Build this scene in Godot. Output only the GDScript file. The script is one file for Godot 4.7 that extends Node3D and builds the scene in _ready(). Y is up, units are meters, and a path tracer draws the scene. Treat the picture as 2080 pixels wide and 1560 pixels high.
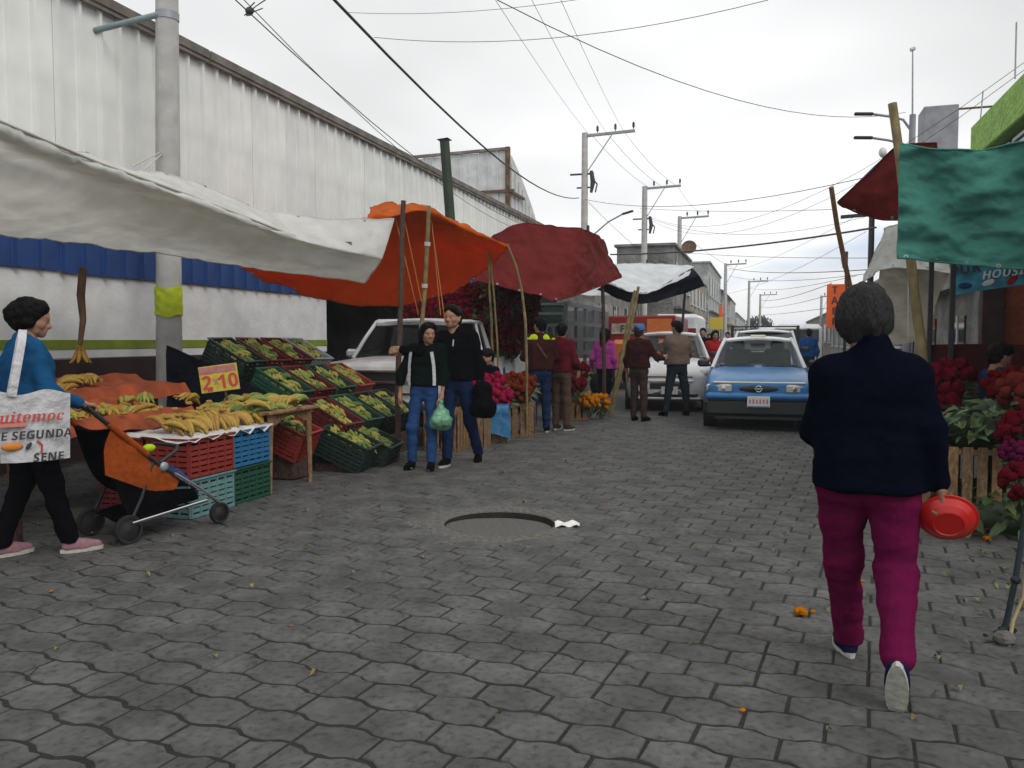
extends Node3D
# A market street under an overcast sky. The street runs along -z, the market hall stands on the -x side; y is up, metres.

class MB:   # collects vertices of one part
	var v := PackedVector3Array()
	var n := PackedVector3Array()
	var c := PackedColorArray()
	var u := PackedVector2Array()
	var i := PackedInt32Array()
	var col := Color.WHITE
	func vert(p: Vector3, nn: Vector3, uv := Vector2.ZERO) -> int:
		v.append(p)
		n.append(nn)
		c.append(col)
		u.append(uv)
		return v.size() - 1
	func face(a: int, b: int, d: int) -> void:   # wound so that it agrees with its normals
		var g := (v[d] - v[a]).cross(v[b] - v[a])
		i.append(a)
		if g.dot(n[a] + n[b] + n[d]) >= 0.0:
			i.append(b)
			i.append(d)
		else:
			i.append(d)
			i.append(b)
	func tri(a: Vector3, b: Vector3, d: Vector3, out: Vector3) -> void:
		var nn := (b - a).cross(d - a).normalized()
		if nn.dot(out) < 0.0:
			nn = -nn
		face(vert(a, nn), vert(b, nn), vert(d, nn))
	func quad(a: Vector3, b: Vector3, d: Vector3, e: Vector3, out: Vector3) -> void:
		var nn := (d - a).cross(e - b).normalized()
		if nn.dot(out) < 0.0:
			nn = -nn
		var p := vert(a, nn, Vector2(0, 1))
		var q := vert(b, nn, Vector2(1, 1))
		var r := vert(d, nn, Vector2(1, 0))
		var s := vert(e, nn, Vector2(0, 0))
		face(p, q, r)
		face(p, r, s)
	func box(o: Vector3, size: Vector3, b := Basis(), bev := 0.0) -> void:
		var h := size * 0.5
		var g := h - Vector3.ONE * minf(bev, minf(h.x, minf(h.y, h.z)) * 0.9)
		for ax in 3:
			var ay := (ax + 1) % 3
			var az := (ax + 2) % 3
			for sg: float in [-1.0, 1.0]:
				var q := []
				for k in [[-1, -1], [1, -1], [1, 1], [-1, 1]]:
					var p := Vector3()
					p[ax] = sg * h[ax]
					p[ay] = k[0] * g[ay]
					p[az] = k[1] * g[az]
					q.append(o + b * p)
				quad(q[0], q[1], q[2], q[3], b[ax] * sg)
				if bev > 0.0 and sg > 0.0:
					for s1: float in [-1.0, 1.0]:
						for s2: float in [-1.0, 1.0]:
							var e := []
							for t: float in [-1.0, 1.0]:
								var p1 := Vector3()
								p1[ax] = t * g[ax]
								p1[ay] = s1 * h[ay]
								p1[az] = s2 * g[az]
								var p2 := p1
								p2[ay] = s1 * g[ay]
								p2[az] = s2 * h[az]
								e.append(o + b * p1)
								e.append(o + b * p2)
							quad(e[0], e[1], e[3], e[2], b[ay] * s1 + b[az] * s2)
		if bev > 0.0:
			for k in 8:
				var s := Vector3(1 if k & 1 else -1, 1 if k & 2 else -1, 1 if k & 4 else -1)
				tri(o + b * (s * Vector3(h.x, g.y, g.z)), o + b * (s * Vector3(g.x, h.y, g.z)), o + b * (s * Vector3(g.x, g.y, h.z)), b * s)
	func bar(a: Vector3, b: Vector3, w: float, d: float, up := Vector3.UP) -> void:   # a straight bar of rectangular section
		var y := (b - a).normalized()
		var x := y.cross(up if absf(y.dot(up)) < 0.98 else Vector3.RIGHT).normalized()
		box((a + b) * 0.5, Vector3(w, a.distance_to(b), d), Basis(x, y, x.cross(y)))
	func tube(p: Array, r: Array, sides := 8, caps := true) -> void:
		var m := p.size()
		var x := Vector3()
		var first := v.size()
		for j in m:
			var t: Vector3 = (p[mini(j + 1, m - 1)] - p[maxi(j - 1, 0)]).normalized()
			if j == 0:
				x = t.cross(Vector3.UP if absf(t.y) < 0.9 else Vector3.RIGHT).normalized()
			x = (x - t * x.dot(t)).normalized()
			var y := t.cross(x)
			var rr: float = r[mini(j, r.size() - 1)]
			for k in sides:
				var a := TAU * k / sides
				var d := x * cos(a) + y * sin(a)
				vert(p[j] + d * rr, d, Vector2(float(k) / sides, float(j) / maxi(1, m - 1)))
		for j in m - 1:
			for k in sides:
				var a := first + j * sides + k
				var b := first + j * sides + (k + 1) % sides
				face(a, b, b + sides)
				face(a, b + sides, a + sides)
		if caps:
			for e: int in [0, m - 1]:
				var out: Vector3 = (p[e] - p[1 if e == 0 else m - 2]).normalized()
				var ctr := vert(p[e], out)
				var f := v.size()
				for k in sides:
					vert(v[first + e * sides + k], out)
				for k in sides:
					face(ctr, f + k, f + (k + 1) % sides)
	func lathe(o: Vector3, b: Basis, prof: Array, sides := 16) -> void:   # prof: Vector2(radius, height) along b.y
		var pts := []
		for q: Vector2 in prof:
			var row := PackedVector3Array()
			for k in sides + 1:
				var a := TAU * k / sides
				row.append(o + b * Vector3(cos(a) * q.x, q.y, sin(a) * q.x))
			pts.append(row)
		for j in prof.size() - 1:
			var e: Vector2 = prof[j + 1] - prof[j]
			var nn := Vector2(e.y, -e.x).normalized()
			var f := v.size()
			for jj in 2:
				for k in sides + 1:
					var a := TAU * k / sides
					vert(pts[j + jj][k], b * Vector3(cos(a) * nn.x, nn.y, sin(a) * nn.x), Vector2(float(k) / sides, jj))
			for k in sides:
				face(f + k, f + k + 1, f + k + sides + 2)
				face(f + k, f + k + sides + 2, f + k + sides + 1)
	func grid(rows: Array, turn := 1.0, wrap := false) -> void:   # a smooth sheet through rows of points
		var m := rows.size()
		var w: int = rows[0].size()
		var first := v.size()
		for j in m:
			for k in w:
				var du: Vector3 = rows[j][(k + 1) % w if wrap else mini(k + 1, w - 1)] - rows[j][(k - 1 + w) % w if wrap else maxi(k - 1, 0)]
				var dv: Vector3 = rows[mini(j + 1, m - 1)][k] - rows[maxi(j - 1, 0)][k]
				vert(rows[j][k], du.cross(dv).normalized() * turn, Vector2(float(k) / (w - 1), float(j) / (m - 1)))
		for j in m - 1:
			for k in (w if wrap else w - 1):
				var a := first + j * w + k
				var b := first + j * w + (k + 1) % w
				face(a, b, b + w)
				face(a, b + w, a + w)
	func sheet(rows: Array, thick: float) -> void:   # cloth with two faces and a rim
		var m := rows.size()
		var w: int = rows[0].size()
		var up := []
		var dn := []
		for j in m:
			var ru := PackedVector3Array()
			var rd := PackedVector3Array()
			for k in w:
				var du: Vector3 = rows[j][mini(k + 1, w - 1)] - rows[j][maxi(k - 1, 0)]
				var dv: Vector3 = rows[mini(j + 1, m - 1)][k] - rows[maxi(j - 1, 0)][k]
				var nn := du.cross(dv).normalized() * thick * 0.5
				ru.append(rows[j][k] + nn)
				rd.append(rows[j][k] - nn)
			up.append(ru)
			dn.append(rd)
		grid(up, 1.0)
		grid(dn, -1.0)
		for k in w - 1:
			quad(up[0][k], up[0][k + 1], dn[0][k + 1], dn[0][k], rows[0][k] - rows[1][k])
			quad(up[m - 1][k], up[m - 1][k + 1], dn[m - 1][k + 1], dn[m - 1][k], rows[m - 1][k] - rows[m - 2][k])
		for j in m - 1:
			quad(up[j][0], up[j + 1][0], dn[j + 1][0], dn[j][0], rows[j][0] - rows[j][1])
			quad(up[j][w - 1], up[j + 1][w - 1], dn[j + 1][w - 1], dn[j][w - 1], rows[j][w - 1] - rows[j][w - 2])
	func prism(poly: PackedVector2Array, t: Transform3D, depth: float, bev := 0.0) -> void:   # poly in x,y; extruded along z from 0 to depth
		var idx := Geometry2D.triangulate_polygon(poly)
		var ctr := Vector2()
		for q in poly:
			ctr += q / poly.size()
		for z: float in [0.0, depth]:
			var f := v.size()
			var k := 1.0 - (bev if z > 0.0 else 0.0)
			var out := t.basis.z.normalized() * (1.0 if z > 0.0 else -1.0)
			for q in poly:
				vert(t * Vector3(ctr.x + (q.x - ctr.x) * k, ctr.y + (q.y - ctr.y) * k, z), out, q)
			for j in range(0, idx.size(), 3):
				face(f + idx[j], f + idx[j + 1], f + idx[j + 2])
		for j in poly.size():
			var a := poly[j]
			var b := poly[(j + 1) % poly.size()]
			var o := Vector2(b.y - a.y, a.x - b.x)
			if o.dot((a + b) * 0.5 - ctr) < 0.0 and bev > 0.0:
				o = -o
			var a2 := ctr + (a - ctr) * (1.0 - bev)
			var b2 := ctr + (b - ctr) * (1.0 - bev)
			quad(t * Vector3(a.x, a.y, 0), t * Vector3(b.x, b.y, 0), t * Vector3(b2.x, b2.y, depth), t * Vector3(a2.x, a2.y, depth), t.basis * Vector3(o.x, o.y, 0) * (1.0 if bev > 0.0 or not Geometry2D.is_polygon_clockwise(poly) else -1.0))
	func ball(o: Vector3, r: Vector3, b := Basis(), su := 10, sv := 7) -> void:
		var f := v.size()
		for j in sv + 1:
			var e := PI * j / sv
			for k in su + 1:
				var a := TAU * k / su
				var d := Vector3(sin(e) * cos(a), cos(e), sin(e) * sin(a))
				vert(o + b * (d * r), (b * (d / r)).normalized(), Vector2(float(k) / su, float(j) / sv))
		for j in sv:
			for k in su:
				var a := f + j * (su + 1) + k
				face(a, a + 1, a + su + 2)
				face(a, a + su + 2, a + su + 1)
	func add(o: MB, t: Transform3D) -> void:
		var f := v.size()
		var nb := t.basis.inverse().transposed()
		var mirrored := t.basis.determinant() < 0.0
		for k in o.v.size():
			v.append(t * o.v[k])
			n.append((nb * o.n[k]).normalized())
		c.append_array(o.c)
		u.append_array(o.u)
		for k in range(0, o.i.size(), 3):
			i.append(f + o.i[k])
			i.append(f + o.i[k + (2 if mirrored else 1)])
			i.append(f + o.i[k + (1 if mirrored else 2)])
	func rumple(noise: FastNoiseLite, amp: float, stretch := Vector3.ONE) -> MB:
		for k in v.size():
			v[k] += n[k] * noise.get_noise_3dv(v[k] * stretch) * amp
		smooth()
		return self
	func smooth() -> void:
		for k in n.size():
			n[k] = Vector3.ZERO
		for k in range(0, i.size(), 3):
			var g := (v[i[k + 2]] - v[i[k]]).cross(v[i[k + 1]] - v[i[k]])
			n[i[k]] += g
			n[i[k + 1]] += g
			n[i[k + 2]] += g
		for k in n.size():
			n[k] = n[k].normalized()
	func mesh() -> ArrayMesh:
		var a := []
		a.resize(Mesh.ARRAY_MAX)
		a[Mesh.ARRAY_VERTEX] = v
		a[Mesh.ARRAY_NORMAL] = n
		a[Mesh.ARRAY_COLOR] = c
		a[Mesh.ARRAY_TEX_UV] = u
		a[Mesh.ARRAY_INDEX] = i
		var m := ArrayMesh.new()
		m.add_surface_from_arrays(Mesh.PRIMITIVE_TRIANGLES, a)
		return m

var M := {}          # materials
var T := {}          # textures
var taken := {}      # names in use
var rng := RandomNumberGenerator.new()
var wob := FastNoiseLite.new()
var fold := FastNoiseLite.new()

func V(x: float, y: float, z: float) -> Vector3:
	return Vector3(x, y, z)

func lin(r: float, g: float, b: float) -> Color:
	return Color(r, g, b).linear_to_srgb()

func numbered(called: String) -> String:
	var k: int = taken.get(called, 0)
	taken[called] = k + 1
	return called if k == 0 else "%s_%03d" % [called, k]

func tag(o: Node3D, label: String, category := "", group := "", kind := "") -> Node3D:
	if label:
		o.set_meta("label", label)
	if category:
		o.set_meta("category", category)
	if group:
		o.set_meta("group", group)
	if kind:
		o.set_meta("kind", kind)
	return o

func thing(called: String, label: String, category: String, at := Vector3.ZERO, turn := 0.0, group := "") -> Node3D:
	var o := Node3D.new()
	o.name = numbered(called)
	add_child(o, true)
	o.position = at
	o.rotation.y = turn
	tag(o, label, category, group)
	return o

func part(called: String, m, mat: Material, parent: Node3D, at := Transform3D()) -> MeshInstance3D:
	var o := MeshInstance3D.new()
	o.name = called
	o.mesh = m.mesh() if m is MB else m
	o.material_override = mat
	o.transform = at
	parent.add_child(o, true)
	return o

func copy(src: Node3D, at: Vector3, turn: float, label: String, group := "") -> Node3D:
	var o: Node3D = src.duplicate()
	o.name = numbered(String(src.name).rstrip("0123456789").rstrip("_"))
	add_child(o, true)
	o.position = at
	o.rotation = Vector3(0, turn, 0)
	tag(o, label, "", group)
	return o

func noise_tex(key: String, freq: float, lo: float, hi: float, octaves := 4, kind := FastNoiseLite.TYPE_SIMPLEX_SMOOTH, size := 256, bump := 0.0) -> void:
	var f := FastNoiseLite.new()
	f.noise_type = kind
	f.frequency = freq
	f.fractal_octaves = octaves
	f.seed = key.length() * 7 + int(freq * 1000)
	var t := NoiseTexture2D.new()
	t.width = size
	t.height = size
	t.seamless = true
	t.noise = f
	if bump > 0.0:
		t.as_normal_map = true
		t.bump_strength = bump
	else:
		var g := Gradient.new()
		g.set_color(0, Color(lo, lo, lo))
		g.set_color(1, Color(hi, hi, hi))
		if key == "paver":   # mostly even stone with a few dark stains and pale flecks
			g.set_color(0, Color(0.5, 0.5, 0.51))
			g.add_point(0.28, Color(0.8, 0.8, 0.8))
			g.add_point(0.42, Color(0.88, 0.88, 0.87))
			g.add_point(0.8, Color(0.95, 0.95, 0.94))
		t.color_ramp = g
	T[key] = t

func mat(key: String, color: Color, rough := 0.8, tex := "", scale := 1.0, nrm := "", ns := 0.5, metal := 0.0, tall := 1.0) -> StandardMaterial3D:
	var m := StandardMaterial3D.new()
	m.resource_name = key
	m.albedo_color = color
	m.roughness = rough
	m.metallic = metal
	m.vertex_color_use_as_albedo = true
	if tex:
		m.albedo_texture = T[tex]
	if nrm:
		m.normal_enabled = true
		m.normal_texture = T[nrm]
		m.normal_scale = ns
	if tex or nrm:
		m.uv1_triplanar = true
		m.uv1_scale = V(scale, scale * tall, scale)
	M[key] = m
	return m

func textures() -> void:
	noise_tex("grain", 0.09, 0.72, 1.0)
	noise_tex("blotch", 0.012, 0.6, 1.0, 5)
	noise_tex("soft", 0.02, 0.84, 1.0, 3)
	noise_tex("stone", 0.06, 0.62, 1.0, 5)
	noise_tex("paver", 0.03, 0.72, 1.0, 6, FastNoiseLite.TYPE_SIMPLEX_SMOOTH, 512)
	noise_tex("stain", 0.02, 0.62, 1.0, 5, FastNoiseLite.TYPE_SIMPLEX_SMOOTH, 512)
	noise_tex("faint", 0.012, 0.9, 1.0, 3)
	noise_tex("fuzz", 0.2, 0.55, 1.0, 3)
	noise_tex("grain_n", 0.12, 0, 1, 4, FastNoiseLite.TYPE_SIMPLEX_SMOOTH, 256, 6.0)
	noise_tex("crease_n", 0.02, 0, 1, 4, FastNoiseLite.TYPE_SIMPLEX_SMOOTH, 256, 10.0)
	noise_tex("stone_n", 0.07, 0, 1, 5, FastNoiseLite.TYPE_SIMPLEX_SMOOTH, 256, 8.0)

func sky_panorama() -> ImageTexture:
	var w := 1024
	var h := 512
	var im := Image.create(w, h, false, Image.FORMAT_RGBF)
	var f := FastNoiseLite.new()
	f.frequency = 0.5
	f.fractal_octaves = 5
	f.seed = 11
	var f2 := FastNoiseLite.new()
	f2.frequency = 1.1
	f2.fractal_octaves = 5
	f2.seed = 5
	for y in h:
		var e := PI * (0.5 - (y + 0.5) / h)
		for x in w:
			var a := TAU * ((x + 0.5) / w - 0.5)
			var d := V(sin(a) * cos(e), sin(e), -cos(a) * cos(e))
			var c := Vector3(0.3, 0.3, 0.29)
			if d.y > 0.0:
				var p := V(d.x, 0.0, d.z) / (d.y + 0.16)
				var k := f.get_noise_3d(p.x * 0.7, 0.0, p.z * 0.7)
				var k2 := f2.get_noise_3d(p.x * 0.45, 3.0, p.z * 0.9)
				var b := 1.07 + 0.62 * clampf(k + 0.08, -0.6, 0.25)
				c = Vector3(0.985, 0.995, 1.0) * b
				var gap := smoothstep(0.02, 0.34, k2 - 0.05 - d.y * 0.5) * smoothstep(0.45, 0.05, d.y)   # thin cloud: the blue shows through low down
				c = c.lerp(Vector3(0.5, 0.66, 0.92), gap * 0.75)
			im.set_pixel(x, y, Color(c.x, c.y, c.z))
	return ImageTexture.create_from_image(im)

func camera_and_light() -> void:
	var cam := Camera3D.new()
	cam.name = "camera"
	cam.fov = 50.603
	cam.near = 0.05
	cam.far = 1500.0
	add_child(cam)
	cam.position = V(0, 1.4, 0)
	cam.rotation_degrees = V(-3.122, 17.31, 0)
	cam.current = true
	var env := Environment.new()
	env.background_mode = Environment.BG_SKY
	var sky := Sky.new()
	var pano := PanoramaSkyMaterial.new()
	pano.panorama = sky_panorama()
	pano.energy_multiplier = 1.08
	sky.sky_material = pano
	env.sky = sky
	env.tonemap_mode = Environment.TONE_MAPPER_LINEAR
	env.tonemap_exposure = 0.83
	env.sdfgi_enabled = true
	env.ssao_enabled = true
	env.ssil_enabled = true
	env.fog_enabled = true
	env.fog_density = 0.0012
	env.fog_light_color = Color(0.86, 0.89, 0.92)
	var we := WorldEnvironment.new()
	we.name = "environment"
	we.environment = env
	add_child(we)
	var sun := DirectionalLight3D.new()
	sun.name = "sun"
	sun.light_energy = 0.5
	sun.light_angular_distance = 30.0
	sun.light_color = Color(1.0, 0.98, 0.95)
	sun.shadow_enabled = true
	sun.rotation_degrees = V(-44, 58, 0)
	add_child(sun)

# --- bodies: rounded bones joined with a smooth minimum, meshed as surface nets
func net(bones: Array, cell: float, k := 70.0, ymin := -99.0, ymax := 99.0) -> MB:
	var lo := Vector3.INF
	var hi := -Vector3.INF
	var mg := 3.2 / k
	for b in bones:
		var r := Vector3.ONE * (maxf(b[2], b[3]) + mg + cell * 2.0)
		lo = lo.min(b[0] - r).min(b[1] - r)
		hi = hi.max(b[0] + r).max(b[1] + r)
	var nx := int((hi.x - lo.x) / cell) + 2
	var ny := int((hi.y - lo.y) / cell) + 2
	var nz := int((hi.z - lo.z) / cell) + 2
	var sx := nx
	var sxy := nx * ny
	var s := PackedFloat32Array()
	s.resize(sxy * nz)
	var inside := PackedInt32Array()
	for b in bones:
		var a: Vector3 = b[0]
		var e: Vector3 = b[1]
		var ra: float = b[2]
		var rb: float = b[3]
		var ab := e - a
		var l2 := maxf(ab.length_squared(), 1e-9)
		var r := Vector3.ONE * (maxf(ra, rb) + mg)
		var i0 := Vector3i((a.min(e) - r - lo) / cell)
		var i1 := Vector3i((a.max(e) + r - lo) / cell)
		for z in range(i0.z, i1.z + 1):
			for y in range(i0.y, i1.y + 1):
				var py := lo.y + y * cell
				if py < ymin or py > ymax:
					continue
				for x in range(i0.x, i1.x + 1):
					var p := Vector3(lo.x + x * cell, py, lo.z + z * cell)
					var h := clampf((p - a).dot(ab) / l2, 0.0, 1.0)
					var d := p.distance_to(a + ab * h) - ra - (rb - ra) * h
					if d < mg:
						var at := x + y * sx + z * sxy
						var was := s[at]
						var now := was + exp(-k * d)
						s[at] = now
						if was <= 1.0 and now > 1.0:
							inside.append(at)
	var cellv := PackedInt32Array()
	cellv.resize(s.size())
	cellv.fill(-1)
	var mb := MB.new()
	var off := [0, 1, sx, sx + 1, sxy, sxy + 1, sxy + sx, sxy + sx + 1]
	var edges := [[0, 1], [2, 3], [4, 5], [6, 7], [0, 2], [1, 3], [4, 6], [5, 7], [0, 4], [1, 5], [2, 6], [3, 7]]
	var steps := [1, sx, sxy]
	for at in inside:
		for ax in 3:
			var st: int = steps[ax]
			for sg in [-1, 1]:
				if s[at + st * sg] > 1.0:
					continue
				var base: int = at if sg > 0 else at - st
				var s1: int = steps[(ax + 1) % 3]
				var s2: int = steps[(ax + 2) % 3]
				var q := [base - s1 - s2, base - s2, base, base - s1]
				var id := []
				for cc: int in q:
					if cellv[cc] < 0:
						var sum := Vector3.ZERO
						var cnt := 0
						var vals := PackedFloat32Array()
						for o: int in off:
							vals.append(clampf(-log(maxf(s[cc + o], 1e-6)), -3.0, 3.0))
						for ed in edges:
							var f0 := vals[ed[0]]
							var f1 := vals[ed[1]]
							if (f0 < 0.0) != (f1 < 0.0):
								var t := f0 / (f0 - f1)
								sum += Vector3(ed[0] & 1, (ed[0] >> 1) & 1, ed[0] >> 2).lerp(Vector3(ed[1] & 1, (ed[1] >> 1) & 1, ed[1] >> 2), t)
								cnt += 1
						var g := Vector3(cc % sx, (cc / sx) % ny, cc / sxy)
						cellv[cc] = mb.vert(lo + (g + sum / maxi(cnt, 1)) * cell, Vector3.ZERO)
					id.append(cellv[cc])
				if sg > 0:
					mb.i.append_array(PackedInt32Array([id[0], id[2], id[1], id[0], id[3], id[2]]))
				else:
					mb.i.append_array(PackedInt32Array([id[0], id[1], id[2], id[0], id[2], id[3]]))
	mb.smooth()
	return mb

func spread(ctrl: Array, nu: int, nv: int) -> Array:   # a smooth surface through a net of control points
	var rows := []
	var m := ctrl.size()
	for j in nv + 1:
		var tv := float(j) / nv * (m - 1)
		var j1 := mini(int(tv), m - 2)
		var row := PackedVector3Array()
		for k in nu + 1:
			var col := []
			for q in [j1 - 1, j1, j1 + 1, j1 + 2]:
				var r: Array = ctrl[clampi(q, 0, m - 1)]
				var w := r.size()
				var tu := float(k) / nu * (w - 1)
				var k1 := mini(int(tu), w - 2)
				col.append((r[k1] as Vector3).cubic_interpolate(r[k1 + 1], r[maxi(k1 - 1, 0)], r[mini(k1 + 2, w - 1)], tu - k1))
			row.append((col[1] as Vector3).cubic_interpolate(col[2], col[0], col[3], tv - j1))
		rows.append(row)
	return rows

func wrinkle(rows: Array, amp: float, freq: float, stretch := Vector3.ONE) -> Array:
	var out := []
	var m := rows.size()
	for j in m:
		var row := PackedVector3Array()
		var w: int = rows[j].size()
		for k in w:
			var du: Vector3 = rows[j][mini(k + 1, w - 1)] - rows[j][maxi(k - 1, 0)]
			var dv: Vector3 = rows[mini(j + 1, m - 1)][k] - rows[maxi(j - 1, 0)][k]
			var p: Vector3 = rows[j][k]
			row.append(p + du.cross(dv).normalized() * (fold.get_noise_3dv(p * freq * stretch) * amp + fold.get_noise_3dv(p * freq * 3.1 * stretch) * amp * 0.3 + (0.3 - absf(wob.get_noise_3dv(p * freq * 1.3 * stretch + V(7, 3, 1)))) * amp * 1.1))
		out.append(row)
	return out

func lettering(s: String, height: float, m: Material, parent: Node3D, t: Transform3D, thick := 0.004, serif := false) -> MeshInstance3D:
	var tm := TextMesh.new()
	var fn := SystemFont.new()
	fn.font_names = PackedStringArray(["Droid Serif" if serif else "Droid Sans"])
	fn.font_weight = 700
	tm.font = fn
	tm.text = s
	tm.font_size = 64
	tm.pixel_size = height / 46.0
	tm.depth = thick
	tm.curve_step = 2.0
	return part("lettering", tm, m, parent, t)

func rope(called: String, label: String, a: Vector3, b: Vector3, r: float, m: Material, sag := 0.0, category := "rope", group := "") -> Node3D:
	var p := []
	var steps := 14 if sag > 0.0 else 3
	for k in steps + 1:
		var t := float(k) / steps
		p.append(a.lerp(b, t) - V(0, sag * 4.0 * t * (1.0 - t), 0))
	var mb := MB.new()
	mb.tube(p, [r], 5)
	var o := part(numbered(called), mb, m, self)
	tag(o, label, category, group)
	return o

func materials() -> void:
	mat("soil", lin(0.02, 0.0175, 0.0135), 0.95, "blotch", 0.9, "grain_n", 0.3)
	for k in 6:
		var t: float = [0.136, 0.146, 0.13, 0.14, 0.15, 0.133][k]
		mat("paver_%d" % k, lin(t, t * 0.995, t * 0.975), 0.8, "paver", 0.9 + k * 0.11, "stone_n", 0.22)
	mat("paving", lin(0.14, 0.139, 0.136), 0.8, "paver", 1.0, "stone_n", 0.22)
	for p in ["paver_0", "paver_1", "paver_2", "paver_3", "paver_4", "paver_5", "paving"]:   # stains run on from stone to stone
		M[p].uv1_world_triplanar = true
		M[p].detail_enabled = true
		M[p].detail_blend_mode = BaseMaterial3D.BLEND_MODE_MUL
		M[p].detail_albedo = T.stain
		M[p].detail_uv_layer = BaseMaterial3D.DETAIL_UV_2
		M[p].uv2_triplanar = true
		M[p].uv2_world_triplanar = true
		M[p].uv2_scale = V(0.23, 0.23, 0.23)
	mat("concrete", lin(0.52, 0.51, 0.49), 0.9, "soft", 0.7, "grain_n", 0.08)
	mat("collar", lin(0.165, 0.155, 0.14), 0.9, "stone", 1.2, "stone_n", 0.6)
	mat("cover", lin(0.14, 0.132, 0.12), 0.8, "stone", 2.1, "stone_n", 0.6)
	mat("sheet_white", lin(0.8, 0.81, 0.79), 0.5, "faint", 0.35)
	mat("sheet_blue", lin(0.009, 0.05, 0.2), 0.6, "soft", 0.5)
	mat("flashing", lin(0.25, 0.215, 0.18), 0.7, "blotch", 0.6)
	mat("plaster_white", lin(0.7, 0.7, 0.7), 0.9, "faint", 0.7, "stone_n", 0.07)
	mat("stripe_green", lin(0.2, 0.26, 0.015), 0.8, "soft", 1.0)
	mat("dado", lin(0.045, 0.018, 0.016), 0.9, "blotch", 0.8)
	mat("rust", lin(0.2, 0.11, 0.06), 0.85, "blotch", 1.2)
	mat("galvanised", lin(0.62, 0.63, 0.63), 0.5, "soft", 0.4)
	mat("steel", lin(0.35, 0.38, 0.4), 0.5, "soft", 1.0, "", 0, 0.4)
	mat("grey_dark", lin(0.1, 0.105, 0.11), 0.6, "soft", 1.0)
	mat("pipe", lin(0.28, 0.35, 0.37), 0.6, "soft", 1.0)
	mat("poster", lin(0.6, 0.72, 0.02), 0.7, "soft", 2.0)
	mat("wire", lin(0.07, 0.07, 0.072), 0.8)
	mat("green_steel", lin(0.02, 0.05, 0.022), 0.6, "blotch", 1.0)
	mat("wood_brown", lin(0.1, 0.055, 0.04), 0.85, "stone", 1.5, "grain_n", 0.4, 0.0, 0.2)
	mat("wood_tan", lin(0.36, 0.2, 0.09), 0.8, "stone", 1.5, "grain_n", 0.4, 0.0, 0.2)
	mat("wood_crate", lin(0.33, 0.2, 0.1), 0.85, "stone", 2.0, "grain_n", 0.4, 0.0, 0.3)
	mat("bamboo", lin(0.36, 0.28, 0.12), 0.6, "blotch", 1.5)
	mat("cord", lin(0.5, 0.2, 0.05), 0.8)
	mat("cord_pale", lin(0.5, 0.48, 0.42), 0.8)
	mat("rope_blue", lin(0.015, 0.03, 0.04), 0.85, "fuzz", 6.0)
	for a in [["tarp_white", 0.84, 0.84, 0.81, 0.95], ["tarp_orange", 0.6, 0.12, 0.012, 0.0], ["tarp_red", 0.15, 0.018, 0.016, 0.9], ["tarp_grey", 0.6, 0.62, 0.64, 0.05], ["tarp_black", 0.008, 0.009, 0.017, 0.0], ["tarp_green", 0.07, 0.25, 0.2, 0.5], ["tarp_beige", 0.5, 0.46, 0.38, 0.6], ["tarp_blue", 0.05, 0.22, 0.5, 0.4]]:
		var m := mat(a[0], lin(a[1], a[2], a[3]), 0.75, "soft", 0.5, "crease_n", 0.5)
		m.metallic_specular = 0.2
		if a[4] > 0.0:
			m.backlight_enabled = true
			m.backlight = lin(minf(1.0, a[1] * a[4]), minf(1.0, a[2] * a[4]), minf(1.0, a[3] * a[4]))
	M.tarp_orange.backlight_enabled = true
	M.tarp_orange.backlight = lin(0.5, 0.045, 0.002)   # the weave lets the red through most
	for a in [["crate_red", 0.3, 0.035, 0.025], ["crate_maroon", 0.13, 0.012, 0.016], ["crate_blue", 0.025, 0.17, 0.36], ["crate_green", 0.015, 0.085, 0.05], ["crate_dark", 0.012, 0.03, 0.024], ["crate_teal", 0.16, 0.3, 0.31], ["crate_grey", 0.32, 0.38, 0.4]]:
		mat(a[0], lin(a[1], a[2], a[3]), 0.5, "soft", 3.0)
	mat("orange_cloth", lin(0.4, 0.07, 0.012), 0.85, "blotch", 1.2, "crease_n", 0.5)
	mat("film", lin(0.7, 0.7, 0.68), 0.35, "soft", 2.0, "crease_n", 0.6)
	for a in [["banana_ripe", 0.55, 0.36, 0.045], ["banana_gold", 0.48, 0.25, 0.03], ["banana_pale", 0.46, 0.42, 0.08], ["banana_green", 0.26, 0.33, 0.05], ["banana_deep", 0.13, 0.2, 0.035]]:
		mat(a[0], lin(a[1], a[2], a[3]), 0.55, "stone", 5.0)
	mat("banana_tip", lin(0.05, 0.04, 0.015), 0.8)
	for a in [["celosia", 0.16, 0.007, 0.018], ["celosia_red", 0.15, 0.008, 0.011], ["celosia_pink", 0.4, 0.015, 0.07], ["celosia_rust", 0.22, 0.04, 0.012], ["celosia_coral", 0.2, 0.033, 0.025], ["marigold", 0.7, 0.23, 0.01], ["purple_bloom", 0.17, 0.011, 0.07]]:
		mat(a[0], lin(a[1], a[2], a[3]), 1.0, "fuzz", 4.0, "stone_n", 0.6).metallic_specular = 0.05
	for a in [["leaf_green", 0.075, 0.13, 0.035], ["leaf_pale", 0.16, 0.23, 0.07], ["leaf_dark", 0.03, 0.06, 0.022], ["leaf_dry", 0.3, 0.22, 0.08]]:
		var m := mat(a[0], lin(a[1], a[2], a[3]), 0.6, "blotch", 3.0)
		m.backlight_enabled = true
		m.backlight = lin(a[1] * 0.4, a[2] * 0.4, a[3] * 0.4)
	mat("paint_white", lin(0.74, 0.75, 0.76), 0.3, "soft", 0.6)
	mat("paint_blue", lin(0.045, 0.19, 0.44), 0.3, "soft", 0.6)
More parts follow.
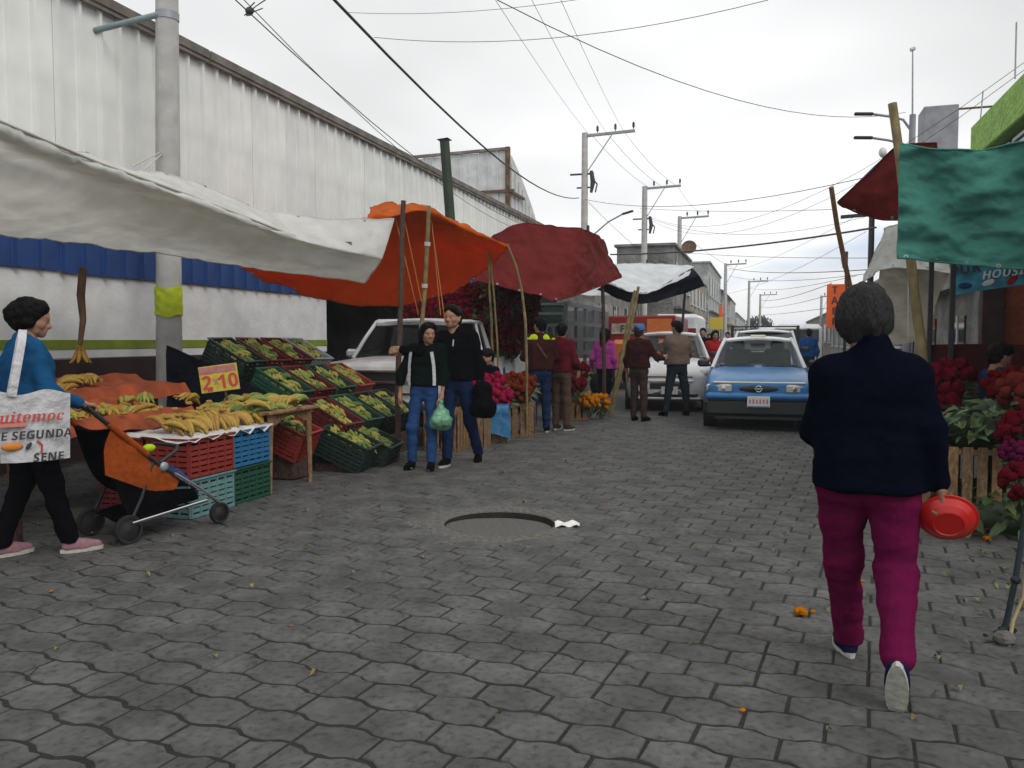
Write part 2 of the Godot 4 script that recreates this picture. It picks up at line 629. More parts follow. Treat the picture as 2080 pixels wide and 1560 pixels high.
	mat("paint_cream", lin(0.68, 0.62, 0.46), 0.35)
	mat("paint_red", lin(0.22, 0.02, 0.015), 0.4, "soft", 0.8)
	mat("paint_orange", lin(0.55, 0.15, 0.02), 0.5, "soft", 0.8)
	for p in ["paint_white", "paint_blue", "paint_red"]:
		M[p].clearcoat_enabled = true
		M[p].clearcoat = 0.12
		M[p].metallic_specular = 0.35
		M[p].clearcoat_roughness = 0.1
	mat("rubber", lin(0.014, 0.014, 0.015), 0.85, "grain", 4.0)
	mat("plastic_black", lin(0.016, 0.016, 0.017), 0.5)
	mat("chrome", lin(0.62, 0.63, 0.65), 0.22, "", 1.0, "", 0, 1.0)
	mat("lamp_glass", lin(0.6, 0.58, 0.52), 0.15, "soft", 4.0)
	mat("amber", lin(0.45, 0.09, 0.01), 0.25)
	mat("plate", lin(0.62, 0.62, 0.63), 0.5)
	mat("ink", lin(0.03, 0.03, 0.035), 0.7)
	mat("ink_red", lin(0.5, 0.06, 0.05), 0.7)
	mat("salmon", lin(0.62, 0.2, 0.16), 0.7)
	mat("ink_orange", lin(0.6, 0.2, 0.02), 0.7)
	mat("pink_print", lin(0.55, 0.22, 0.22), 0.7, "soft", 3.0)
	mat("yellow_print", lin(0.66, 0.52, 0.08), 0.7, "soft", 3.0)
	mat("bag_white", lin(0.58, 0.58, 0.6), 0.75, "soft", 2.0, "crease_n", 0.7)
	var g := mat("glass", Color(0.2, 0.24, 0.23, 0.3), 0.04)
	g.metallic_specular = 0.3
	g.transparency = BaseMaterial3D.TRANSPARENCY_ALPHA
	var gt := mat("glass_tint", Color(0.06, 0.05, 0.05, 0.8), 0.05)
	gt.transparency = BaseMaterial3D.TRANSPARENCY_ALPHA
	gt.metallic_specular = 0.2
	var gd := mat("glass_dark", lin(0.02, 0.024, 0.028), 0.08)
	gd.metallic_specular = 0.6
	var bg := mat("bag_green", Color(0.42, 0.62, 0.5, 0.86), 0.3)
	bg.transparency = BaseMaterial3D.TRANSPARENCY_ALPHA
	mat("seat", lin(0.03, 0.03, 0.032), 0.9)
	mat("skin", lin(0.32, 0.165, 0.1), 0.6)
	mat("skin_dark", lin(0.2, 0.095, 0.055), 0.6)
	for s in ["skin", "skin_dark"]:
		M[s].subsurf_scatter_enabled = true
		M[s].subsurf_scatter_strength = 0.08
	mat("eye", lin(0.5, 0.48, 0.45), 0.2)
	mat("iris", lin(0.01, 0.008, 0.007), 0.2)
	mat("lips", lin(0.22, 0.06, 0.05), 0.5)
	mat("hair_black", lin(0.006, 0.005, 0.005), 0.6, "fuzz", 5.0, "grain_n", 0.5, 0.0, 0.2)
	mat("hair_grey", lin(0.042, 0.042, 0.043), 0.65, "fuzz", 5.0, "grain_n", 0.5, 0.0, 0.15)
	M.hair_black.metallic_specular = 0.2
	M.hair_grey.metallic_specular = 0.2
	for a in [["navy", 0.003, 0.0042, 0.011], ["black_cloth", 0.0045, 0.0045, 0.006], ["magenta_trousers", 0.14, 0.008, 0.052], ["denim", 0.026, 0.07, 0.19], ["denim_dark", 0.013, 0.03, 0.085], ["blue_sweater", 0.014, 0.085, 0.21], ["dark_green", 0.005, 0.011, 0.009], ["maroon_cloth", 0.045, 0.012, 0.012], ["red_jacket", 0.11, 0.01, 0.018], ["khaki", 0.1, 0.06, 0.04], ["magenta_hoodie", 0.42, 0.06, 0.3], ["brown_trousers", 0.06, 0.038, 0.032], ["taupe", 0.16, 0.115, 0.095], ["grey_blue", 0.025, 0.035, 0.042], ["red_shirt", 0.4, 0.02, 0.02], ["blue_shirt", 0.015, 0.08, 0.25], ["hi_vis", 0.45, 0.6, 0.03], ["cap_blue", 0.08, 0.16, 0.33], ["white_cloth", 0.6, 0.6, 0.62], ["navy_shoe", 0.012, 0.018, 0.06], ["pink_shoe", 0.32, 0.17, 0.2], ["sole", 0.5, 0.49, 0.44], ["worn_sole", 0.2, 0.165, 0.11], ["orange_fabric", 0.33, 0.07, 0.015]]:
		mat(a[0], lin(a[1], a[2], a[3]), 0.95, "soft", 4.0, "crease_n", 0.3).metallic_specular = 0.08
	mat("red_plastic", lin(0.48, 0.012, 0.009), 0.3)
	mat("paper", lin(0.68, 0.68, 0.66), 0.8)
	mat("lime", lin(0.3, 0.52, 0.1), 0.85, "soft", 0.4, "stone_n", 0.3)
	mat("grey_panel", lin(0.3, 0.31, 0.34), 0.7, "soft", 0.5)
	mat("sign_orange", lin(0.85, 0.12, 0.01), 0.6)
	for a in [["house_beige", 0.46, 0.4, 0.33], ["house_pale", 0.5, 0.53, 0.5], ["house_grey", 0.3, 0.29, 0.27], ["house_block", 0.27, 0.265, 0.25], ["house_cream", 0.52, 0.48, 0.38], ["house_orange", 0.42, 0.09, 0.035]]:
		mat(a[0], lin(a[1], a[2], a[3]), 0.9, "blotch", 0.25, "stone_n", 0.3)
	mat("roof_dark", lin(0.03, 0.035, 0.05), 0.7)
	mat("yellow_paint", lin(0.65, 0.48, 0.03), 0.7)

# --- the ground: soil to the horizon with a well for the manhole, and stone pavers bedded in it
const HOLE := Vector3(-1.93, 0, -5.86)

func ground() -> void:
	var mb := MB.new()
	var rows := []
	for r: float in [0.47, 0.8, 2.0, 6.0, 18.0, 60.0, 250.0, 900.0]:
		var row := PackedVector3Array()
		for k in 49:
			row.append(HOLE + V(cos(TAU * k / 48) * r, -0.0075, sin(TAU * k / 48) * r))
		rows.append(row)
	mb.grid(rows, 1.0)
	tag(part("ground", mb, M.soil, self), "", "", "", "structure")

func paver_poly(l: float, p: float, a: float, gap: float, jit: Array, part_of := 1.0) -> PackedVector2Array:   # barrel outline; part_of 0.5 is a stone cut in two
	var q := PackedVector2Array()
	var h := l * 0.5 - gap * 1.1
	var x0 := -h
	var x1 := h if part_of == 1.0 else -gap * 1.1
	var off := 0.0 if part_of == 1.0 else l * 0.25
	for k in 7:
		var x := lerpf(x0, x1, k / 6.0)
		q.append(Vector2(x + off, p * 0.5 - gap * 1.75 + a * tanh(1.8 * cos(TAU * x / l)) / 0.947 + jit[k]))
	for k in 7:
		var x := lerpf(x1, x0, k / 6.0)
		q.append(Vector2(x + off, -p * 0.5 + gap * 1.75 - a * tanh(1.8 * cos(TAU * x / l)) / 0.947 + jit[7 + k]))
	return q

func paver_mesh(q: PackedVector2Array, full: bool, mb: MB, t: Transform3D) -> void:   # a stone with a rounded shoulder and a rough crown
	var m := q.size()
	var ctr := mb.vert(t * V(0, 0.0, 0), t.basis.y)
	var rings := []
	for lv in ([[0.0, 0.88], [-0.004, 0.96], [-0.013, 1.0], [-0.04, 1.0]] if full else [[0.0, 0.94], [-0.012, 1.0]]):
		var f := mb.v.size()
		for k in m:
			var s: Vector2 = q[k] * lv[1]
			var nn := Vector3(q[k].x, 0, q[k].y).normalized()
			var up: float = 1.0 if lv[0] == 0.0 else 0.75 if lv[0] > -0.006 else 0.25 if lv[0] > -0.02 else 0.0
			mb.vert(t * V(s.x, lv[0], s.y), (t.basis * (nn * (1.0 - up) + Vector3.UP * up)).normalized())
		rings.append(f)
	for k in m:
		var k2 := (k + 1) % m
		mb.face(ctr, rings[0] + k, rings[0] + k2)
		for r in rings.size() - 1:
			mb.face(rings[r] + k, rings[r] + k2, rings[r + 1] + k2)
			mb.face(rings[r] + k, rings[r + 1] + k2, rings[r + 1] + k)

func pavement() -> void:
	var root := Node3D.new()
	root.name = "pavement"
	add_child(root)
	tag(root, "", "", "", "structure")
	var l := 0.285
	var p := 0.19
	var ang := deg_to_rad(7.0)
	var along := V(cos(ang), 0, sin(ang))     # the courses run nearly straight across the street
	var acr := V(sin(ang), 0, -cos(ang))
	var shapes := []
	for k in 9:
		var jit := []
		for j in 14:
			jit.append(rng.randf_range(-0.007, 0.005))
		var q := paver_poly(l, p, 0.017, 0.0045, jit, 1.0 if k < 7 else 0.5)
		var mb := MB.new()
		paver_mesh(q, true, mb, Transform3D())
		shapes.append([q, mb.mesh(), mb])
	var cand := []
	for r in range(6, 330):
		for k in range(-40, 45):
			var o := 0.5 if r % 2 else 0.0
			var c := along * ((k + o) * l + sin(r * 0.21) * 0.012) + acr * (r * p)
			if c.x < -7.4 or c.x > 5.5 or c.z > -1.2 or c.x < c.z * 1.45 - 1.6 or c.x > -c.z * 0.5 + 1.2:
				continue
			var d := Vector2(c.x - HOLE.x, c.z - HOLE.z).length()
			if d < 0.58:
				continue
			cand.append([c.length_squared(), c, r, k])
	cand.sort_custom(func(a, b): return a[0] < b[0])
	var rest := MB.new()
	var far := MB.new()
	var shown := 0
	for e in cand:
		var c: Vector3 = e[1]
		var dep := rng.randf_range(-0.002, 0.004) + 0.002 * sin(c.x * 2.1) * cos(c.z * 1.7)
		var b := Basis(along, Vector3.UP, -acr) * Basis.from_euler(V(rng.randf_range(-0.012, 0.012), rng.randf_range(-0.025, 0.025), rng.randf_range(-0.01, 0.01)))
		if rng.randf() < 0.5:
			b = b * Basis(Vector3.UP, PI)
		var t := Transform3D(b, c + V(0, dep, 0))
		var s: Array = shapes[rng.randi() % 7]
		# the same view a few steps aside still has its nearest stones single
		var deg := atan2(-c.x, -c.z) - 0.302
		if shown < 300 and c.z < -2.0 and absf(deg) < 0.66:
			shown += 1
			if rng.randf() < 0.07:
				for h: float in [-1.0, 1.0]:
					part("paver", shapes[7 + rng.randi() % 2][1], M["paver_%d" % (rng.randi() % 6)], root, Transform3D(Basis(along, Vector3.UP, -acr) * Basis(Vector3.UP, 0.0 if h < 0.0 else PI), t.origin + along * h * l * 0.25))
				shown += 1
			else:
				part("paver", s[1], M["paver_%d" % (rng.randi() % 6)], root, t)
			continue
		var tone := rng.randf_range(0.88, 1.1) * (1.5 if rng.randf() < 0.012 and c.z < -6.0 else 1.0)
		if c.z > -19.0:
			rest.col = Color(tone, tone * 0.99, tone * 0.97)
			rest.add(s[2], t)
			for k in s[2].v.size():
				rest.c[rest.c.size() - 1 - k] = rest.col
		else:
			far.col = Color(tone, tone * 0.99, tone * 0.97)
			paver_mesh(s[0], false, far, t)
	tag(part("pavers_rest", rest, M.paving, root), "", "", "", "stuff")
	tag(part("pavers_far", far, M.paving, root), "", "", "", "stuff")
	var mb := MB.new()   # beyond the pavers the roadway goes on as one sheet
	mb.quad(V(-7.4, -0.004, -61), V(5.5, -0.004, -61), V(6, -0.004, -420), V(-7.6, -0.004, -420), Vector3.UP)
	tag(part("road", mb, M.paving, self), "", "", "", "structure")

func manhole() -> void:
	var o := thing("manhole", "sunken round manhole with a concrete collar in the paved street", "manhole", HOLE)
	var mb := MB.new()
	mb.lathe(Vector3.ZERO, Basis(), [Vector2(0.82, -0.03), Vector2(0.76, -0.004), Vector2(0.6, -0.002), Vector2(0.57, 0.008), Vector2(0.45, 0.004), Vector2(0.428, -0.002), Vector2(0.422, -0.012)], 40)
	mb.rumple(wob, 0.006)
	part("collar", mb, M.collar, o)
	mb = MB.new()
	mb.lathe(Vector3.ZERO, Basis(), [Vector2(0.424, -0.01), Vector2(0.42, -0.05), Vector2(0.425, -0.2)], 40)
	part("well", mb, M.soil, o)
	mb = MB.new()
	mb.lathe(Vector3.ZERO, Basis(), [Vector2(0.415, -0.03), Vector2(0.41, -0.004), Vector2(0.39, 0.0), Vector2(0.22, 0.004), Vector2(0.0, 0.005)], 40)
	mb.rumple(wob, 0.008)
	part("cover", mb, M.cover, o, Transform3D(Basis(V(1, 0, 0), -0.062), V(0, -0.029, 0.0)))
	mb = MB.new()
	mb.lathe(Vector3.ZERO, Basis(), [Vector2(0.47, -0.19), Vector2(0.0, -0.2)], 24)
	part("floor", mb, M.soil, o)
	var rows := []
	for j in 6:
		var row := PackedVector3Array()
		for k in 9:
			row.append(V(-0.09 + 0.0225 * k, 0.02 + 0.011 * sin(k * 1.3 + j) + 0.007 * cos(j * 2.0), -0.05 + 0.02 * j + 0.01 * sin(k * 0.9)))
		rows.append(row)
	mb = MB.new()
	mb.sheet(rows, 0.002)
	var pp := part("crumpled_paper", mb, M.paper, self, Transform3D(Basis(Vector3.UP, 0.3), HOLE + V(0.53, 0, -0.02)))
	tag(pp, "crumpled white paper scrap lying beside the manhole", "paper")

# --- profiled steel sheet: one sheet of three ribs, in x (outwards) and z, of height h
func sheet_panel(w: float, h: float, pitch: float, rib: float) -> MB:
	var prof := []
	var count := int(round(w / pitch))
	for k in count:
		var z := -w * 0.5 + k * pitch
		for q in [[0.0, 0.0], [pitch * 0.74, 0.0], [pitch * 0.765, rib * 0.15], [pitch * 0.8, rib], [pitch * 0.92, rib], [pitch * 0.965, rib * 0.1]]:
			prof.append(Vector2(q[1], z + q[0]))
	prof.append(Vector2(0.0, w * 0.5))
	var mb := MB.new()
	for k in prof.size() - 1:
		var a: Vector2 = prof[k]
		var b: Vector2 = prof[k + 1]
		mb.quad(V(a.x, 0, a.y), V(b.x, 0, b.y), V(b.x, h, b.y), V(a.x, h, a.y), Vector3.RIGHT)
		mb.quad(V(a.x - 0.003, 0, a.y), V(b.x - 0.003, 0, b.y), V(b.x - 0.003, h, b.y), V(a.x - 0.003, h, a.y), Vector3.LEFT)
		mb.quad(V(a.x, 0, a.y), V(b.x, 0, b.y), V(b.x - 0.003, 0, b.y), V(a.x - 0.003, 0, a.y), Vector3.DOWN)
	return mb

func market_hall() -> void:
	var o := thing("market_hall", "long white corrugated market hall with a blue band and green stripe", "building", V(-7.6, 0, 0))
	var w := 0.915
	var up := sheet_panel(w - 0.004, 2.32, w / 3.0, 0.05).mesh()
	var low := sheet_panel(w - 0.004, 0.85, w / 3.0, 0.05).mesh()
	var k := 0
	var z := -1.3
	var tones := []
	for j in 3:
		var m: StandardMaterial3D = M.sheet_white.duplicate()
		m.albedo_color = lin(0.79 + j * 0.025, 0.8 + j * 0.025, 0.78 + j * 0.02)
		tones.append(m)
	while z > -27.4:
		part("white_sheet", up, tones[rng.randi() % 3], o, Transform3D(Basis(Vector3.UP, 0.0), V(0.02 + 0.003 * (k % 2), 3.0, z)))
		part("blue_sheet", low, M.sheet_blue, o, Transform3D(Basis(Vector3.UP, 0.0), V(0.034 + 0.003 * (k % 2), 2.165 + rng.randf_range(-0.012, 0.012), z)))
		z -= w
		k += 1
	for j in 9:   # lengths of roof flashing, with the dark gap of the sheets' ends under them
		var mb := MB.new()
		mb.box(V(0.03, 5.37, -2.3 - j * 3.0), V(0.22, 0.13, 2.97), Basis(), 0.012)
		mb.box(V(0.1, 5.29, -2.3 - j * 3.0), V(0.04, 0.06, 2.97))
		part("flashing", mb, M.flashing, o)
	var mb := MB.new()
	mb.box(V(-6.0, 5.32, -14.0), V(11.9, 0.05, 27.0), Basis(V(0, 0, 1), -0.03))
	part("roof", mb, M.galvanised, o)
	mb = MB.new()
	mb.box(V(-0.1, 1.69, -6.8), V(0.2, 1.02, 12.6), Basis(), 0.01)
	part("plaster_wall", mb, M.plaster_white, o)
	mb = MB.new()
	mb.box(V(0.004, 1.345, -6.8), V(0.01, 0.105, 12.58))
	part("painted_stripe", mb, M.stripe_green, o)
	mb = MB.new()
	mb.box(V(-0.1, 0.58, -6.8), V(0.19, 1.18, 12.58))
	part("dado", mb, M.dado, o)
	mb = MB.new()
	mb.box(V(-0.15, 4.2, -14.5), V(0.1, 4.1 - 1.8, 26.4))
	mb.box(V(-0.1, 2.5, -14.5), V(0.1, 0.7, 26.4))
	part("backing", mb, M.house_grey, o)
	mb = MB.new()
	mb.box(V(-0.1, 1.08, -22.4), V(0.2, 2.16, 10.4), Basis(), 0.01)
	part("far_wall", mb, M.house_grey, o)
	mb = MB.new()   # the loading bay behind the opening
	mb.box(V(-5.1, 1.1, -15.1), V(0.1, 2.3, 4.4))
	mb.box(V(-2.6, 1.1, -12.95), V(5.0, 2.3, 0.1))
	mb.box(V(-2.6, 1.1, -17.25), V(5.0, 2.3, 0.1))
	mb.box(V(-2.6, 2.3, -15.1), V(5.0, 0.1, 4.4))
	part("loading_bay", mb, M.house_block, o)
	mb = MB.new()
	mb.box(V(-0.1, 2.6, -1.0), V(0.3, 5.2, 0.3))
	part("end_pier", mb, M.house_grey, o)
	mb = MB.new()
	mb.box(V(-6.0, 2.6, -27.7), V(12.0, 5.2, 0.2))
	part("end_wall", mb, M.house_grey, o)
	# the raised hall beyond
	var r := thing("raised_hall", "raised corrugated roof end with rusty corner post above the white hall", "building", V(-7.6, 5.3, -23.9))
	var pan := sheet_panel(0.915, 2.0, 0.305, 0.035).mesh()
	for j in 5:
		part("sheet", pan, M.galvanised, r, Transform3D(Basis(Vector3.UP, -PI / 2) * Basis.from_scale(V(1, 1.0 - j * 0.012, 1)), V(-0.5 - j * 0.915, -0.15, 0)))
	var poly := PackedVector2Array([Vector2(0, -0.15), Vector2(0, 1.85), Vector2(0.5, 1.75), Vector2(1.6, 1.25), Vector2(2.7, 0.6), Vector2(3.7, -0.15)])
	mb = MB.new()
	mb.prism(poly, Transform3D(Basis(Vector3.UP, PI / 2), V(-0.05, 0, 0)), 0.06)
	part("side_wall", mb, M.galvanised, r)
	for j in 8:
		mb = MB.new()
		var zz := 0.35 + j * 0.4
		mb.box(V(0.03, (1.75 - zz * 0.47) * 0.5 - 0.1, -zz), V(0.035, 1.75 - zz * 0.47, 0.06))
		part("rib", mb, M.galvanised, r)
	mb = MB.new()
	mb.box(V(0.03, 0.9, 0.04), V(0.14, 2.1, 0.12), Basis(), 0.01)
	part("corner_post", mb, M.rust, r)
	mb = MB.new()
	mb.box(V(-0.35, 0.62, 0.08), V(1.2, 0.09, 0.06))
	mb.box(V(0.1, 0.62, -0.7), V(0.06, 0.09, 1.5))
	part("rail", mb, M.rust, r)
	mb = MB.new()
	mb.bar(V(0.05, 1.9, 0.03), V(-4.8, 1.82, 0.03), 0.12, 0.08)
	part("edge_trim", mb, M.flashing, r)

func concrete_pole() -> void:
	var o := thing("street_pole", "thick grey concrete pole rising through the white tarp", "pole", V(-6.87, 0, -8.13))
	var mb := MB.new()
	mb.tube([V(-0.02, 0, 0), V(0.0, 1.0, 0), V(0.16, 9.0, 0.0)], [0.158, 0.152, 0.108], 12)
	part("shaft", mb, M.concrete, o)
	mb = MB.new()
	mb.tube([V(0.08, 5.19, 0.1), V(-0.5, 5.07, 0.23), V(-1.06, 4.95, 0.36)], [0.036, 0.036, 0.036], 8)
	part("pipe_arm", mb, M.pipe, o)
	mb = MB.new()
	mb.tube([V(0.085, 5.15, 0), V(0.087, 5.24, 0)], [0.136], 12)
	part("band", mb, M.steel, o)
	mb = MB.new()
	for s in 2:   # the loose wires that hang from the arm
		mb.tube([V(-1.04 + 0.1 * s, 4.95, 0.38), V(-1.02 + 0.14 * s, 4.2, 0.4), V(-1.03 + 0.16 * s, 3.3, 0.42)], [0.006], 4)
	mb.tube([V(-1.04, 4.95, 0.38), V(-0.97, 5.2, 0.3), V(-0.9, 5.5, 0.1)], [0.006], 4)
	part("hanging_wire", mb, M.wire, o)
	mb = MB.new()
	var rows := []
	for j in 9:
		var row := PackedVector3Array()
		for k in 13:
			var a := -0.9 + 2.7 * k / 12.0
			row.append(V(0.02 + sin(a) * 0.162, 1.68 + 0.34 * j / 8.0 + 0.02 * sin(k * 0.8), cos(a) * 0.162 + 0.006 * sin(j * 2.0 + k)))
		rows.append(row)
	mb.sheet(rows, 0.003)
	var p := part("paper_notice", mb, M.poster, self, Transform3D(Basis(Vector3.UP, 0.1), o.position))
	tag(p, "fluorescent yellow notice wrapped around the grey concrete pole", "poster")
	mb = MB.new()
	mb.tube([V(0, 0, 0), V(0.0, 4.9, 0.0)], [0.1, 0.09], 8)
	mb.box(V(0.0, 4.9, 0.0), V(0.2, 0.012, 0.2))
	o = thing("steel_post", "dark green steel post leaning behind the orange tarp", "post", Vector3(-5.046, 0.000, -13.400))
	o.rotation.z = 0.075
	part("shaft", mb, M.green_steel, o)

# --- utility poles and their wires
func utility_pole(label: String, at: Vector3, h: float, r: float, arm: float, extra: int) -> Node3D:
	var o := thing("utility_pole", label, "utility pole", at, 0.0, "utility poles along the street")
	var mb := MB.new()
	mb.tube([V(0, 0, 0), V(0, h, 0)], [r * 1.5, r], 8)
	part("shaft", mb, M.concrete, o)
	mb = MB.new()
	mb.box(V(arm * 0.48, h - 0.08, 0.0), V(arm, 0.1, 0.09), Basis(V(0, 0, 1), 0.03), 0.008)
	part("crossarm", mb, M.steel, o)
	mb = MB.new()
	mb.bar(V(0.05, h - 1.5, 0.02), V(arm * 0.55, h - 0.1, 0.02), 0.04, 0.03)
	part("brace", mb, M.steel, o)
	for k in 3:
		mb = MB.new()
		var x := arm * (0.25 + 0.35 * k)
		mb.lathe(V(x, h - 0.03 + x * 0.03, 0), Basis(), [Vector2(0.02, 0), Vector2(0.025, 0.06), Vector2(0.06, 0.08), Vector2(0.035, 0.14), Vector2(0.055, 0.16), Vector2(0.03, 0.24), Vector2(0, 0.26)], 8)
		part("insulator", mb, M.plastic_black, o)
	if extra > 0:
		mb = MB.new()
		mb.box(V(-0.1, h - 1.5, 0), V(0.9, 0.06, 0.06))
		part("bracket", mb, M.plastic_black, o)
		mb = MB.new()
		mb.box(V(-0.05, h - 2.0, 0), V(0.5, 0.05, 0.06))
		part("bracket", mb, M.plastic_black, o)
		mb = MB.new()
		mb.tube([V(0.25, h - 1.4, 0), V(0.32, h - 1.8, 0.02), V(0.25, h - 2.2, 0)], [0.07, 0.1, 0.05], 6)
		mb.tube([V(0.3, h - 1.7, 0), V(0.48, h - 1.9, 0.02), V(0.42, h - 2.2, 0.05)], [0.03], 5)
		part("fuse_tube", mb, M.plastic_black, o)
		mb = MB.new()
		mb.box(V(0.1, h - 3.6, 0), V(0.16, 0.4, 0.16))
		part("junction_box", mb, M.plastic_black, o)
		mb = MB.new()
		mb.box(V(0.12, h - 4.3, 0), V(0.12, 0.3, 0.14))
		part("junction_box", mb, M.plastic_black, o)
	return o

func wires() -> void:
	var p1 := utility_pole("tallest utility pole with a street lamp, behind the maroon tarp", Vector3(-6.520, 0.000, -30.000), 9.05, 0.11, 1.9, 1)
	var mb := MB.new()
	mb.tube([V(0.1, 5.1, 0), V(0.9, 5.75, 0), V(1.45, 6.02, 0)], [0.03], 6)
	part("lamp_arm", mb, M.steel, p1)
	mb = MB.new()
	mb.box(V(1.62, 6.06, 0), V(0.42, 0.07, 0.14), Basis(V(0, 0, 1), 0.25), 0.02)
	part("lamp_head", mb, M.plastic_black, p1)
	utility_pole("utility pole in front of the grey concrete block", Vector3(-5.501, 0.000, -38.500), 8.55, 0.12, 1.7, 1)
	utility_pole("third utility pole beside the orange satellite dish", Vector3(-4.632, 0.000, -46.000), 8.2, 0.11, 1.6, 0)
	utility_pole("utility pole before the pale two storey house", Vector3(-2.880, 0.000, -62.000), 7.0, 0.11, 1.5, 0)
	utility_pole("slim utility pole beside the dark roofed house", Vector3(-1.457, 0.000, -75.000), 6.6, 0.1, 1.6, 0)
	utility_pole("small far utility pole above the tree", Vector3(-0.597, 0.000, -90.000), 6.2, 0.1, 1.7, 0)
	utility_pole("utility pole beside the orange sign", Vector3(4.546, 0.000, -75.000), 5.2, 0.1, 1.0, 0)
	var dark := thing("utility_pole", "dark pole with crossarm beside the tent", "utility pole", Vector3(2.907, 0.000, -26.000), 0.0, "utility poles along the street")
	mb = MB.new()
	mb.tube([V(0, 0, 0), V(0, 5.2, 0)], [0.1, 0.08], 8)
	part("shaft", mb, M.plastic_black, dark)
	mb = MB.new()
	mb.box(V(-0.1, 5.05, 0), V(1.5, 0.1, 0.08), Basis(V(0, 0, 1), 0.05))
	part("crossarm", mb, M.plastic_black, dark)
	var L := [
		["thick power cable running down from the top to the tallest pole", Vector3(-3.892, 4.577, -6.836), Vector3(-6.664, 6.629, -29.692), 0.016, 0.55],
		["cable bundle with a splice above the concrete pole", Vector3(-6.346, 5.624, -8.753), Vector3(-7.496, 5.261, -28.305), 0.012, 0.55],
		["second cable beside the spliced bundle", Vector3(-6.367, 5.709, -8.962), Vector3(-7.393, 5.121, -28.329), 0.009, 0.75],
		["uppermost cable crossing the sky", Vector3(-8.020, 7.839, -14.652), Vector3(-2.971, 7.288, -14.096), 0.007, 0.12],
		["cable dipping across the top of the sky", Vector3(-8.388, 8.088, -16.650), Vector3(-0.058, 7.663, -16.075), 0.01, 0.35],
		["long cable sagging to the CCTV pole", Vector3(-3.865, 6.411, -11.670), Vector3(3.688, 7.830, -25.644), 0.011, 0.7],
		["steep wire nearest the middle of the sky", Vector3(-3.936, 6.483, -11.652), Vector3(-6.355, 8.989, -29.923), 0.006, 0.1],
		["steep wire second from the middle", Vector3(-3.415, 6.483, -11.814), Vector3(-5.730, 9.025, -30.120), 0.006, 0.1],
		["steep wire third from the middle", Vector3(-2.999, 6.483, -11.944), Vector3(-5.106, 9.061, -30.316), 0.006, 0.1],
		["wire between the two tallest poles, inner", Vector3(-6.303, 9.025, -29.941), Vector3(-5.262, 8.529, -39.154), 0.01, 0.2],
		["wire between the two tallest poles, middle", Vector3(-5.713, 9.025, -30.125), Vector3(-4.683, 8.576, -39.337), 0.01, 0.2],
		["wire between the two tallest poles, outer", Vector3(-5.106, 9.061, -30.316), Vector3(-4.060, 8.623, -39.534), 0.01, 0.2],
		["wire between second and third pole", Vector3(-4.060, 8.623, -39.534), Vector3(-3.336, 8.526, -47.621), 0.01, 0.3],
		["cable from the tallest pole to the maroon tarp peak", Vector3(-6.454, 6.574, -29.754), Vector3(1.846, 4.595, -17.542), 0.012, 0.4],
		["level cable below the maroon tarp peak", Vector3(-5.781, 7.621, -38.940), Vector3(1.951, 5.249, -26.004), 0.012, 0.1],
		["heavy black cable rising toward the tent", Vector3(-4.047, 3.703, -21.948), Vector3(1.919, 3.470, -16.451), 0.02, 0.12],
		["level wire below the heavy black cable", Vector3(-4.738, 6.355, -47.060), Vector3(3.224, 3.811, -26.319), 0.014, 0.1],
		["thin wire above the leaning stick, upper", Vector3(-5.779, 7.458, -38.931), Vector3(4.255, 6.229, -16.288), 0.008, 1.6],
		["thin wire above the leaning stick, lower", Vector3(-5.552, 7.225, -38.989), Vector3(4.257, 6.102, -16.281), 0.008, 1.7],
		["wire from second pole drooping to the leaning stick", Vector3(-5.552, 7.225, -38.989), Vector3(3.020, 5.334, -28.440), 0.01, 0.7],
		["far wire over the houses, highest", Vector3(-2.779, 6.840, -64.483), Vector3(3.048, 3.634, -28.351), 0.016, 0.2],
		["far wire over the houses, middle", Vector3(-2.770, 6.278, -64.453), Vector3(3.050, 3.508, -28.345), 0.014, 0.3],
		["far wire over the houses, lowest", Vector3(-1.596, 6.166, -78.450), Vector3(2.750, 3.445, -28.248), 0.014, 0.3],
		["far wire between small poles", Vector3(-0.591, 5.757, -94.474), Vector3(3.079, 4.184, -43.079), 0.018, 0.3],
		["far fanned wire by the orange sign", Vector3(-3.102, 3.905, -47.430), Vector3(2.329, 4.063, -21.858), 0.008, 0.4],
		["second fanned wire by the orange sign", Vector3(-3.135, 6.653, -64.361), Vector3(2.501, 4.504, -19.839), 0.008, 0.4],
		["far wire low over the street", Vector3(-0.469, 5.334, -104.978), Vector3(3.474, 3.905, -48.431), 0.016, 0.2],
		["low wire just above the taxi's sky", Vector3(-1.009, 4.728, -115.265), Vector3(3.729, 3.367, -53.724), 0.018, 0.1],
		["wire from the third pole to the far houses", Vector3(-4.083, 6.967, -47.300), Vector3(-2.420, 6.840, -64.594), 0.014, 0.1],
		["guy wire from the tallest pole to the concrete block", Vector3(-6.332, 6.483, -29.787), Vector3(-5.898, 5.769, -38.274), 0.012, 0.05],
	]
	for w in L:
		w[3] = w[3] * (1.0 if w[3] > 0.0155 else 0.7)
		rope("cable", w[0], w[1], w[2], w[3], M.wire, w[4], "cable", "overhead cables")
	mb = MB.new()
	var s: Vector3 = Vector3(-6.375, 5.604, -9.163)
	for k in 7:
		var d := V(rng.randf_range(-1, 1), rng.randf_range(-0.5, 0.5), rng.randf_range(-0.3, 0.3)) * 0.26
		mb.tube([s, s + d * 0.6, s + d + V(0.1, 0.04, 0)], [0.008], 4)
	mb.ball(s, V(0.06, 0.05, 0.05))
	tag(part("cable_splice", mb, M.wire, self), "tangled cable splice at the top of the sky", "splice")

# --- people. A figure faces -z, +x is its right hand; measures are those of a figure 1.70 m tall.
var K := {}   # heads, hair, hands and shoes shared between figures

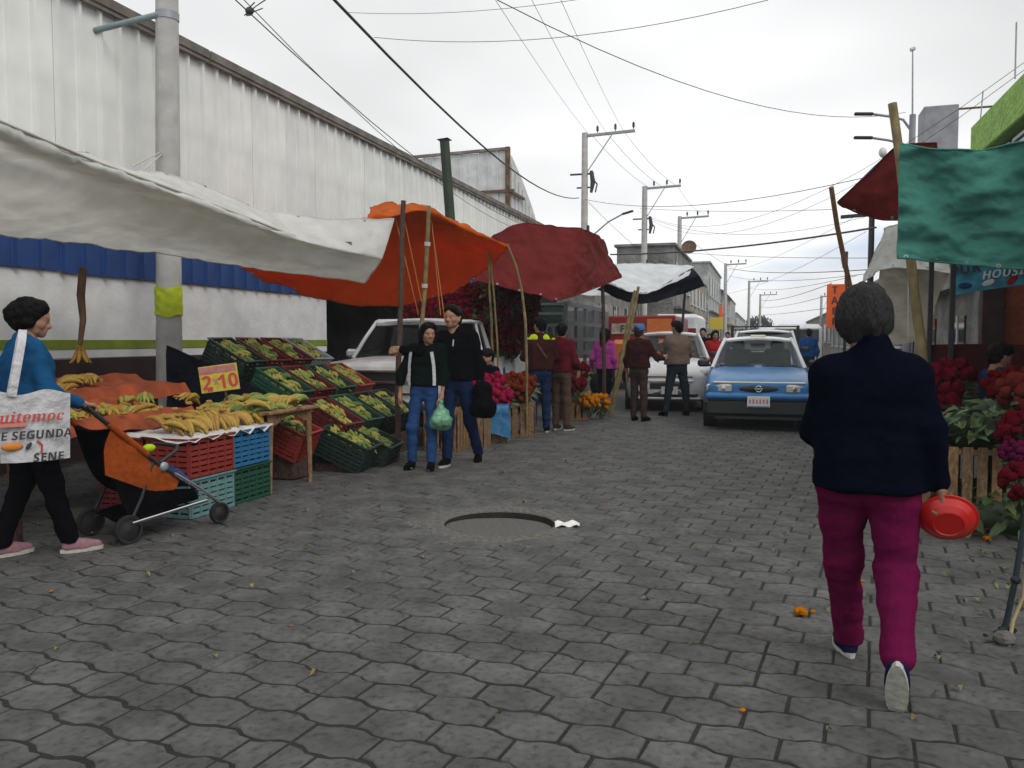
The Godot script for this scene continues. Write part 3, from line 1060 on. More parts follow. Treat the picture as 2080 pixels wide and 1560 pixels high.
func sym(a: Array) -> Array:   # a bone and its mirror image
	return [a, [a[0] * V(-1, 1, 1), a[1] * V(-1, 1, 1), a[2], a[3]]]

func body_kit() -> void:
	var h := [[V(0, 0.03, 0.03), V(0, 0.035, -0.025), 0.082, 0.078], [V(0, 0.06, 0.0), V(0, 0.06, 0.02), 0.07, 0.07], [V(0, -0.03, -0.03), V(0, -0.06, -0.045), 0.056, 0.045], [V(0, -0.088, -0.068), V(0, -0.086, -0.066), 0.02, 0.02], [V(0, 0.0, -0.092), V(0, -0.03, -0.108), 0.01, 0.014], [V(-0.014, -0.036, -0.096), V(0.014, -0.036, -0.096), 0.009, 0.009], [V(-0.03, 0.022, -0.088), V(0.03, 0.022, -0.088), 0.012, 0.012], [V(-0.014, -0.062, -0.084), V(0.014, -0.062, -0.084), 0.009, 0.009], [V(0, -0.07, 0.02), V(0, -0.17, 0.03), 0.055, 0.058]]
	h += sym([V(0.042, -0.025, -0.052), V(0.05, -0.02, -0.03), 0.03, 0.03]) + sym([V(0.09, 0.012, 0.012), V(0.086, -0.025, 0.005), 0.014, 0.011]) + sym([V(0.04, -0.065, -0.02), V(0.055, -0.03, 0.0), 0.03, 0.03])
	K.head = net(h, 0.0065, 140.0)
	for k in K.head.v.size():
		K.head.v[k].x *= 0.88
	K.head.smooth()
	var mb := MB.new()
	for s: float in [-1.0, 1.0]:
		mb.ball(V(s * 0.028, 0.002, -0.081), V(0.014, 0.008, 0.012), Basis(), 8, 6)
	K.eyes = mb
	mb = MB.new()
	for s: float in [-1.0, 1.0]:
		mb.ball(V(s * 0.028, 0.002, -0.09), V(0.006, 0.0065, 0.005), Basis(), 8, 6)
		mb.tube([V(s * 0.012, 0.024, -0.099), V(s * 0.03, 0.029, -0.097), V(s * 0.046, 0.022, -0.086)], [0.003, 0.0045, 0.002], 5)
	K.iris = mb
	mb = MB.new()
	mb.tube([V(-0.022, -0.061, -0.086), V(0, -0.059, -0.0945), V(0.022, -0.061, -0.086)], [0.003, 0.0065, 0.003], 6)
	K.lips = mb
	var short := [[V(0, 0.055, 0.04), V(0, 0.07, -0.01), 0.084, 0.076], [V(0, 0.02, 0.055), V(0, -0.02, 0.055), 0.078, 0.066], [V(-0.03, 0.092, -0.058), V(0.03, 0.092, -0.058), 0.034, 0.034]] + sym([V(0.062, 0.05, 0.0), V(0.07, 0.0, 0.015), 0.03, 0.018]) + sym([V(0.04, 0.075, -0.062), V(0.066, 0.035, -0.036), 0.026, 0.016])
	K.short = net(short, 0.008, 110.0).rumple(wob, 0.016, V(9, 9, 9))
	K.full = net([[V(0, 0.035, 0.02), V(0, 0.03, 0.0), 0.1, 0.1], [V(-0.02, -0.02, 0.035), V(0.02, -0.02, 0.035), 0.088, 0.088], [V(-0.035, -0.075, 0.04), V(0.035, -0.075, 0.04), 0.055, 0.055]] + sym([V(0.055, 0.03, 0.0), V(0.07, -0.04, 0.02), 0.046, 0.036]), 0.007, 90.0).rumple(wob, 0.012, V(26, 5, 26))
	K.long = net(short + [[V(0, 0.0, 0.06), V(0, -0.2, 0.085), 0.085, 0.06], [V(-0.05, 0.0, 0.05), V(-0.06, -0.18, 0.06), 0.055, 0.035], [V(0.05, 0.0, 0.05), V(0.06, -0.18, 0.06), 0.055, 0.035]] + sym([V(0.05, 0.075, -0.03), V(0.088, -0.06, -0.015), 0.04, 0.022]), 0.008, 100.0).rumple(wob, 0.014, V(9, 3, 9))
	K.bun = net(short + [[V(0, 0.03, 0.12), V(0, 0.035, 0.115), 0.05, 0.05], [V(0, 0.06, 0.03), V(0, 0.02, 0.06), 0.092, 0.088]] + sym([V(0.06, 0.05, -0.01), V(0.075, -0.02, 0.02), 0.042, 0.034]), 0.008, 100.0).rumple(wob, 0.02, V(8, 8, 8))
	var cap := [[V(0, 0.07, 0.02), V(0, 0.075, -0.01), 0.092, 0.09], [V(0, 0.05, 0.03), V(0, 0.05, -0.02), 0.094, 0.092]]
	K.cap = net(cap, 0.008, 120.0, 0.035)
	mb = MB.new()
	var rows := []
	for j in 5:
		var row := PackedVector3Array()
		for k in 11:
			var a := PI * (0.12 + 0.76 * k / 10.0)
			var r := 0.085 + 0.07 * j / 4.0
			row.append(V(cos(a) * 0.085, 0.05 - 0.018 * (j / 4.0) - 0.02 * absf(cos(a)), -sin(a) * r))
		rows.append(row)
	mb.sheet(rows, 0.005)
	K.peak = mb
	# a hand hangs from its wrist, fingers down, thumb forward, palm to -x (a right hand)
	for kind in 2:
		var curl := 0.35 if kind == 0 else 1.0
		var b := [[V(0, 0.01, 0), V(0, -0.02, 0), 0.026, 0.026], [V(0, -0.02, -0.022), V(0, -0.078, -0.03), 0.017, 0.014], [V(0, -0.02, 0.0), V(0, -0.08, -0.008), 0.017, 0.013], [V(0, -0.02, 0.02), V(0, -0.074, 0.028), 0.016, 0.013]]
		for f in 4:
			var z := -0.032 + 0.021 * f
			var l: float = [0.07, 0.08, 0.074, 0.056][f]
			var p0 := V(0, -0.08, z)
			var a1 := 0.5 * curl
			var a2 := 1.5 * curl
			var p1 := p0 + V(-sin(a1), -cos(a1), 0) * l * 0.48
			var p2 := p1 + V(-sin(a2), -cos(a2), 0) * l * 0.3
			var p3 := p2 + V(-sin(a2 + 0.7 * curl), -cos(a2 + 0.7 * curl), 0) * l * 0.24
			b += [[p0, p1, 0.0095, 0.009], [p1, p2, 0.009, 0.0082], [p2, p3, 0.0082, 0.0072]]
		b += [[V(-0.004, -0.025, -0.024), V(-0.018 - 0.012 * curl, -0.055, -0.05), 0.013, 0.0105], [V(-0.018 - 0.012 * curl, -0.055, -0.05), V(-0.028 - 0.02 * curl, -0.085, -0.046), 0.0105, 0.0085]]
		K["hand%d" % kind] = net(b, 0.0048, 260.0)
	# a shoe: heel at the origin, toe along -z, ankle above
	K.shoe = net([[V(0, 0.045, 0.0), V(0, 0.04, -0.1), 0.038, 0.04], [V(0, 0.04, -0.1), V(0, 0.034, -0.18), 0.042, 0.032], [V(0, 0.09, -0.01), V(0, 0.05, -0.06), 0.038, 0.04]], 0.01, 120.0, 0.012)
	var foot := PackedVector2Array()
	for k in 18:
		var a := TAU * k / 18.0
		foot.append(Vector2(cos(a) * (0.042 + 0.008 * sin(a)), 0.085 + sin(a) * 0.135))
	mb = MB.new()
	mb.prism(foot, Transform3D(Basis(V(1, 0, 0), V(0, 0, -1), V(0, 1, 0)), V(0, 0, 0)), 0.026)
	K.sole = mb

func person(label: String, at: Vector3, turn: float, height: float, w: Dictionary) -> Node3D:
	var o := thing("person", label, "person", at, turn)
	var s := height / 1.70
	var g: float = w.get("girth", 1.0)
	var J := {"hip": V(0.085, 0.90, 0), "knee": V(0.095, 0.49, -0.015), "ankle": V(0.1, 0.085, 0.01), "shoulder": V(0.172, 1.385, 0.0), "elbow": V(0.235, 1.1, 0.03), "wrist": V(0.24, 0.86, -0.04)}
	var P := {}
	for j in J:
		P[j + "_r"] = J[j]
		P[j + "_l"] = J[j] * V(-1, 1, 1)
	P.merge({"head": V(0, 1.585, -0.015), "lean": V(0, 0, 0), "look": 0.0, "nod": 0.0, "toe_l": 0.15, "toe_r": -0.15, "pitch_l": 0.0, "pitch_r": 0.0, "hand_l": V(0, -1, 0), "hand_r": V(0, -1, 0), "palm_l": V(1, 0, 0), "palm_r": V(-1, 0, 0), "grip_l": 0, "grip_r": 0}, true)
	P.merge(w.get("pose", {}), true)
	var cell: float = w.get("cell", 0.018)
	var ln: Vector3 = P.lean   # how far the chest is shifted over the hips
	var skin: Material = M[w.get("skin", "skin")]
	# the body itself, one surface, a little inside the clothes
	var b := [[V(-0.07, 0.95, 0), V(0.07, 0.95, 0), 0.09 * g, 0.09 * g], [V(-0.06, 1.1, 0) + ln * 0.4, V(0.06, 1.1, 0) + ln * 0.4, 0.09 * g, 0.09 * g], [V(-0.08, 1.3, 0) + ln, V(0.08, 1.3, 0) + ln, 0.095 * g, 0.095 * g], [P.shoulder_l * V(0.8, 1, 1) + ln, P.shoulder_r * V(0.8, 1, 1) + ln, 0.05, 0.05], [V(0, 1.36, 0.01) + ln, P.head + V(0, -0.07, 0.02), 0.06, 0.055]]
	var top := [[V(-0.075, 1.02, 0), V(0.075, 1.02, 0), 0.118 * g, 0.118 * g], [V(-0.07, 1.13, 0) + ln * 0.5, V(0.07, 1.13, 0) + ln * 0.5, 0.118 * g, 0.118 * g], [V(-0.09, 1.27, 0.0) + ln, V(0.09, 1.27, 0.0) + ln, 0.118 * g, 0.118 * g], [P.shoulder_l * V(0.82, 1, 1) + ln, P.shoulder_r * V(0.82, 1, 1) + ln, 0.07, 0.07], [V(0, 1.36, 0.015) + ln, V(0, 1.45, 0.01) + ln, 0.085, 0.064]]
	var hem: float = w.get("hem", 0.93)
	top.append([V(-0.078, hem, 0.005), V(0.078, hem, 0.005), 0.124 * g, 0.124 * g])
	if hem < 0.9:
		top.append([V(-0.078, 0.95, 0.005), V(0.078, 0.95, 0.005), 0.122 * g, 0.122 * g])
	var hp: float = w.get("hips", 1.0 + (g - 1.0) * 0.6)
	var legs := [[V(-0.07, 0.96, 0.005), V(0.07, 0.96, 0.005), 0.104 * hp, 0.104 * hp], [V(-0.07, 0.88, 0.015), V(0.07, 0.88, 0.015), 0.094 * hp, 0.094 * hp]]
	var lr: float = w.get("leg", 1.0)
	for k in ["_l", "_r"]:
		var sh: Vector3 = P["shoulder" + k] + ln
		var el: Vector3 = P["elbow" + k]
		var wr: Vector3 = P["wrist" + k]
		b += [[sh, el, 0.045, 0.038], [el, wr, 0.032, 0.022], [P["hip" + k], P["knee" + k], 0.07, 0.05], [P["knee" + k], P["ankle" + k], 0.048, 0.036]]
		var cuff := el.lerp(wr, 0.94) if w.get("sleeve", 1) == 1 else sh.lerp(el, 0.8)
		if w.get("sleeve", 1) == 1:
			top += [[sh, el, 0.066 * w.get("arm", 1.0), 0.054 * w.get("arm", 1.0)], [el, cuff, 0.054 * w.get("arm", 1.0), 0.042 * w.get("arm", 1.0)]]
		else:
			top.append([sh, cuff, 0.064, 0.062])
		legs += [[P["hip" + k], P["knee" + k], 0.084 * hp * lr, 0.07 * lr], [P["knee" + k], P["ankle" + k] + V(0, 0.01, 0), 0.068 * lr, 0.056 * lr]]
	var sc := Transform3D(Basis.from_scale(Vector3.ONE * s), Vector3.ZERO)
	var mb := MB.new()
	mb.add(net(b, maxf(cell, 0.02), 60.0), sc)
	var hb := Basis(Vector3.UP, P.look) * Basis(V(1, 0, 0), P.nod)
	var ht := Transform3D(hb * s, P.head * s)
	mb.add(K.head, ht)
	for k in ["_l", "_r"]:
		var dir: Vector3 = (P["hand" + k] as Vector3).normalized()
		var palm: Vector3 = P["palm" + k]
		palm = (palm - dir * palm.dot(dir)).normalized()
		var y := -dir
		var x := -palm if k == "_r" else palm
		mb.add(K["hand%d" % P["grip" + k]], Transform3D(Basis(x if k == "_r" else -x, y, (x.cross(y)) * 1.0) * (s * 1.02), P["wrist" + k] * s))
	part("body", mb, skin, o)
	part("eyes", K.eyes, M.eye, o, ht)
	part("brows_and_irises", K.iris, M.iris, o, ht)
	part("lips", K.lips, M.lips, o, ht)
	if w.has("hair"):
		part("hair", K[w.hair], M[w.get("hair_mat", "hair_black")], o, ht * Transform3D(Basis.from_scale(Vector3.ONE * w.get("hair_size", 1.0)), Vector3.ZERO))
	if w.get("cap", "") != "":
		part("cap", K.cap, M[w.cap], o, ht)
		part("cap_peak", K.peak, M[w.get("peak", "white_cloth")], o, ht)
	mb = MB.new()
	var tn := net(top, cell, 60.0, hem)
	tn.rumple(fold, 0.016 * w.get("folds", 1.0), V(3.5, 6, 3.5))
	mb.add(tn, sc)
	var tp := part(w.get("top_name", "jacket"), mb, M[w.top], o)
	mb = MB.new()
	var tl := net(legs, cell, 75.0, w.get("cuff", 0.07), hem + 0.06)
	tl.rumple(fold, 0.014, V(4, 8, 4))
	mb.add(tl, sc)
	part("trousers", mb, M[w.legs], o)
	for k in ["_l", "_r"]:
		var bs := Basis(Vector3.UP, P["toe" + k]) * Basis(V(1, 0, 0), P["pitch" + k])
		var an: Vector3 = P["ankle" + k]
		var org := an - bs * V(0, 0.085, -0.01)
		var st := Transform3D(bs * s, org * s)
		var shoe := part("shoe", K.shoe, M[w.shoes], o, st)
		part("sole", K.sole, M[w.get("sole", "sole")], shoe)
	tp.set_meta("hem", hem)
	return o

func strap(pts: Array, width: float, thick: float, m: Material, parent: Node3D, called: String) -> MeshInstance3D:   # a flat ribbon on a curve
	var rows := []
	for j in pts.size():
		var t: Vector3 = (pts[mini(j + 1, pts.size() - 1)][0] - pts[maxi(j - 1, 0)][0]).normalized()
		var x: Vector3 = t.cross(pts[j][1]).normalized() * width * 0.5
		rows.append(PackedVector3Array([pts[j][0] - x, pts[j][0], pts[j][0] + x]))
	var mb := MB.new()
	mb.sheet(rows, thick)
	return part(called, mb, m, parent)

func people() -> void:
	body_kit()
	# the walker in the foreground, seen from behind
	var wk := person("person in dark navy jacket and magenta trousers walking away in the foreground", V(0.4, 0, -3.5), -0.1, 1.63, {"top": "navy", "legs": "magenta_trousers", "shoes": "navy_shoe", "hair": "full", "hair_size": 0.98, "hair_mat": "hair_grey", "skin": "skin_dark", "girth": 1.1, "hips": 1.16, "leg": 1.12, "arm": 1.0, "hem": 0.84, "folds": 1.1, "cell": 0.013, "sole": "sole", "cuff": 0.06,
		"pose": {"hip_l": V(-0.1, 0.9, 0), "hip_r": V(0.1, 0.9, 0), "knee_l": V(-0.09, 0.49, -0.14), "ankle_l": V(-0.06, 0.085, -0.33), "knee_r": V(0.115, 0.5, 0.0), "ankle_r": V(0.12, 0.2, 0.2), "pitch_r": -1.12, "toe_l": 0.25, "toe_r": -0.05,
		"shoulder_l": V(-0.165, 1.31, 0), "shoulder_r": V(0.165, 1.31, 0), "elbow_l": V(-0.215, 1.07, -0.06), "wrist_l": V(-0.18, 0.98, -0.28), "hand_l": V(0.3, -0.1, -1), "elbow_r": V(0.225, 1.1, 0.05), "wrist_r": V(0.265, 0.875, 0.02), "hand_r": V(0.15, -1, 0.05), "grip_r": 1, "grip_l": 1, "head": V(-0.03, 1.565, -0.03), "nod": -0.08}})
	var mb := MB.new()   # the dish hangs from the right hand, its open side turned to the leg
	mb.lathe(Vector3.ZERO, Basis(), [Vector2(0.0, 0.004), Vector2(0.06, 0.004), Vector2(0.063, 0.0), Vector2(0.068, 0.003), Vector2(0.09, 0.02), Vector2(0.113, 0.046), Vector2(0.126, 0.05), Vector2(0.127, 0.054), Vector2(0.113, 0.052), Vector2(0.086, 0.024), Vector2(0.066, 0.009), Vector2(0.0, 0.008)], 32)
	var dish := part("plastic_dish", mb, M.red_plastic, self, Transform3D(Basis.from_euler(V(-1.1, -0.45, 0.3)) * 0.84, wk.transform * V(0.285, 0.695, 0.05)))
	tag(dish, "bright red plastic dish held in the walker's hanging hand", "dish")
	# woman with the pushchair
	var wo := person("woman in a blue sweater pushing a pushchair beside the banana stall", Vector3(-4.528, 0.000, -4.049), -0.47, 1.64, {"top": "blue_sweater", "legs": "black_cloth", "shoes": "pink_shoe", "hair": "bun", "girth": 1.2, "leg": 1.05, "hem": 0.95, "cell": 0.015, "top_name": "sweater",
		"pose": {"knee_l": V(-0.09, 0.49, 0.02), "ankle_l": V(-0.1, 0.085, 0.16), "knee_r": V(0.09, 0.5, -0.1), "ankle_r": V(0.1, 0.085, -0.2), "elbow_r": V(0.25, 1.12, -0.05), "wrist_r": V(0.17, 1.02, -0.27), "hand_r": V(-0.2, -0.2, -1), "palm_r": V(0, -1, 0), "grip_r": 1, "elbow_l": V(-0.25, 1.12, -0.05), "wrist_l": V(-0.17, 1.02, -0.27), "hand_l": V(0.2, -0.2, -1), "palm_l": V(0, -1, 0), "grip_l": 1, "head": V(0, 1.58, -0.04), "nod": -0.1, "look": -0.25}})
	tote_bag(wo)
	# the couple
	var girl := person("young woman in a black and white track jacket leaning on her companion", Vector3(-3.531, 0.000, -8.117), PI + 0.15, 1.58, {"top": "dark_green", "legs": "denim", "shoes": "black_cloth", "sole": "black_cloth", "hair": "long", "girth": 0.84, "cell": 0.016, "hem": 0.97,
		"pose": {"ankle_r": V(0.14, 0.085, -0.02), "knee_r": V(0.13, 0.49, -0.05), "ankle_l": V(-0.1, 0.085, -0.06), "elbow_r": V(0.27, 1.1, 0.0), "wrist_r": V(0.28, 0.86, -0.03), "elbow_l": V(-0.25, 1.1, 0.02), "wrist_l": V(-0.23, 0.86, -0.07), "grip_l": 1, "head": V(-0.06, 1.57, -0.03), "look": 0.55, "lean": V(-0.03, 0, 0)}})
	for sd: float in [-1.0, 1.0]:   # white side panels of the track jacket
		strap([[V(sd * 0.115, 1.27, -0.108), V(sd * 0.5, 0, -1)], [V(sd * 0.135, 1.12, -0.096), V(sd * 0.6, 0, -1)], [V(sd * 0.14, 0.97, -0.094), V(sd * 0.6, 0, -1)], [V(sd * 0.138, 0.91, -0.094), V(sd * 0.6, 0, -1)]], 0.035, 0.006, M.white_cloth, girl, "side_panel")
	var boy := person("young man in a dark hooded jacket with his arm round the young woman", Vector3(-3.256, 0.000, -8.385), PI + 0.1, 1.75, {"top": "black_cloth", "legs": "denim_dark", "shoes": "black_cloth", "hair": "short", "girth": 0.96, "cell": 0.016, "hem": 0.93,
		"pose": {"ankle_l": V(-0.14, 0.085, 0.4), "knee_l": V(-0.12, 0.49, 0.12), "pitch_l": -0.3, "ankle_r": V(0.1, 0.085, -0.02), "shoulder_r": V(0.18, 1.38, -0.03), "elbow_r": V(0.31, 1.24, -0.3), "wrist_r": V(0.52, 1.26, -0.3), "hand_r": V(1, -0.1, 0.1), "palm_r": V(0, -0.4, 1), "head": V(0.03, 1.59, -0.03), "look": -0.25, "nod": 0.08, "elbow_l": V(-0.26, 1.1, 0.02), "wrist_l": V(-0.26, 0.86, 0.0)}})
	strap([[V(0.0, 1.4, -0.118), V(0, 0, -1)], [V(0.0, 1.33, -0.14), V(0, 0, -1)]], 0.012, 0.006, M.white_cloth, boy, "zip")
	mb = net([[V(0, 0.16, 0), V(0, 0.34, 0), 0.12, 0.11], [V(-0.05, 0.14, 0.02), V(0.05, 0.14, 0.02), 0.1, 0.1], [V(0, 0.18, 0.1), V(0, 0.28, 0.1), 0.06, 0.05]], 0.016, 60.0).rumple(fold, 0.03, V(4, 4, 4))
	var bp := thing("backpack", "black backpack hanging at the young man's side", "backpack", boy.transform * V(-0.3, 0.5, 0.0), 0.4)
	part("pack", mb, M.black_cloth, bp)
	strap([[V(-0.05, 0.42, -0.03), V(0, 0, -1)], [V(-0.05, 0.55, -0.02), V(0, 0, -1)], [V(0.0, 0.6, 0.0), V(0, 0, -1)]], 0.04, 0.008, M.black_cloth, bp, "strap")
	# her carrier bag
	mb = net([[V(0, 0.12, 0), V(0, 0.16, 0), 0.1, 0.09], [V(-0.04, 0.09, 0), V(0.05, 0.1, 0.02), 0.08, 0.08], [V(0, 0.2, 0), V(0, 0.28, 0), 0.05, 0.015], [V(0, 0.28, 0), V(0, 0.32, 0), 0.015, 0.02]], 0.012, 60.0).rumple(fold, 0.04, V(6, 6, 6))
	var cb := thing("carrier_bag", "pale green plastic carrier bag in the young woman's hand", "bag", girl.transform * V(-0.21, 0.42, -0.1))
	part("bag", mb, M.bag_green, cb)
	mb = MB.new()
	for k in 4:
		mb.ball(V(-0.03 + 0.03 * k, 0.1 + 0.03 * (k % 2), 0.01 * k), V(0.04, 0.035, 0.035))
	part("fruit", mb, M.banana_pale, cb)
	# men by the flower sellers
	var hv := person("man in dark jacket with neon yellow shoulders, back turned, by the flowers", Vector3(-3.245, 0.000, -11.817), 0.35, 1.72, {"top": "maroon_cloth", "legs": "denim_dark", "shoes": "black_cloth", "hair": "short", "girth": 1.1, "pose": {"elbow_l": V(-0.24, 1.12, -0.06), "wrist_l": V(-0.14, 1.05, -0.26), "elbow_r": V(0.24, 1.12, -0.06), "wrist_r": V(0.12, 1.05, -0.28), "look": 0.5}})
	for sd: float in [-1.0, 1.0]:
		var yoke := net([[V(sd * 0.07, 1.405, 0.018), V(sd * 0.165, 1.395, 0.012), 0.082, 0.075]], 0.014, 60.0, 1.39)
		part("neon_yoke", yoke, M.hi_vis, hv)
	strap([[V(-0.12, 1.44, 0.06), V(0, 0.4, 1)], [V(-0.02, 1.3, 0.135), V(0, 0, 1)], [V(0.1, 1.12, 0.14), V(0, 0, 1)]], 0.03, 0.006, M.khaki, hv, "bag_strap")
	person("man in a red jacket and khaki trousers behind the neon shouldered man", Vector3(-2.996, 0.000, -12.175), -0.3, 1.64, {"top": "red_jacket", "legs": "khaki", "shoes": "brown_trousers", "hair": "short", "girth": 1.05, "pose": {"elbow_l": V(-0.24, 1.12, -0.05), "wrist_l": V(-0.12, 1.0, -0.26), "look": 0.4, "elbow_r": V(0.26, 1.1, 0.0), "wrist_r": V(0.2, 0.98, -0.2)}})
	person("woman in a bright magenta hooded top walking past the stake truck", Vector3(-2.975, 0.000, -15.615), -0.35, 1.6, {"top": "magenta_hoodie", "legs": "black_cloth", "shoes": "black_cloth", "hair": "long", "girth": 1.08, "top_name": "hooded_top", "hem": 0.88, "pose": {"ankle_r": V(0.11, 0.1, 0.22), "knee_r": V(0.1, 0.49, 0.02), "pitch_r": -0.4, "ankle_l": V(-0.1, 0.085, -0.16), "elbow_l": V(-0.26, 1.1, 0.08), "wrist_l": V(-0.32, 0.92, 0.0)}})
	person("man in a blue cap, maroon jacket and brown trousers by the white car", Vector3(-2.070, 0.000, -13.983), -0.35, 1.63, {"top": "maroon_cloth", "legs": "brown_trousers", "shoes": "black_cloth", "sole": "black_cloth", "hair": "short", "hair_mat": "hair_grey", "cap": "cap_blue", "girth": 1.08, "hem": 0.95, "pose": {"elbow_r": V(0.3, 1.14, -0.1), "wrist_r": V(0.32, 1.12, -0.32), "hand_r": V(0.2, 0.3, -1), "elbow_l": V(-0.24, 1.1, 0.03), "wrist_l": V(-0.25, 0.85, -0.02)}})
	person("stout man in a taupe shirt and dark jeans talking to the capped man", Vector3(-1.540, 0.000, -15.097), 0.6, 1.72, {"top": "taupe", "legs": "grey_blue", "shoes": "black_cloth", "sole": "black_cloth", "hair": "short", "girth": 1.3, "hem": 0.94, "sleeve": 0, "top_name": "shirt", "pose": {"ankle_l": V(-0.22, 0.085, 0.0), "knee_l": V(-0.16, 0.49, 0), "ankle_r": V(0.22, 0.085, 0.0), "knee_r": V(0.17, 0.49, 0), "elbow_l": V(-0.3, 1.14, -0.1), "wrist_l": V(-0.24, 1.12, -0.32), "elbow_r": V(0.3, 1.12, 0.0), "wrist_r": V(0.28, 0.95, -0.2), "look": 0.3}})
	# sellers and passers-by further off
	person("flower seller in navy sitting behind the pink blooms", Vector3(-3.762, 0.000, -10.900) + V(0, -0.35, 0), PI - 0.5, 1.6, {"top": "navy", "legs": "black_cloth", "shoes": "black_cloth", "hair": "short", "cell": 0.022, "pose": {"elbow_l": V(-0.24, 1.12, -0.1), "wrist_l": V(-0.1, 1.05, -0.32), "elbow_r": V(0.24, 1.12, -0.1), "wrist_r": V(0.1, 1.05, -0.32), "nod": -0.25}})
	person("woman in a red shirt behind the taxi's mirror", Vector3(-1.128, 0.000, -19.500), PI + 0.3, 1.6, {"top": "red_shirt", "legs": "denim_dark", "shoes": "black_cloth", "hair": "long", "cell": 0.024, "top_name": "shirt"})
	person("dark dressed person standing behind the white car", Vector3(-1.540, 0.000, -21.500), PI, 1.68, {"top": "navy", "legs": "black_cloth", "shoes": "black_cloth", "hair": "short", "cell": 0.024})
	person("person in blue walking beyond the taxi near the orange sign", Vector3(1.148, 0.000, -24.000), 0.2, 1.68, {"top": "blue_shirt", "legs": "denim_dark", "shoes": "black_cloth", "hair": "short", "cell": 0.024, "top_name": "shirt"})
	person("far pedestrian in dark blue between the parked vehicles", Vector3(-1.291, 0.000, -30.000), PI, 1.65, {"top": "denim_dark", "legs": "black_cloth", "shoes": "black_cloth", "hair": "short", "cell": 0.026})
	person("far pedestrian in yellow left of the dark dressed person", Vector3(-2.117, 0.000, -33.000), PI, 1.62, {"top": "hi_vis", "legs": "black_cloth", "shoes": "black_cloth", "hair": "long", "cell": 0.026})
	person("child in a dark blue striped jacket seated at the flower stall", Vector3(1.877, 0.000, -7.750) + V(0, -0.1, 0), -1.2, 1.45, {"top": "denim_dark", "legs": "black_cloth", "shoes": "black_cloth", "hair": "short", "skin": "skin_dark", "cell": 0.02, "pose": {"elbow_l": V(-0.24, 1.15, -0.1), "wrist_l": V(-0.16, 1.12, -0.34), "hand_l": V(0, 0, -1), "elbow_r": V(0.24, 1.15, -0.1), "wrist_r": V(0.16, 1.12, -0.34), "hand_r": V(0, 0, -1), "nod": -0.2}})

func tote_bag(wo: Node3D) -> void:
	var o := thing("tote_bag", "white printed plastic tote bag hanging from the woman's shoulder", "bag", wo.transform * V(0.325, 0.86, 0.05), wo.rotation.y + PI / 2 - 0.1)
	# the printed side is the bag's own +z side; x runs forward
	var rows := []
	for j in 13:
		var v := j / 12.0
		var row := PackedVector3Array()
		for k in 15:
			var q := k / 14.0 - 0.5
			row.append(V(q * (0.37 + 0.03 * v), -0.2 + 0.42 * v + 0.015 * sin(q * 9.0) * v, 0.05 * cos(q * PI) * (1.15 - v * 0.7) + 0.006 * sin(q * 16.0 + v * 4.0)))
		rows.append(row)
	var mb := MB.new()
	mb.sheet(rows, 0.003)
	part("front_panel", mb, M.bag_white, o)
	var back := []
	for row in rows:
		var r2 := PackedVector3Array()
		for p: Vector3 in row:
			r2.append(V(p.x, p.y, -p.z * 0.6 - 0.004))
		back.append(r2)
	mb = MB.new()
	mb.sheet(back, 0.003)
	part("back_panel", mb, M.bag_white, o)
	for z: float in [0.03, -0.03]:
		strap([[V(-0.12, 0.2, z), V(0, 0, 1)], [V(-0.09, 0.36, z * 0.9), V(0, 0, 1)], [V(-0.05, 0.53, z - 0.06), V(0, 0.3, 1)], [V(-0.03, 0.6, -0.11), V(0, 1, 0.3)]], 0.045, 0.004, M.bag_white, o, "strap")
	var pz := 0.058
	lettering("uitemoc", 0.06, M.ink_red, o, Transform3D(Basis(V(1, 0, 0), V(0.25, 1, 0), V(0, 0, 1)), V(-0.02, 0.075, pz)), 0.003, true)
	mb = MB.new()
	mb.box(V(-0.13, 0.035, 0.045), V(0.15, 0.032, 0.02))
	part("printed_bar", mb, M.salmon, o)
	lettering("E SEGUNDA", 0.05, M.ink, o, Transform3D(Basis(V(1, 0, 0), V(0.12, 1, 0), V(0, 0, 1)), V(0.0, -0.035, pz + 0.002)), 0.003)
	lettering("SENE", 0.05, M.ink, o, Transform3D(Basis(V(1, 0, 0), V(0.1, 1, 0), V(0, 0, 1)), V(0.06, -0.175, pz + 0.004)), 0.003)
	mb = MB.new()
	mb.ball(V(-0.13, -0.1, 0.045), V(0.06, 0.025, 0.014))
	part("printed_flower", mb, M.ink_orange, o)
	mb = MB.new()
	mb.ball(V(-0.045, -0.1, 0.06), V(0.012, 0.025, 0.004), Basis(V(0, 0, 1), -0.6))
	part("printed_leaf", mb, M.ink, o)
	mb = MB.new()
	mb.tube([V(0.0, -0.07, 0.066), V(0.025, -0.1, 0.066), V(0.02, -0.15, 0.062)], [0.006], 5)
	part("printed_stem", mb, M.ink_red, o)

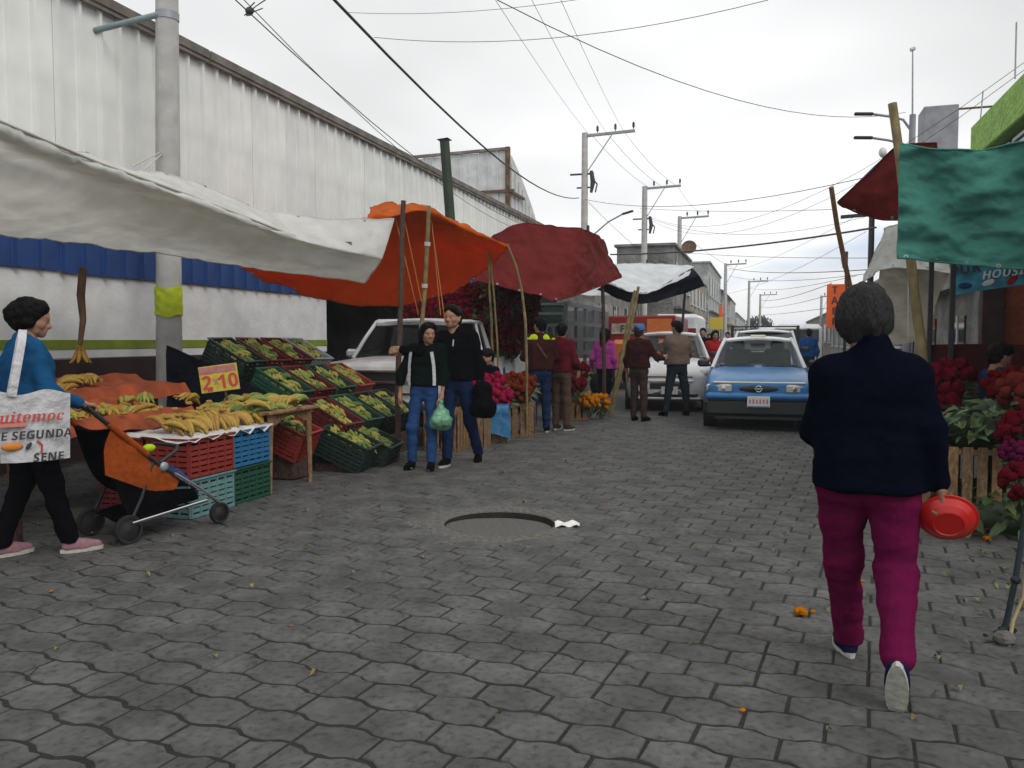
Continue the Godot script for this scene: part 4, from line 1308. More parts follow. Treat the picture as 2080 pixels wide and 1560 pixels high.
# --- tarps and their poles
func tarp(called: String, label: String, ctrl: Array, nu: int, nv: int, amp: float, freq: float, m: StandardMaterial3D, stretch := Vector3.ONE) -> Node3D:
	var mb := MB.new()
	if m.backlight_enabled and m != M.tarp_green:   # thin woven sheet, light comes through it
		mb.grid(wrinkle(spread(ctrl, nu, nv), amp, freq, stretch))
	else:
		mb.sheet(wrinkle(spread(ctrl, nu, nv), amp, freq, stretch), 0.004)
	var o := thing(called, label, "tarp")
	part("cloth", mb, m, o)
	var rows := wrinkle(spread(ctrl, nu, nv), amp, freq, stretch)   # a sewn hem round the edge
	var edge := []
	for p in rows[0]:
		edge.append(p)
	for r in range(1, rows.size()):
		edge.append(rows[r][nu])
	for k in range(nu - 1, -1, -1):
		edge.append(rows[nv][k])
	for r in range(nv - 1, -1, -1):
		edge.append(rows[r][0])
	mb = MB.new()
	mb.tube(edge, [0.009], 5, false)
	part("hem", mb, m, o)
	for k in range(3, nu, 8):   # eyelets along the lower edge
		mb = MB.new()
		var c: Vector3 = rows[nv - 1][k]
		var nn: Vector3 = (rows[nv - 1][k + 1 if k < nu else k - 1] - c).cross(rows[nv - 2][k] - c).normalized()
		var bs := Basis(nn.cross(V(0, 1, 0.01)).normalized(), nn, nn.cross(nn.cross(V(0, 1, 0.01)).normalized()).normalized())
		mb.lathe(c, bs, [Vector2(0.008, -0.006), Vector2(0.018, -0.006), Vector2(0.018, 0.006), Vector2(0.008, 0.006), Vector2(0.008, -0.006)], 10)
		part("eyelet", mb, M.steel, o)
	return o

func pole(label: String, a: Vector3, b: Vector3, r: float, m: Material, called := "wooden_pole", rings := 0) -> Node3D:
	var o := thing(called, label, "pole", a)
	var mb := MB.new()
	var p := []
	var rr := []
	for k in 9:
		var t := k / 8.0
		p.append((b - a) * t + V(wob.get_noise_2d(t * 40.0, a.x * 9.0), 0, wob.get_noise_2d(t * 40.0, a.z * 9.0 + 50.0)) * 0.03)
		rr.append(r * (1.1 - 0.2 * t))
	mb.tube(p, rr, 8)
	part("shaft", mb, m, o)
	for k in rings:
		mb = MB.new()
		var q := (b - a) * (0.5 + 0.17 * k)
		mb.tube([q, q + (b - a).normalized() * 0.05], [r * 1.35], 8)
		part("binding", mb, M.film, o)
	return o

func tarps() -> void:
	var w := tarp("white_tarp", "big greyish white tarp sagging over the banana stall", [
		[Vector3(-6.527, 2.376, -4.525), Vector3(-6.854, 2.389, -5.893), Vector3(-6.759, 2.389, -6.971), Vector3(-6.338, 2.346, -7.834), Vector3(-5.627, 2.226, -8.521), Vector3(-4.621, 2.106, -8.880)],
		[Vector3(-5.694, 2.789, -3.970), Vector3(-5.869, 2.651, -5.061), Vector3(-5.899, 2.589, -6.097), Vector3(-5.612, 2.475, -7.019), Vector3(-5.096, 2.292, -8.009), Vector3(-4.422, 2.198, -8.685)],
		[Vector3(-5.329, 2.959, -3.726), Vector3(-5.557, 2.833, -4.801), Vector3(-5.604, 2.770, -5.800), Vector3(-5.386, 2.646, -6.764), Vector3(-4.983, 2.429, -7.894), Vector3(-4.356, 2.251, -8.656)],
		[Vector3(-4.877, 2.938, -3.414), Vector3(-5.080, 2.815, -4.393), Vector3(-5.212, 2.754, -5.397), Vector3(-5.135, 2.654, -6.465), Vector3(-4.835, 2.450, -7.700), Vector3(-4.283, 2.312, -8.599)],
		[Vector3(-4.857, 3.015, -3.404), Vector3(-5.063, 2.908, -4.383), Vector3(-5.198, 2.838, -5.386), Vector3(-5.123, 2.729, -6.452), Vector3(-4.825, 2.511, -7.686), Vector3(-4.242, 2.395, -8.595)],
		[Vector3(-5.015, 3.038, -3.513), Vector3(-5.243, 2.937, -4.538), Vector3(-5.656, 2.976, -6.090), Vector3(-5.713, 3.042, -7.125), Vector3(-5.378, 2.841, -8.162), Vector3(-4.217, 2.812, -8.837)]], 80, 60, 0.04, 1.1, M.tarp_white, V(0.6, 1, 1.6))
	var mb := MB.new()
	mb.tube([Vector3(-4.857, 3.020, -3.404), Vector3(-5.045, 2.899, -4.367), Vector3(-5.182, 2.834, -5.369), Vector3(-5.109, 2.730, -6.435), Vector3(-4.814, 2.503, -7.668)], [0.014], 6)
	part("edge_rope", mb, M.cord_pale, w)
	mb = MB.new()
	mb.box(Vector3(-4.569, 2.458, -8.287), V(0.16, 0.1, 0.012), Basis(Vector3.UP, 0.4))
	part("patch", mb, M.flashing, w)
	rope("guy_line", "pale string tying the white tarp to the concrete pole", Vector3(-5.686, 3.019, -6.293), Vector3(-6.852, 3.619, -8.062), 0.008, M.cord_pale)
	rope("guy_line", "second pale string from white tarp to concrete pole", Vector3(-5.727, 3.028, -6.490), Vector3(-6.840, 3.596, -8.064), 0.008, M.cord_pale)
	tarp("orange_tarp", "bright orange tarp peaked above the flower truck", [
		[Vector3(-5.374, 3.300, -10.497), Vector3(-5.099, 3.345, -10.690), Vector3(-4.548, 3.240, -10.541), Vector3(-3.875, 2.891, -10.417), Vector3(-3.356, 2.685, -10.566)],
		[Vector3(-4.847, 2.925, -9.276), Vector3(-4.481, 2.956, -9.392), Vector3(-4.201, 3.071, -9.801), Vector3(-3.839, 2.851, -10.320), Vector3(-3.349, 2.658, -10.567)],
		[Vector3(-5.979, 2.574, -9.638), Vector3(-5.513, 2.743, -10.002), Vector3(-4.495, 2.823, -10.429), Vector3(-3.976, 2.665, -10.687), Vector3(-3.549, 2.549, -10.813)],
		[Vector3(-6.588, 2.426, -9.859), Vector3(-5.771, 2.340, -10.319), Vector3(-4.756, 2.462, -10.852), Vector3(-4.214, 2.427, -11.019), Vector3(-3.842, 2.397, -11.028)],
		[Vector3(-7.253, 2.391, -10.069), Vector3(-6.363, 2.032, -10.641), Vector3(-5.550, 1.902, -11.097), Vector3(-4.743, 2.040, -11.461), Vector3(-4.319, 2.205, -11.393)]], 60, 50, 0.07, 1.5, M.tarp_orange)
	tarp("maroon_tarp", "dark maroon tarp draped over a frame beside the orange tarp", [
		[Vector3(-4.266, 3.078, -12.613), Vector3(-3.869, 3.306, -12.960), Vector3(-3.375, 3.293, -13.323), Vector3(-2.945, 3.262, -13.665), Vector3(-2.791, 3.176, -14.547)],
		[Vector3(-4.362, 2.737, -12.354), Vector3(-3.964, 2.787, -12.586), Vector3(-3.420, 2.718, -12.856), Vector3(-2.990, 2.657, -13.197), Vector3(-2.740, 2.906, -14.862)],
		[Vector3(-4.511, 2.368, -12.077), Vector3(-3.991, 2.237, -12.231), Vector3(-3.471, 2.128, -12.387), Vector3(-3.049, 2.056, -12.619), Vector3(-2.578, 2.568, -15.208)]], 50, 40, 0.055, 1.3, M.tarp_red)
	var g := tarp("grey_tarp", "pale grey tarp with a black underside beyond the maroon tarp", [
		[Vector3(-3.081, 3.003, -17.174), Vector3(-2.292, 3.032, -17.632), Vector3(-1.521, 2.996, -18.184)],
		[Vector3(-2.973, 2.682, -16.245), Vector3(-2.268, 2.581, -16.564), Vector3(-1.482, 2.835, -17.138)],
		[Vector3(-2.861, 2.479, -15.430), Vector3(-2.230, 2.300, -15.616), Vector3(-1.465, 2.651, -16.294)]], 24, 16, 0.04, 1.5, M.tarp_grey)
	mb = MB.new()
	mb.sheet(wrinkle(spread([[Vector3(-3.152, 2.375, -15.648), Vector3(-2.327, 2.125, -16.310), Vector3(-1.221, 2.515, -17.411)], [Vector3(-3.015, 2.445, -15.589), Vector3(-2.239, 2.208, -15.818), Vector3(-1.302, 2.690, -16.871)], [Vector3(-2.864, 2.471, -15.449), Vector3(-2.233, 2.292, -15.636), Vector3(-1.455, 2.857, -17.043)]], 20, 8), 0.03, 2.0), 0.004)
	part("black_flap", mb, M.tarp_black, g)
	mb = MB.new()
	mb.sheet(wrinkle(spread([[Vector3(-4.002, 2.532, -16.650), Vector3(-3.373, 2.600, -16.640), Vector3(-2.817, 2.618, -16.500)], [Vector3(-3.595, 2.319, -16.241), Vector3(-3.108, 2.282, -16.076), Vector3(-2.727, 2.310, -15.986)]], 14, 8), 0.03, 2.0), 0.004)
	part("loose_end", mb, M.tarp_grey, g)
	pole("slim brown pole planted between fruit crates and the couple", Vector3(-4.020, 0.000, -8.453), Vector3(-4.040, 3.004, -8.693), 0.033, M.wood_brown)
	pole("bamboo pole with white bindings behind the young couple", Vector3(-4.416, 0.000, -9.831), Vector3(-4.052, 3.079, -9.533), 0.03, M.bamboo, "bamboo_pole", 3)
	pole("thin stick holding the orange tarp's corner", Vector3(-3.817, 0.000, -11.503), Vector3(-3.684, 2.810, -10.681), 0.018, M.bamboo, "bamboo_pole")
	pole("pale stick beside the thin stick at the orange corner", Vector3(-3.650, 0.000, -11.228), Vector3(-3.670, 2.733, -10.786), 0.014, M.bamboo, "bamboo_pole")
	pole("weathered pole under the maroon tarp's far corner", Vector3(-2.801, 0.000, -14.704), Vector3(-2.825, 3.202, -14.538), 0.035, M.wood_brown)
	pole("slim pole under the pale grey tarp", Vector3(-2.131, 0.000, -21.318), Vector3(-1.584, 2.555, -16.986), 0.03, M.wood_brown)
	var b := thing("bamboo_pole", "bent bamboo cane arching from the orange tarp's tip", "pole")
	mb = MB.new()
	mb.tube([Vector3(-3.362, 2.691, -10.565), Vector3(-3.273, 2.408, -10.682), Vector3(-3.219, 2.078, -10.784), Vector3(-3.195, 1.674, -10.874), Vector3(-3.194, 1.055, -10.944), Vector3(-3.256, 0.000, -11.162)], [0.014, 0.016, 0.018, 0.02, 0.02], 6)
	part("cane", mb, M.bamboo, b)
	var cords := [[Vector3(-4.570, 3.036, -9.579), Vector3(-4.329, 1.721, -9.788)], [Vector3(-4.491, 2.989, -9.706), Vector3(-4.296, 1.724, -9.904)], [Vector3(-4.230, 3.019, -9.998), Vector3(-4.130, 1.727, -10.061)], [Vector3(-4.201, 2.760, -9.993), Vector3(-4.065, 1.596, -10.073)]]
	var said := ["orange cord hanging from the orange tarp, nearest the brown pole", "orange cord second from the brown pole", "orange cord right beside the bamboo pole", "orange cord hanging over the young man's head"]
	for k in 4:
		rope("guy_line", said[k], cords[k][0], cords[k][1], 0.007, M.cord)
	for k in 2:
		pole(["long bamboo cane leaning by the red truck", "second leaning bamboo cane by the red truck"][k], Vector3(-2.764, 0.000, -15.200) + V(0.06 * k, 0, 0.5 * k), [Vector3(-2.246, 2.380, -15.091), Vector3(-2.261, 2.284, -14.661)][k], 0.03, M.bamboo, "bamboo_pole")

# --- crates, fruit and the banana stall
func crate(m: Material, label: String, at: Vector3, b: Basis, group := "plastic fruit crates") -> Node3D:
	var o := thing("plastic_crate", label, "crate", at, 0.0, group)
	o.basis = b
	if not K.has("crate_side"):
		for q in [["crate_side", 0.53], ["crate_end", 0.40]]:   # lattice walls, standing along z, outside towards +x
			var l: float = q[1]
			var mb := MB.new()
			for y in [[0.014, 0.028], [0.06, 0.03], [0.103, 0.03], [0.146, 0.03], [0.189, 0.03], [0.234, 0.034], [0.288, 0.036]]:
				mb.box(V(0, y[0], 0), V(0.014, y[1], l))
			mb.box(V(0.012, 0.302, 0), V(0.022, 0.012, l + 0.04))
			var cnt := 5 if l > 0.5 else 4
			for k in cnt + 1:
				mb.box(V(0.001, 0.15, -l * 0.5 + 0.008 + (l - 0.016) * k / cnt), V(0.02, 0.298, 0.014))
			K[q[0]] = mb.mesh()
		var mb := MB.new()
		mb.box(V(0, 0.008, 0), V(0.39, 0.014, 0.52))
		K.crate_base = mb.mesh()
	part("base", K.crate_base, m, o)
	for s: float in [-1.0, 1.0]:
		part("long_side", K.crate_side, m, o, Transform3D(Basis(Vector3.UP, 0.0 if s > 0 else PI), V(s * 0.2, 0, 0)))
		part("end_side", K.crate_end, m, o, Transform3D(Basis(Vector3.UP, -s * PI / 2), V(0, 0, s * 0.265)))
	return o

func banana(len: float, r: float, bend: float) -> MB:
	var p := []
	var rr := []
	for k in 8:
		var t := k / 7.0
		var a := (t - 0.5) * bend
		p.append(V(sin(a) * len / bend, (1.0 - cos(a)) * len / bend, 0))
		rr.append(r * [0.3, 0.36, 0.85, 1.0, 1.0, 0.9, 0.6, 0.25][k])
	var mb := MB.new()
	mb.tube(p, rr, 6)
	return mb

func banana_kit() -> void:
	K.banana = []
	for k in 3:
		K.banana.append(banana(0.175 + 0.012 * k, 0.0215 + 0.001 * k, 1.1 + 0.2 * k))
	K.banana_mesh = K.banana.map(func(b): return b.mesh())
	K.bunch = []
	for k in 4:   # clumps of short stubby bananas for the crates
		var mb := MB.new()
		for j in 11:
			var stub := banana(rng.randf_range(0.075, 0.105), rng.randf_range(0.019, 0.023), 0.9)
			mb.add(stub, Transform3D(Basis(Vector3.UP, rng.randf_range(-0.6, 0.6)) * Basis(V(1, 0, 0), rng.randf_range(-1.5, 1.5)) * Basis(V(0, 0, 1), rng.randf_range(-0.3, 0.3)), V(rng.randf_range(-0.05, 0.05), 0.015 + 0.014 * (j / 4), -0.09 + 0.018 * j + rng.randf_range(-0.02, 0.02))))
		K.bunch.append(mb.mesh())

func hand_of(n: int, sd: int) -> Array:   # where each banana of a hand lies
	var r := RandomNumberGenerator.new()
	r.seed = 77 + sd
	var out := []
	for k in n:
		var f := k - (n - 1) * 0.5
		var b := Basis(Vector3.UP, f * 0.13 + r.randf_range(-0.05, 0.05)) * Basis(V(0, 0, 1), r.randf_range(-0.1, 0.15)) * Basis(V(1, 0, 0), f * 0.16)
		out.append([Transform3D(b, b * V(0.075, 0, 0) + V(-0.075, 0.02 + 0.012 * (k % 2), f * 0.027)), r.randi() % 3])
	return out

const TINT := {"banana_ripe": "ripe yellow", "banana_gold": "golden brown", "banana_pale": "pale yellow", "banana_green": "yellow green", "banana_deep": "dark green"}

func banana_bunch(label: String, at: Vector3, turn: float, tilt: float, m: String, group: String, split: bool) -> void:
	var b := Basis(Vector3.UP, turn) * Basis(V(0, 0, 1), tilt) * Basis(V(1, 0, 0), PI if split else 0.0) * (1.22 if split else 1.0)
	var mats := {"banana_ripe": ["banana_ripe", "banana_ripe", "banana_gold"], "banana_gold": ["banana_gold", "banana_ripe"], "banana_pale": ["banana_pale", "banana_ripe"], "banana_green": ["banana_green", "banana_pale"], "banana_deep": ["banana_deep", "banana_green"]}
	if not split:
		var o := part(numbered("banana_bunch"), K.bunch[rng.randi() % 4], M[mats[m][rng.randi() % mats[m].size()]], self, Transform3D(b, at))
		tag(o, label, "bananas", group)
		return
	var o := thing("banana_bunch", label, "bananas", at, 0.0, group)
	o.basis = b
	for t in hand_of(5 + rng.randi() % 3, rng.randi() % 40):
		part("banana", K.banana_mesh[t[1]], M[mats[m][rng.randi() % mats[m].size()]], o, t[0])
	var mb := MB.new()
	mb.box(V(-0.15, 0.03, 0), V(0.03, 0.02, 0.05), Basis(), 0.008)
	part("crown", mb, M.banana_gold, o)

func fruit_stall() -> void:
	banana_kit()
	# two stacks of crates at the front, and the wooden table beside them
	var q := [["crate_teal", -4.45, 0.0, -5.5, "pale teal plastic crate on the ground under the red crate"], ["crate_red", -4.45, 0.318, -5.5, "red plastic crate under the front row of ripe bananas"], ["crate_green", -4.46, 0.0, -6.04, "dark green plastic crate on the ground under the blue crate"], ["crate_blue", -4.46, 0.318, -6.04, "blue plastic crate between the red crate and the wooden table"], ["crate_maroon", -4.9, 0.0, -5.48, "maroon crate on the ground behind the pushchair"], ["crate_red", -4.9, 0.318, -5.48, "red crate in the second stack behind the pushchair"], ["crate_dark", -4.92, 0.0, -6.04, "dark crate on the ground in the rear stack"], ["crate_maroon", -4.92, 0.318, -6.04, "maroon crate on top of the rear stack"]]
	for c in q:
		crate(M[c[0]], c[4], V(c[1], c[2] + 0.003, c[3]), Basis(Vector3.UP, rng.randf_range(-0.02, 0.02)))
	var mb := MB.new()
	var rows := []
	for j in 9:
		var row := PackedVector3Array()
		for k in 17:
			var x := -4.22 - 0.88 * j / 8.0
			var z := -5.2 - 1.12 * k / 16.0
			var edge := 0.05 if j == 0 or k == 0 else 0.0
			row.append(V(x, 0.652 - edge * (0.7 + 0.5 * sin(k * 1.9 + j * 1.3)) + 0.006 * sin(k * 2.1), z))
		rows.append(row)
	mb.sheet(rows, 0.003)
	tag(part("plastic_film", mb, M.film, self), "white plastic film spread over the stacked crates under ripe bananas", "film")
	for r in 2:
		for k in 7:
			var m: String = ["banana_ripe", "banana_ripe", "banana_gold"][rng.randi() % 3]
			banana_bunch(("hand of %s bananas in the front row above the stacked crates" % TINT[m]) if r == 0 else "hand of %s bananas above the crates, %s" % [TINT[m], ["", "second row", "third row", "rearmost row"][r]], V(-4.36 - r * 0.2, 0.755 + 0.03 * r, -5.32 - k * 0.155 + rng.randf_range(-0.02, 0.02)), rng.randf_range(-0.35, 0.35) - 0.15, rng.randf_range(-0.6, -0.35), m, "front row bananas" if r == 0 else "bananas behind the front row", true)
	var t := thing("wooden_table", "small brown wooden table with an arched apron beside the blue crate", "table", V(-4.25, 0, -6.66))
	mb = MB.new()
	mb.box(V(-0.33, 0.74, 0), V(0.76, 0.03, 0.82), Basis(), 0.006)
	part("tabletop", mb, M.wood_tan, t)
	for sx in 2:
		for sz: float in [-1.0, 1.0]:
			mb = MB.new()
			var lx := -0.02 - 0.6 * sx
			mb.tube([V(lx, 0, sz * 0.34), V(lx, 0.3, sz * 0.335), V(lx, 0.6, sz * 0.325), V(lx, 0.725, sz * 0.31)], [0.024, 0.03, 0.036, 0.045], 4)
			part("leg", mb, M.wood_tan, t)
	for s in 2:
		var poly := PackedVector2Array([Vector2(-0.3, 0.0), Vector2(0.3, 0.0), Vector2(0.3, -0.11)])
		for k in 9:
			poly.append(Vector2(0.24 - 0.06 * k, -0.105 + 0.07 * sin(PI * k / 8.0)))
		poly.append(Vector2(-0.3, -0.11))
		mb = MB.new()
		mb.prism(poly, Transform3D(Basis(Vector3.UP, PI / 2), V(-0.03 - 0.6 * s, 0.724, 0)), 0.02)
		part("apron", mb, M.wood_tan, t)
	for k in 26:
		var tc: String = ["banana_pale", "banana_green", "banana_green", "banana_gold", "banana_deep"][rng.randi() % 5]
		banana_bunch("hand of %s bananas heaped on the wooden table, %s" % [TINT[tc], ["street edge", "second row in", "middle row", "fourth row in", "back edge"][k % 5]], V(-4.35 - (k % 5) * 0.14, 0.815 + 0.05 * (k / 15), -6.32 - (k / 5) % 5 * 0.155 + 0.05 * (k % 2)), rng.randf() * TAU, rng.randf_range(0.0, 0.3), tc, "bananas on the wooden table", true)
	# long cloth-lined counters behind
	var said := ["orange cloth lined counter in front, by the woman's hand", "orange cloth lined counter further back under the tarp"]
	for k in 2:
		var o := thing("fruit_counter", said[k], "counter", V(-5.0 - k * 0.78, 0, -5.3))
		var y := 0.76 + 0.17 * k
		rows = []
		for j in 12:
			var row := PackedVector3Array()
			var v := j / 11.0
			for i in (24 if k == 0 else 34):
				var z := 1.15 - 2.5 * i / 29.0
				var rim := 0.07 * (exp(-v * v * 90.0) + exp(-(1.0 - v) * (1.0 - v) * 90.0))
				var drop := -0.16 * clampf(1.0 - v * 14.0, 0.0, 1.0)
				row.append(V(0.12 - 0.68 * v + (0.03 if v < 0.05 else 0.0), y + rim + drop + v * 0.05 + 0.012 * sin(i * 1.1 + j * 0.6), z))
			rows.append(row)
		mb = MB.new()
		mb.sheet(wrinkle(rows, 0.008, 3.0), 0.004)
		part("cloth", mb, M.orange_cloth, o)
		mb = MB.new()
		mb.box(V(-0.2, y - 0.06, -0.1), V(0.62, 0.03, 2.4))
		part("board", mb, M.wood_crate, o)
		for sx: float in [0.05, -0.45]:
			for sz: float in [1.0, -1.25]:
				mb = MB.new()
				mb.box(V(sx, (y - 0.075) * 0.5, sz), V(0.06, y - 0.075, 0.06))
				part("leg", mb, M.wood_brown, o)
		for i in (24 if k == 0 else 34):
			var yy := y + 0.085 + 0.06 * (i / 20)
			var pos := o.position + V(-0.06 - (i % 4) * 0.14, yy, 1.0 - (i / 4) * 0.33 + rng.randf_range(-0.06, 0.06))
			if i >= 20:
				pos = o.position + V(-0.1 - rng.randf() * 0.4, yy, -1.1 + rng.randf() * 2.0)
			var cc: String = ["banana_ripe", "banana_gold", "banana_pale", "banana_green", "banana_gold"][rng.randi() % 5]
			var spot: String = "on top of the others" if i >= 20 else ["in the street side row", "in the second row", "in the third row", "in the wall side row"][i % 4]
			banana_bunch("hand of %s bananas on the %s orange counter, %s" % [TINT[cc], ["front", "rear"][k], spot], pos, rng.randf() * TAU, rng.randf_range(-0.1, 0.35), cc, "bananas on the front counter" if k == 0 else "bananas on the rear counter", true)
	var hs := thing("banana_stalk", "bare brown banana stalk hanging in front of the white wall", "stalk")
	mb = MB.new()
	mb.tube([Vector3(-6.432, 2.102, -6.428), Vector3(-6.446, 1.836, -6.408), Vector3(-6.423, 1.594, -6.401), Vector3(-6.443, 1.352, -6.381)], [0.03, 0.034, 0.03, 0.026], 7)
	mb.rumple(wob, 0.02, V(14, 14, 14))
	part("stem", mb, M.rust, hs)
	mb = MB.new()
	for k in 6:
		mb.add(K.banana[k % 3], Transform3D(Basis(Vector3.UP, k * 1.05) * Basis(V(0, 0, 1), -1.2), Vector3(-6.442, 1.293, -6.378) + V(cos(k * 1.05) * 0.04, -0.05, -sin(k * 1.05) * 0.04)))
	part("last_hand", mb, M.banana_gold, hs)
	# the price board
	var s := thing("price_sign", "yellow and pink price card reading 2 x 10 on a stick", "sign", Vector3(-4.939, 1.037, -6.517), 0.35)
	s.rotation.z = 0.17
	mb = MB.new()
	mb.box(Vector3.ZERO, V(0.36, 0.25, 0.008), Basis(V(0, 0, 1), -0.04))
	part("card", mb, M.yellow_print, s)
	mb = MB.new()
	mb.box(V(0.0, 0.085, 0.006), V(0.34, 0.06, 0.006), Basis(V(0, 0, 1), -0.04))
	part("heading", mb, M.pink_print, s)
	lettering("2", 0.13, M.ink_red, s, Transform3D(Basis(), V(-0.12, -0.03, 0.007)))
	lettering("x", 0.07, M.pink_print, s, Transform3D(Basis(), V(-0.03, -0.02, 0.007)))
	lettering("10", 0.13, M.ink_red, s, Transform3D(Basis(), V(0.08, -0.04, 0.007)))
	mb = MB.new()
	mb.box(V(-0.1, -0.1, 0.006), V(0.05, 0.025, 0.004))
	part("printed_mark", mb, M.ink_red, s)
	mb = MB.new()
	mb.tube([V(0.03, -0.1, -0.012), V(0.03, -0.42, -0.012)], [0.01], 6)
	part("stick", mb, M.wood_brown, s)
	# the sloping display: four columns along the street, rows stepping down towards it
	var st := thing("display_stand", "dark wooden stand under the sloping crates of green bananas", "stand", V(0, 0, 0))
	for k in 4:
		mb = MB.new()
		var x: float = -6.25 + 0.62 * k
		var h: float = [1.2, 0.88, 0.55, 0.3][k]
		mb.box(V(x + 0.05, h * 0.5 - 0.03, -8.8), V(0.05, h - 0.06, 2.2))
		part("riser_board", mb, M.wood_brown, st)
	for z: float in [-7.72, -9.9]:
		mb = MB.new()
		mb.bar(V(-6.3, 1.13, z), V(-4.2, 0.08, z), 0.06, 0.05)
		mb.bar(V(-6.25, 0.0, z), V(-6.25, 1.1, z), 0.06, 0.05)
		part("side_frame", mb, M.wood_brown, st)
	mb = MB.new()
	mb.sheet(wrinkle(spread([[V(-6.5, 1.34, -7.66), V(-5.6, 1.0, -7.66), V(-4.75, 0.6, -7.66)], [V(-6.5, 0.6, -7.62), V(-5.6, 0.5, -7.6), V(-4.75, 0.3, -7.64)], [V(-6.5, 0.02, -7.6), V(-5.6, 0.02, -7.6), V(-4.75, 0.02, -7.62)]], 14, 10), 0.03, 3.0), 0.004)
	part("black_cloth", mb, M.tarp_black, st)
	var C := ["crate_dark", "crate_maroon", "crate_maroon", "crate_grey", "crate_green", "crate_maroon", "crate_green", "crate_red", "crate_maroon", "crate_green", "crate_dark", "crate_dark"]
	var rowsaid := ["top display row", "second display row", "third display row"]
	var colsaid := ["nearest the pole", "second from the pole", "third from the pole", "nearest the white truck"]
	var shade := {"crate_dark": "blackish green", "crate_maroon": "maroon", "crate_grey": "pale grey", "crate_green": "green", "crate_red": "red"}
	var tilt := Basis(V(0, 0, 1), -0.5)
	for r in 3:
		for c in 4:
			var cm: String = C[r * 4 + c]
			var pos := V(-5.92 + 0.62 * r, 1.02 - 0.335 * r, -7.98 - 0.5 * c)
			var b := tilt * Basis(Vector3.UP, PI / 2 + rng.randf_range(-0.03, 0.03))
			crate(M[cm], "%s crate of green bananas, %s, %s" % [shade[cm], rowsaid[r], colsaid[c]], pos, b)
			fill_crate(pos, b, "short green bananas in the %s crate, %s, %s" % [shade[cm], rowsaid[r], colsaid[c]], r * 4 + c)
	var lowest := [[V(-4.32, 0.1, -7.75), "crate_dark", "blackish green crate of bananas tilted at the foot of the display"], [V(-4.28, 0.06, -8.2), "crate_dark", "lowest dark crate of bananas beside the brown pole"], [V(-4.7, 0.3, -7.15), "crate_red", "red crate of pale bananas seen under the wooden table"]]
	for l in lowest:
		var b := Basis(V(0, 0, 1), -0.42) * Basis(Vector3.UP, PI / 2 + 0.1)
		crate(M[l[1]], l[2], l[0], b)
		fill_crate(l[0], b, l[2].replace("crate of", "crate's clump of").replace("red crate's", "red crate's"), 20)
		mb = MB.new()
		mb.box(V(l[0].x, l[0].y * 0.45, l[0].z), V(0.5, l[0].y * 0.8, 0.3))
		var w := part(numbered("wooden_block"), mb, M.wood_brown, self)
		tag(w, "wooden block propping the " + l[2].split(" of ")[0] + ["", " at the display's foot", " by the brown pole"][lowest.find(l) if lowest.find(l) < 2 else 0], "block")

func fill_crate(pos: Vector3, b: Basis, label: String, sd: int) -> void:
	for k in 11:
		var p := V(-0.1 + 0.1 * (k % 3), 0.21 + 0.035 * (k % 2), -0.18 + 0.115 * (k / 3) + rng.randf_range(-0.02, 0.02))
		var m: String = ["banana_green", "banana_pale", "banana_pale", "banana_green", "banana_deep"][(k + sd) % 5] if sd != 7 and sd != 8 else ["banana_pale", "banana_green", "banana_ripe"][k % 3]
		var bb := b * Basis(Vector3.UP, PI / 2 + rng.randf_range(-0.6, 0.6)) * Basis(V(0, 0, 1), rng.randf_range(-0.1, 0.4))
		var o := part(numbered("banana_bunch"), K.bunch[rng.randi() % 4], M[m], self, Transform3D(bb, pos + b * p))
		tag(o, label, "bananas", label)

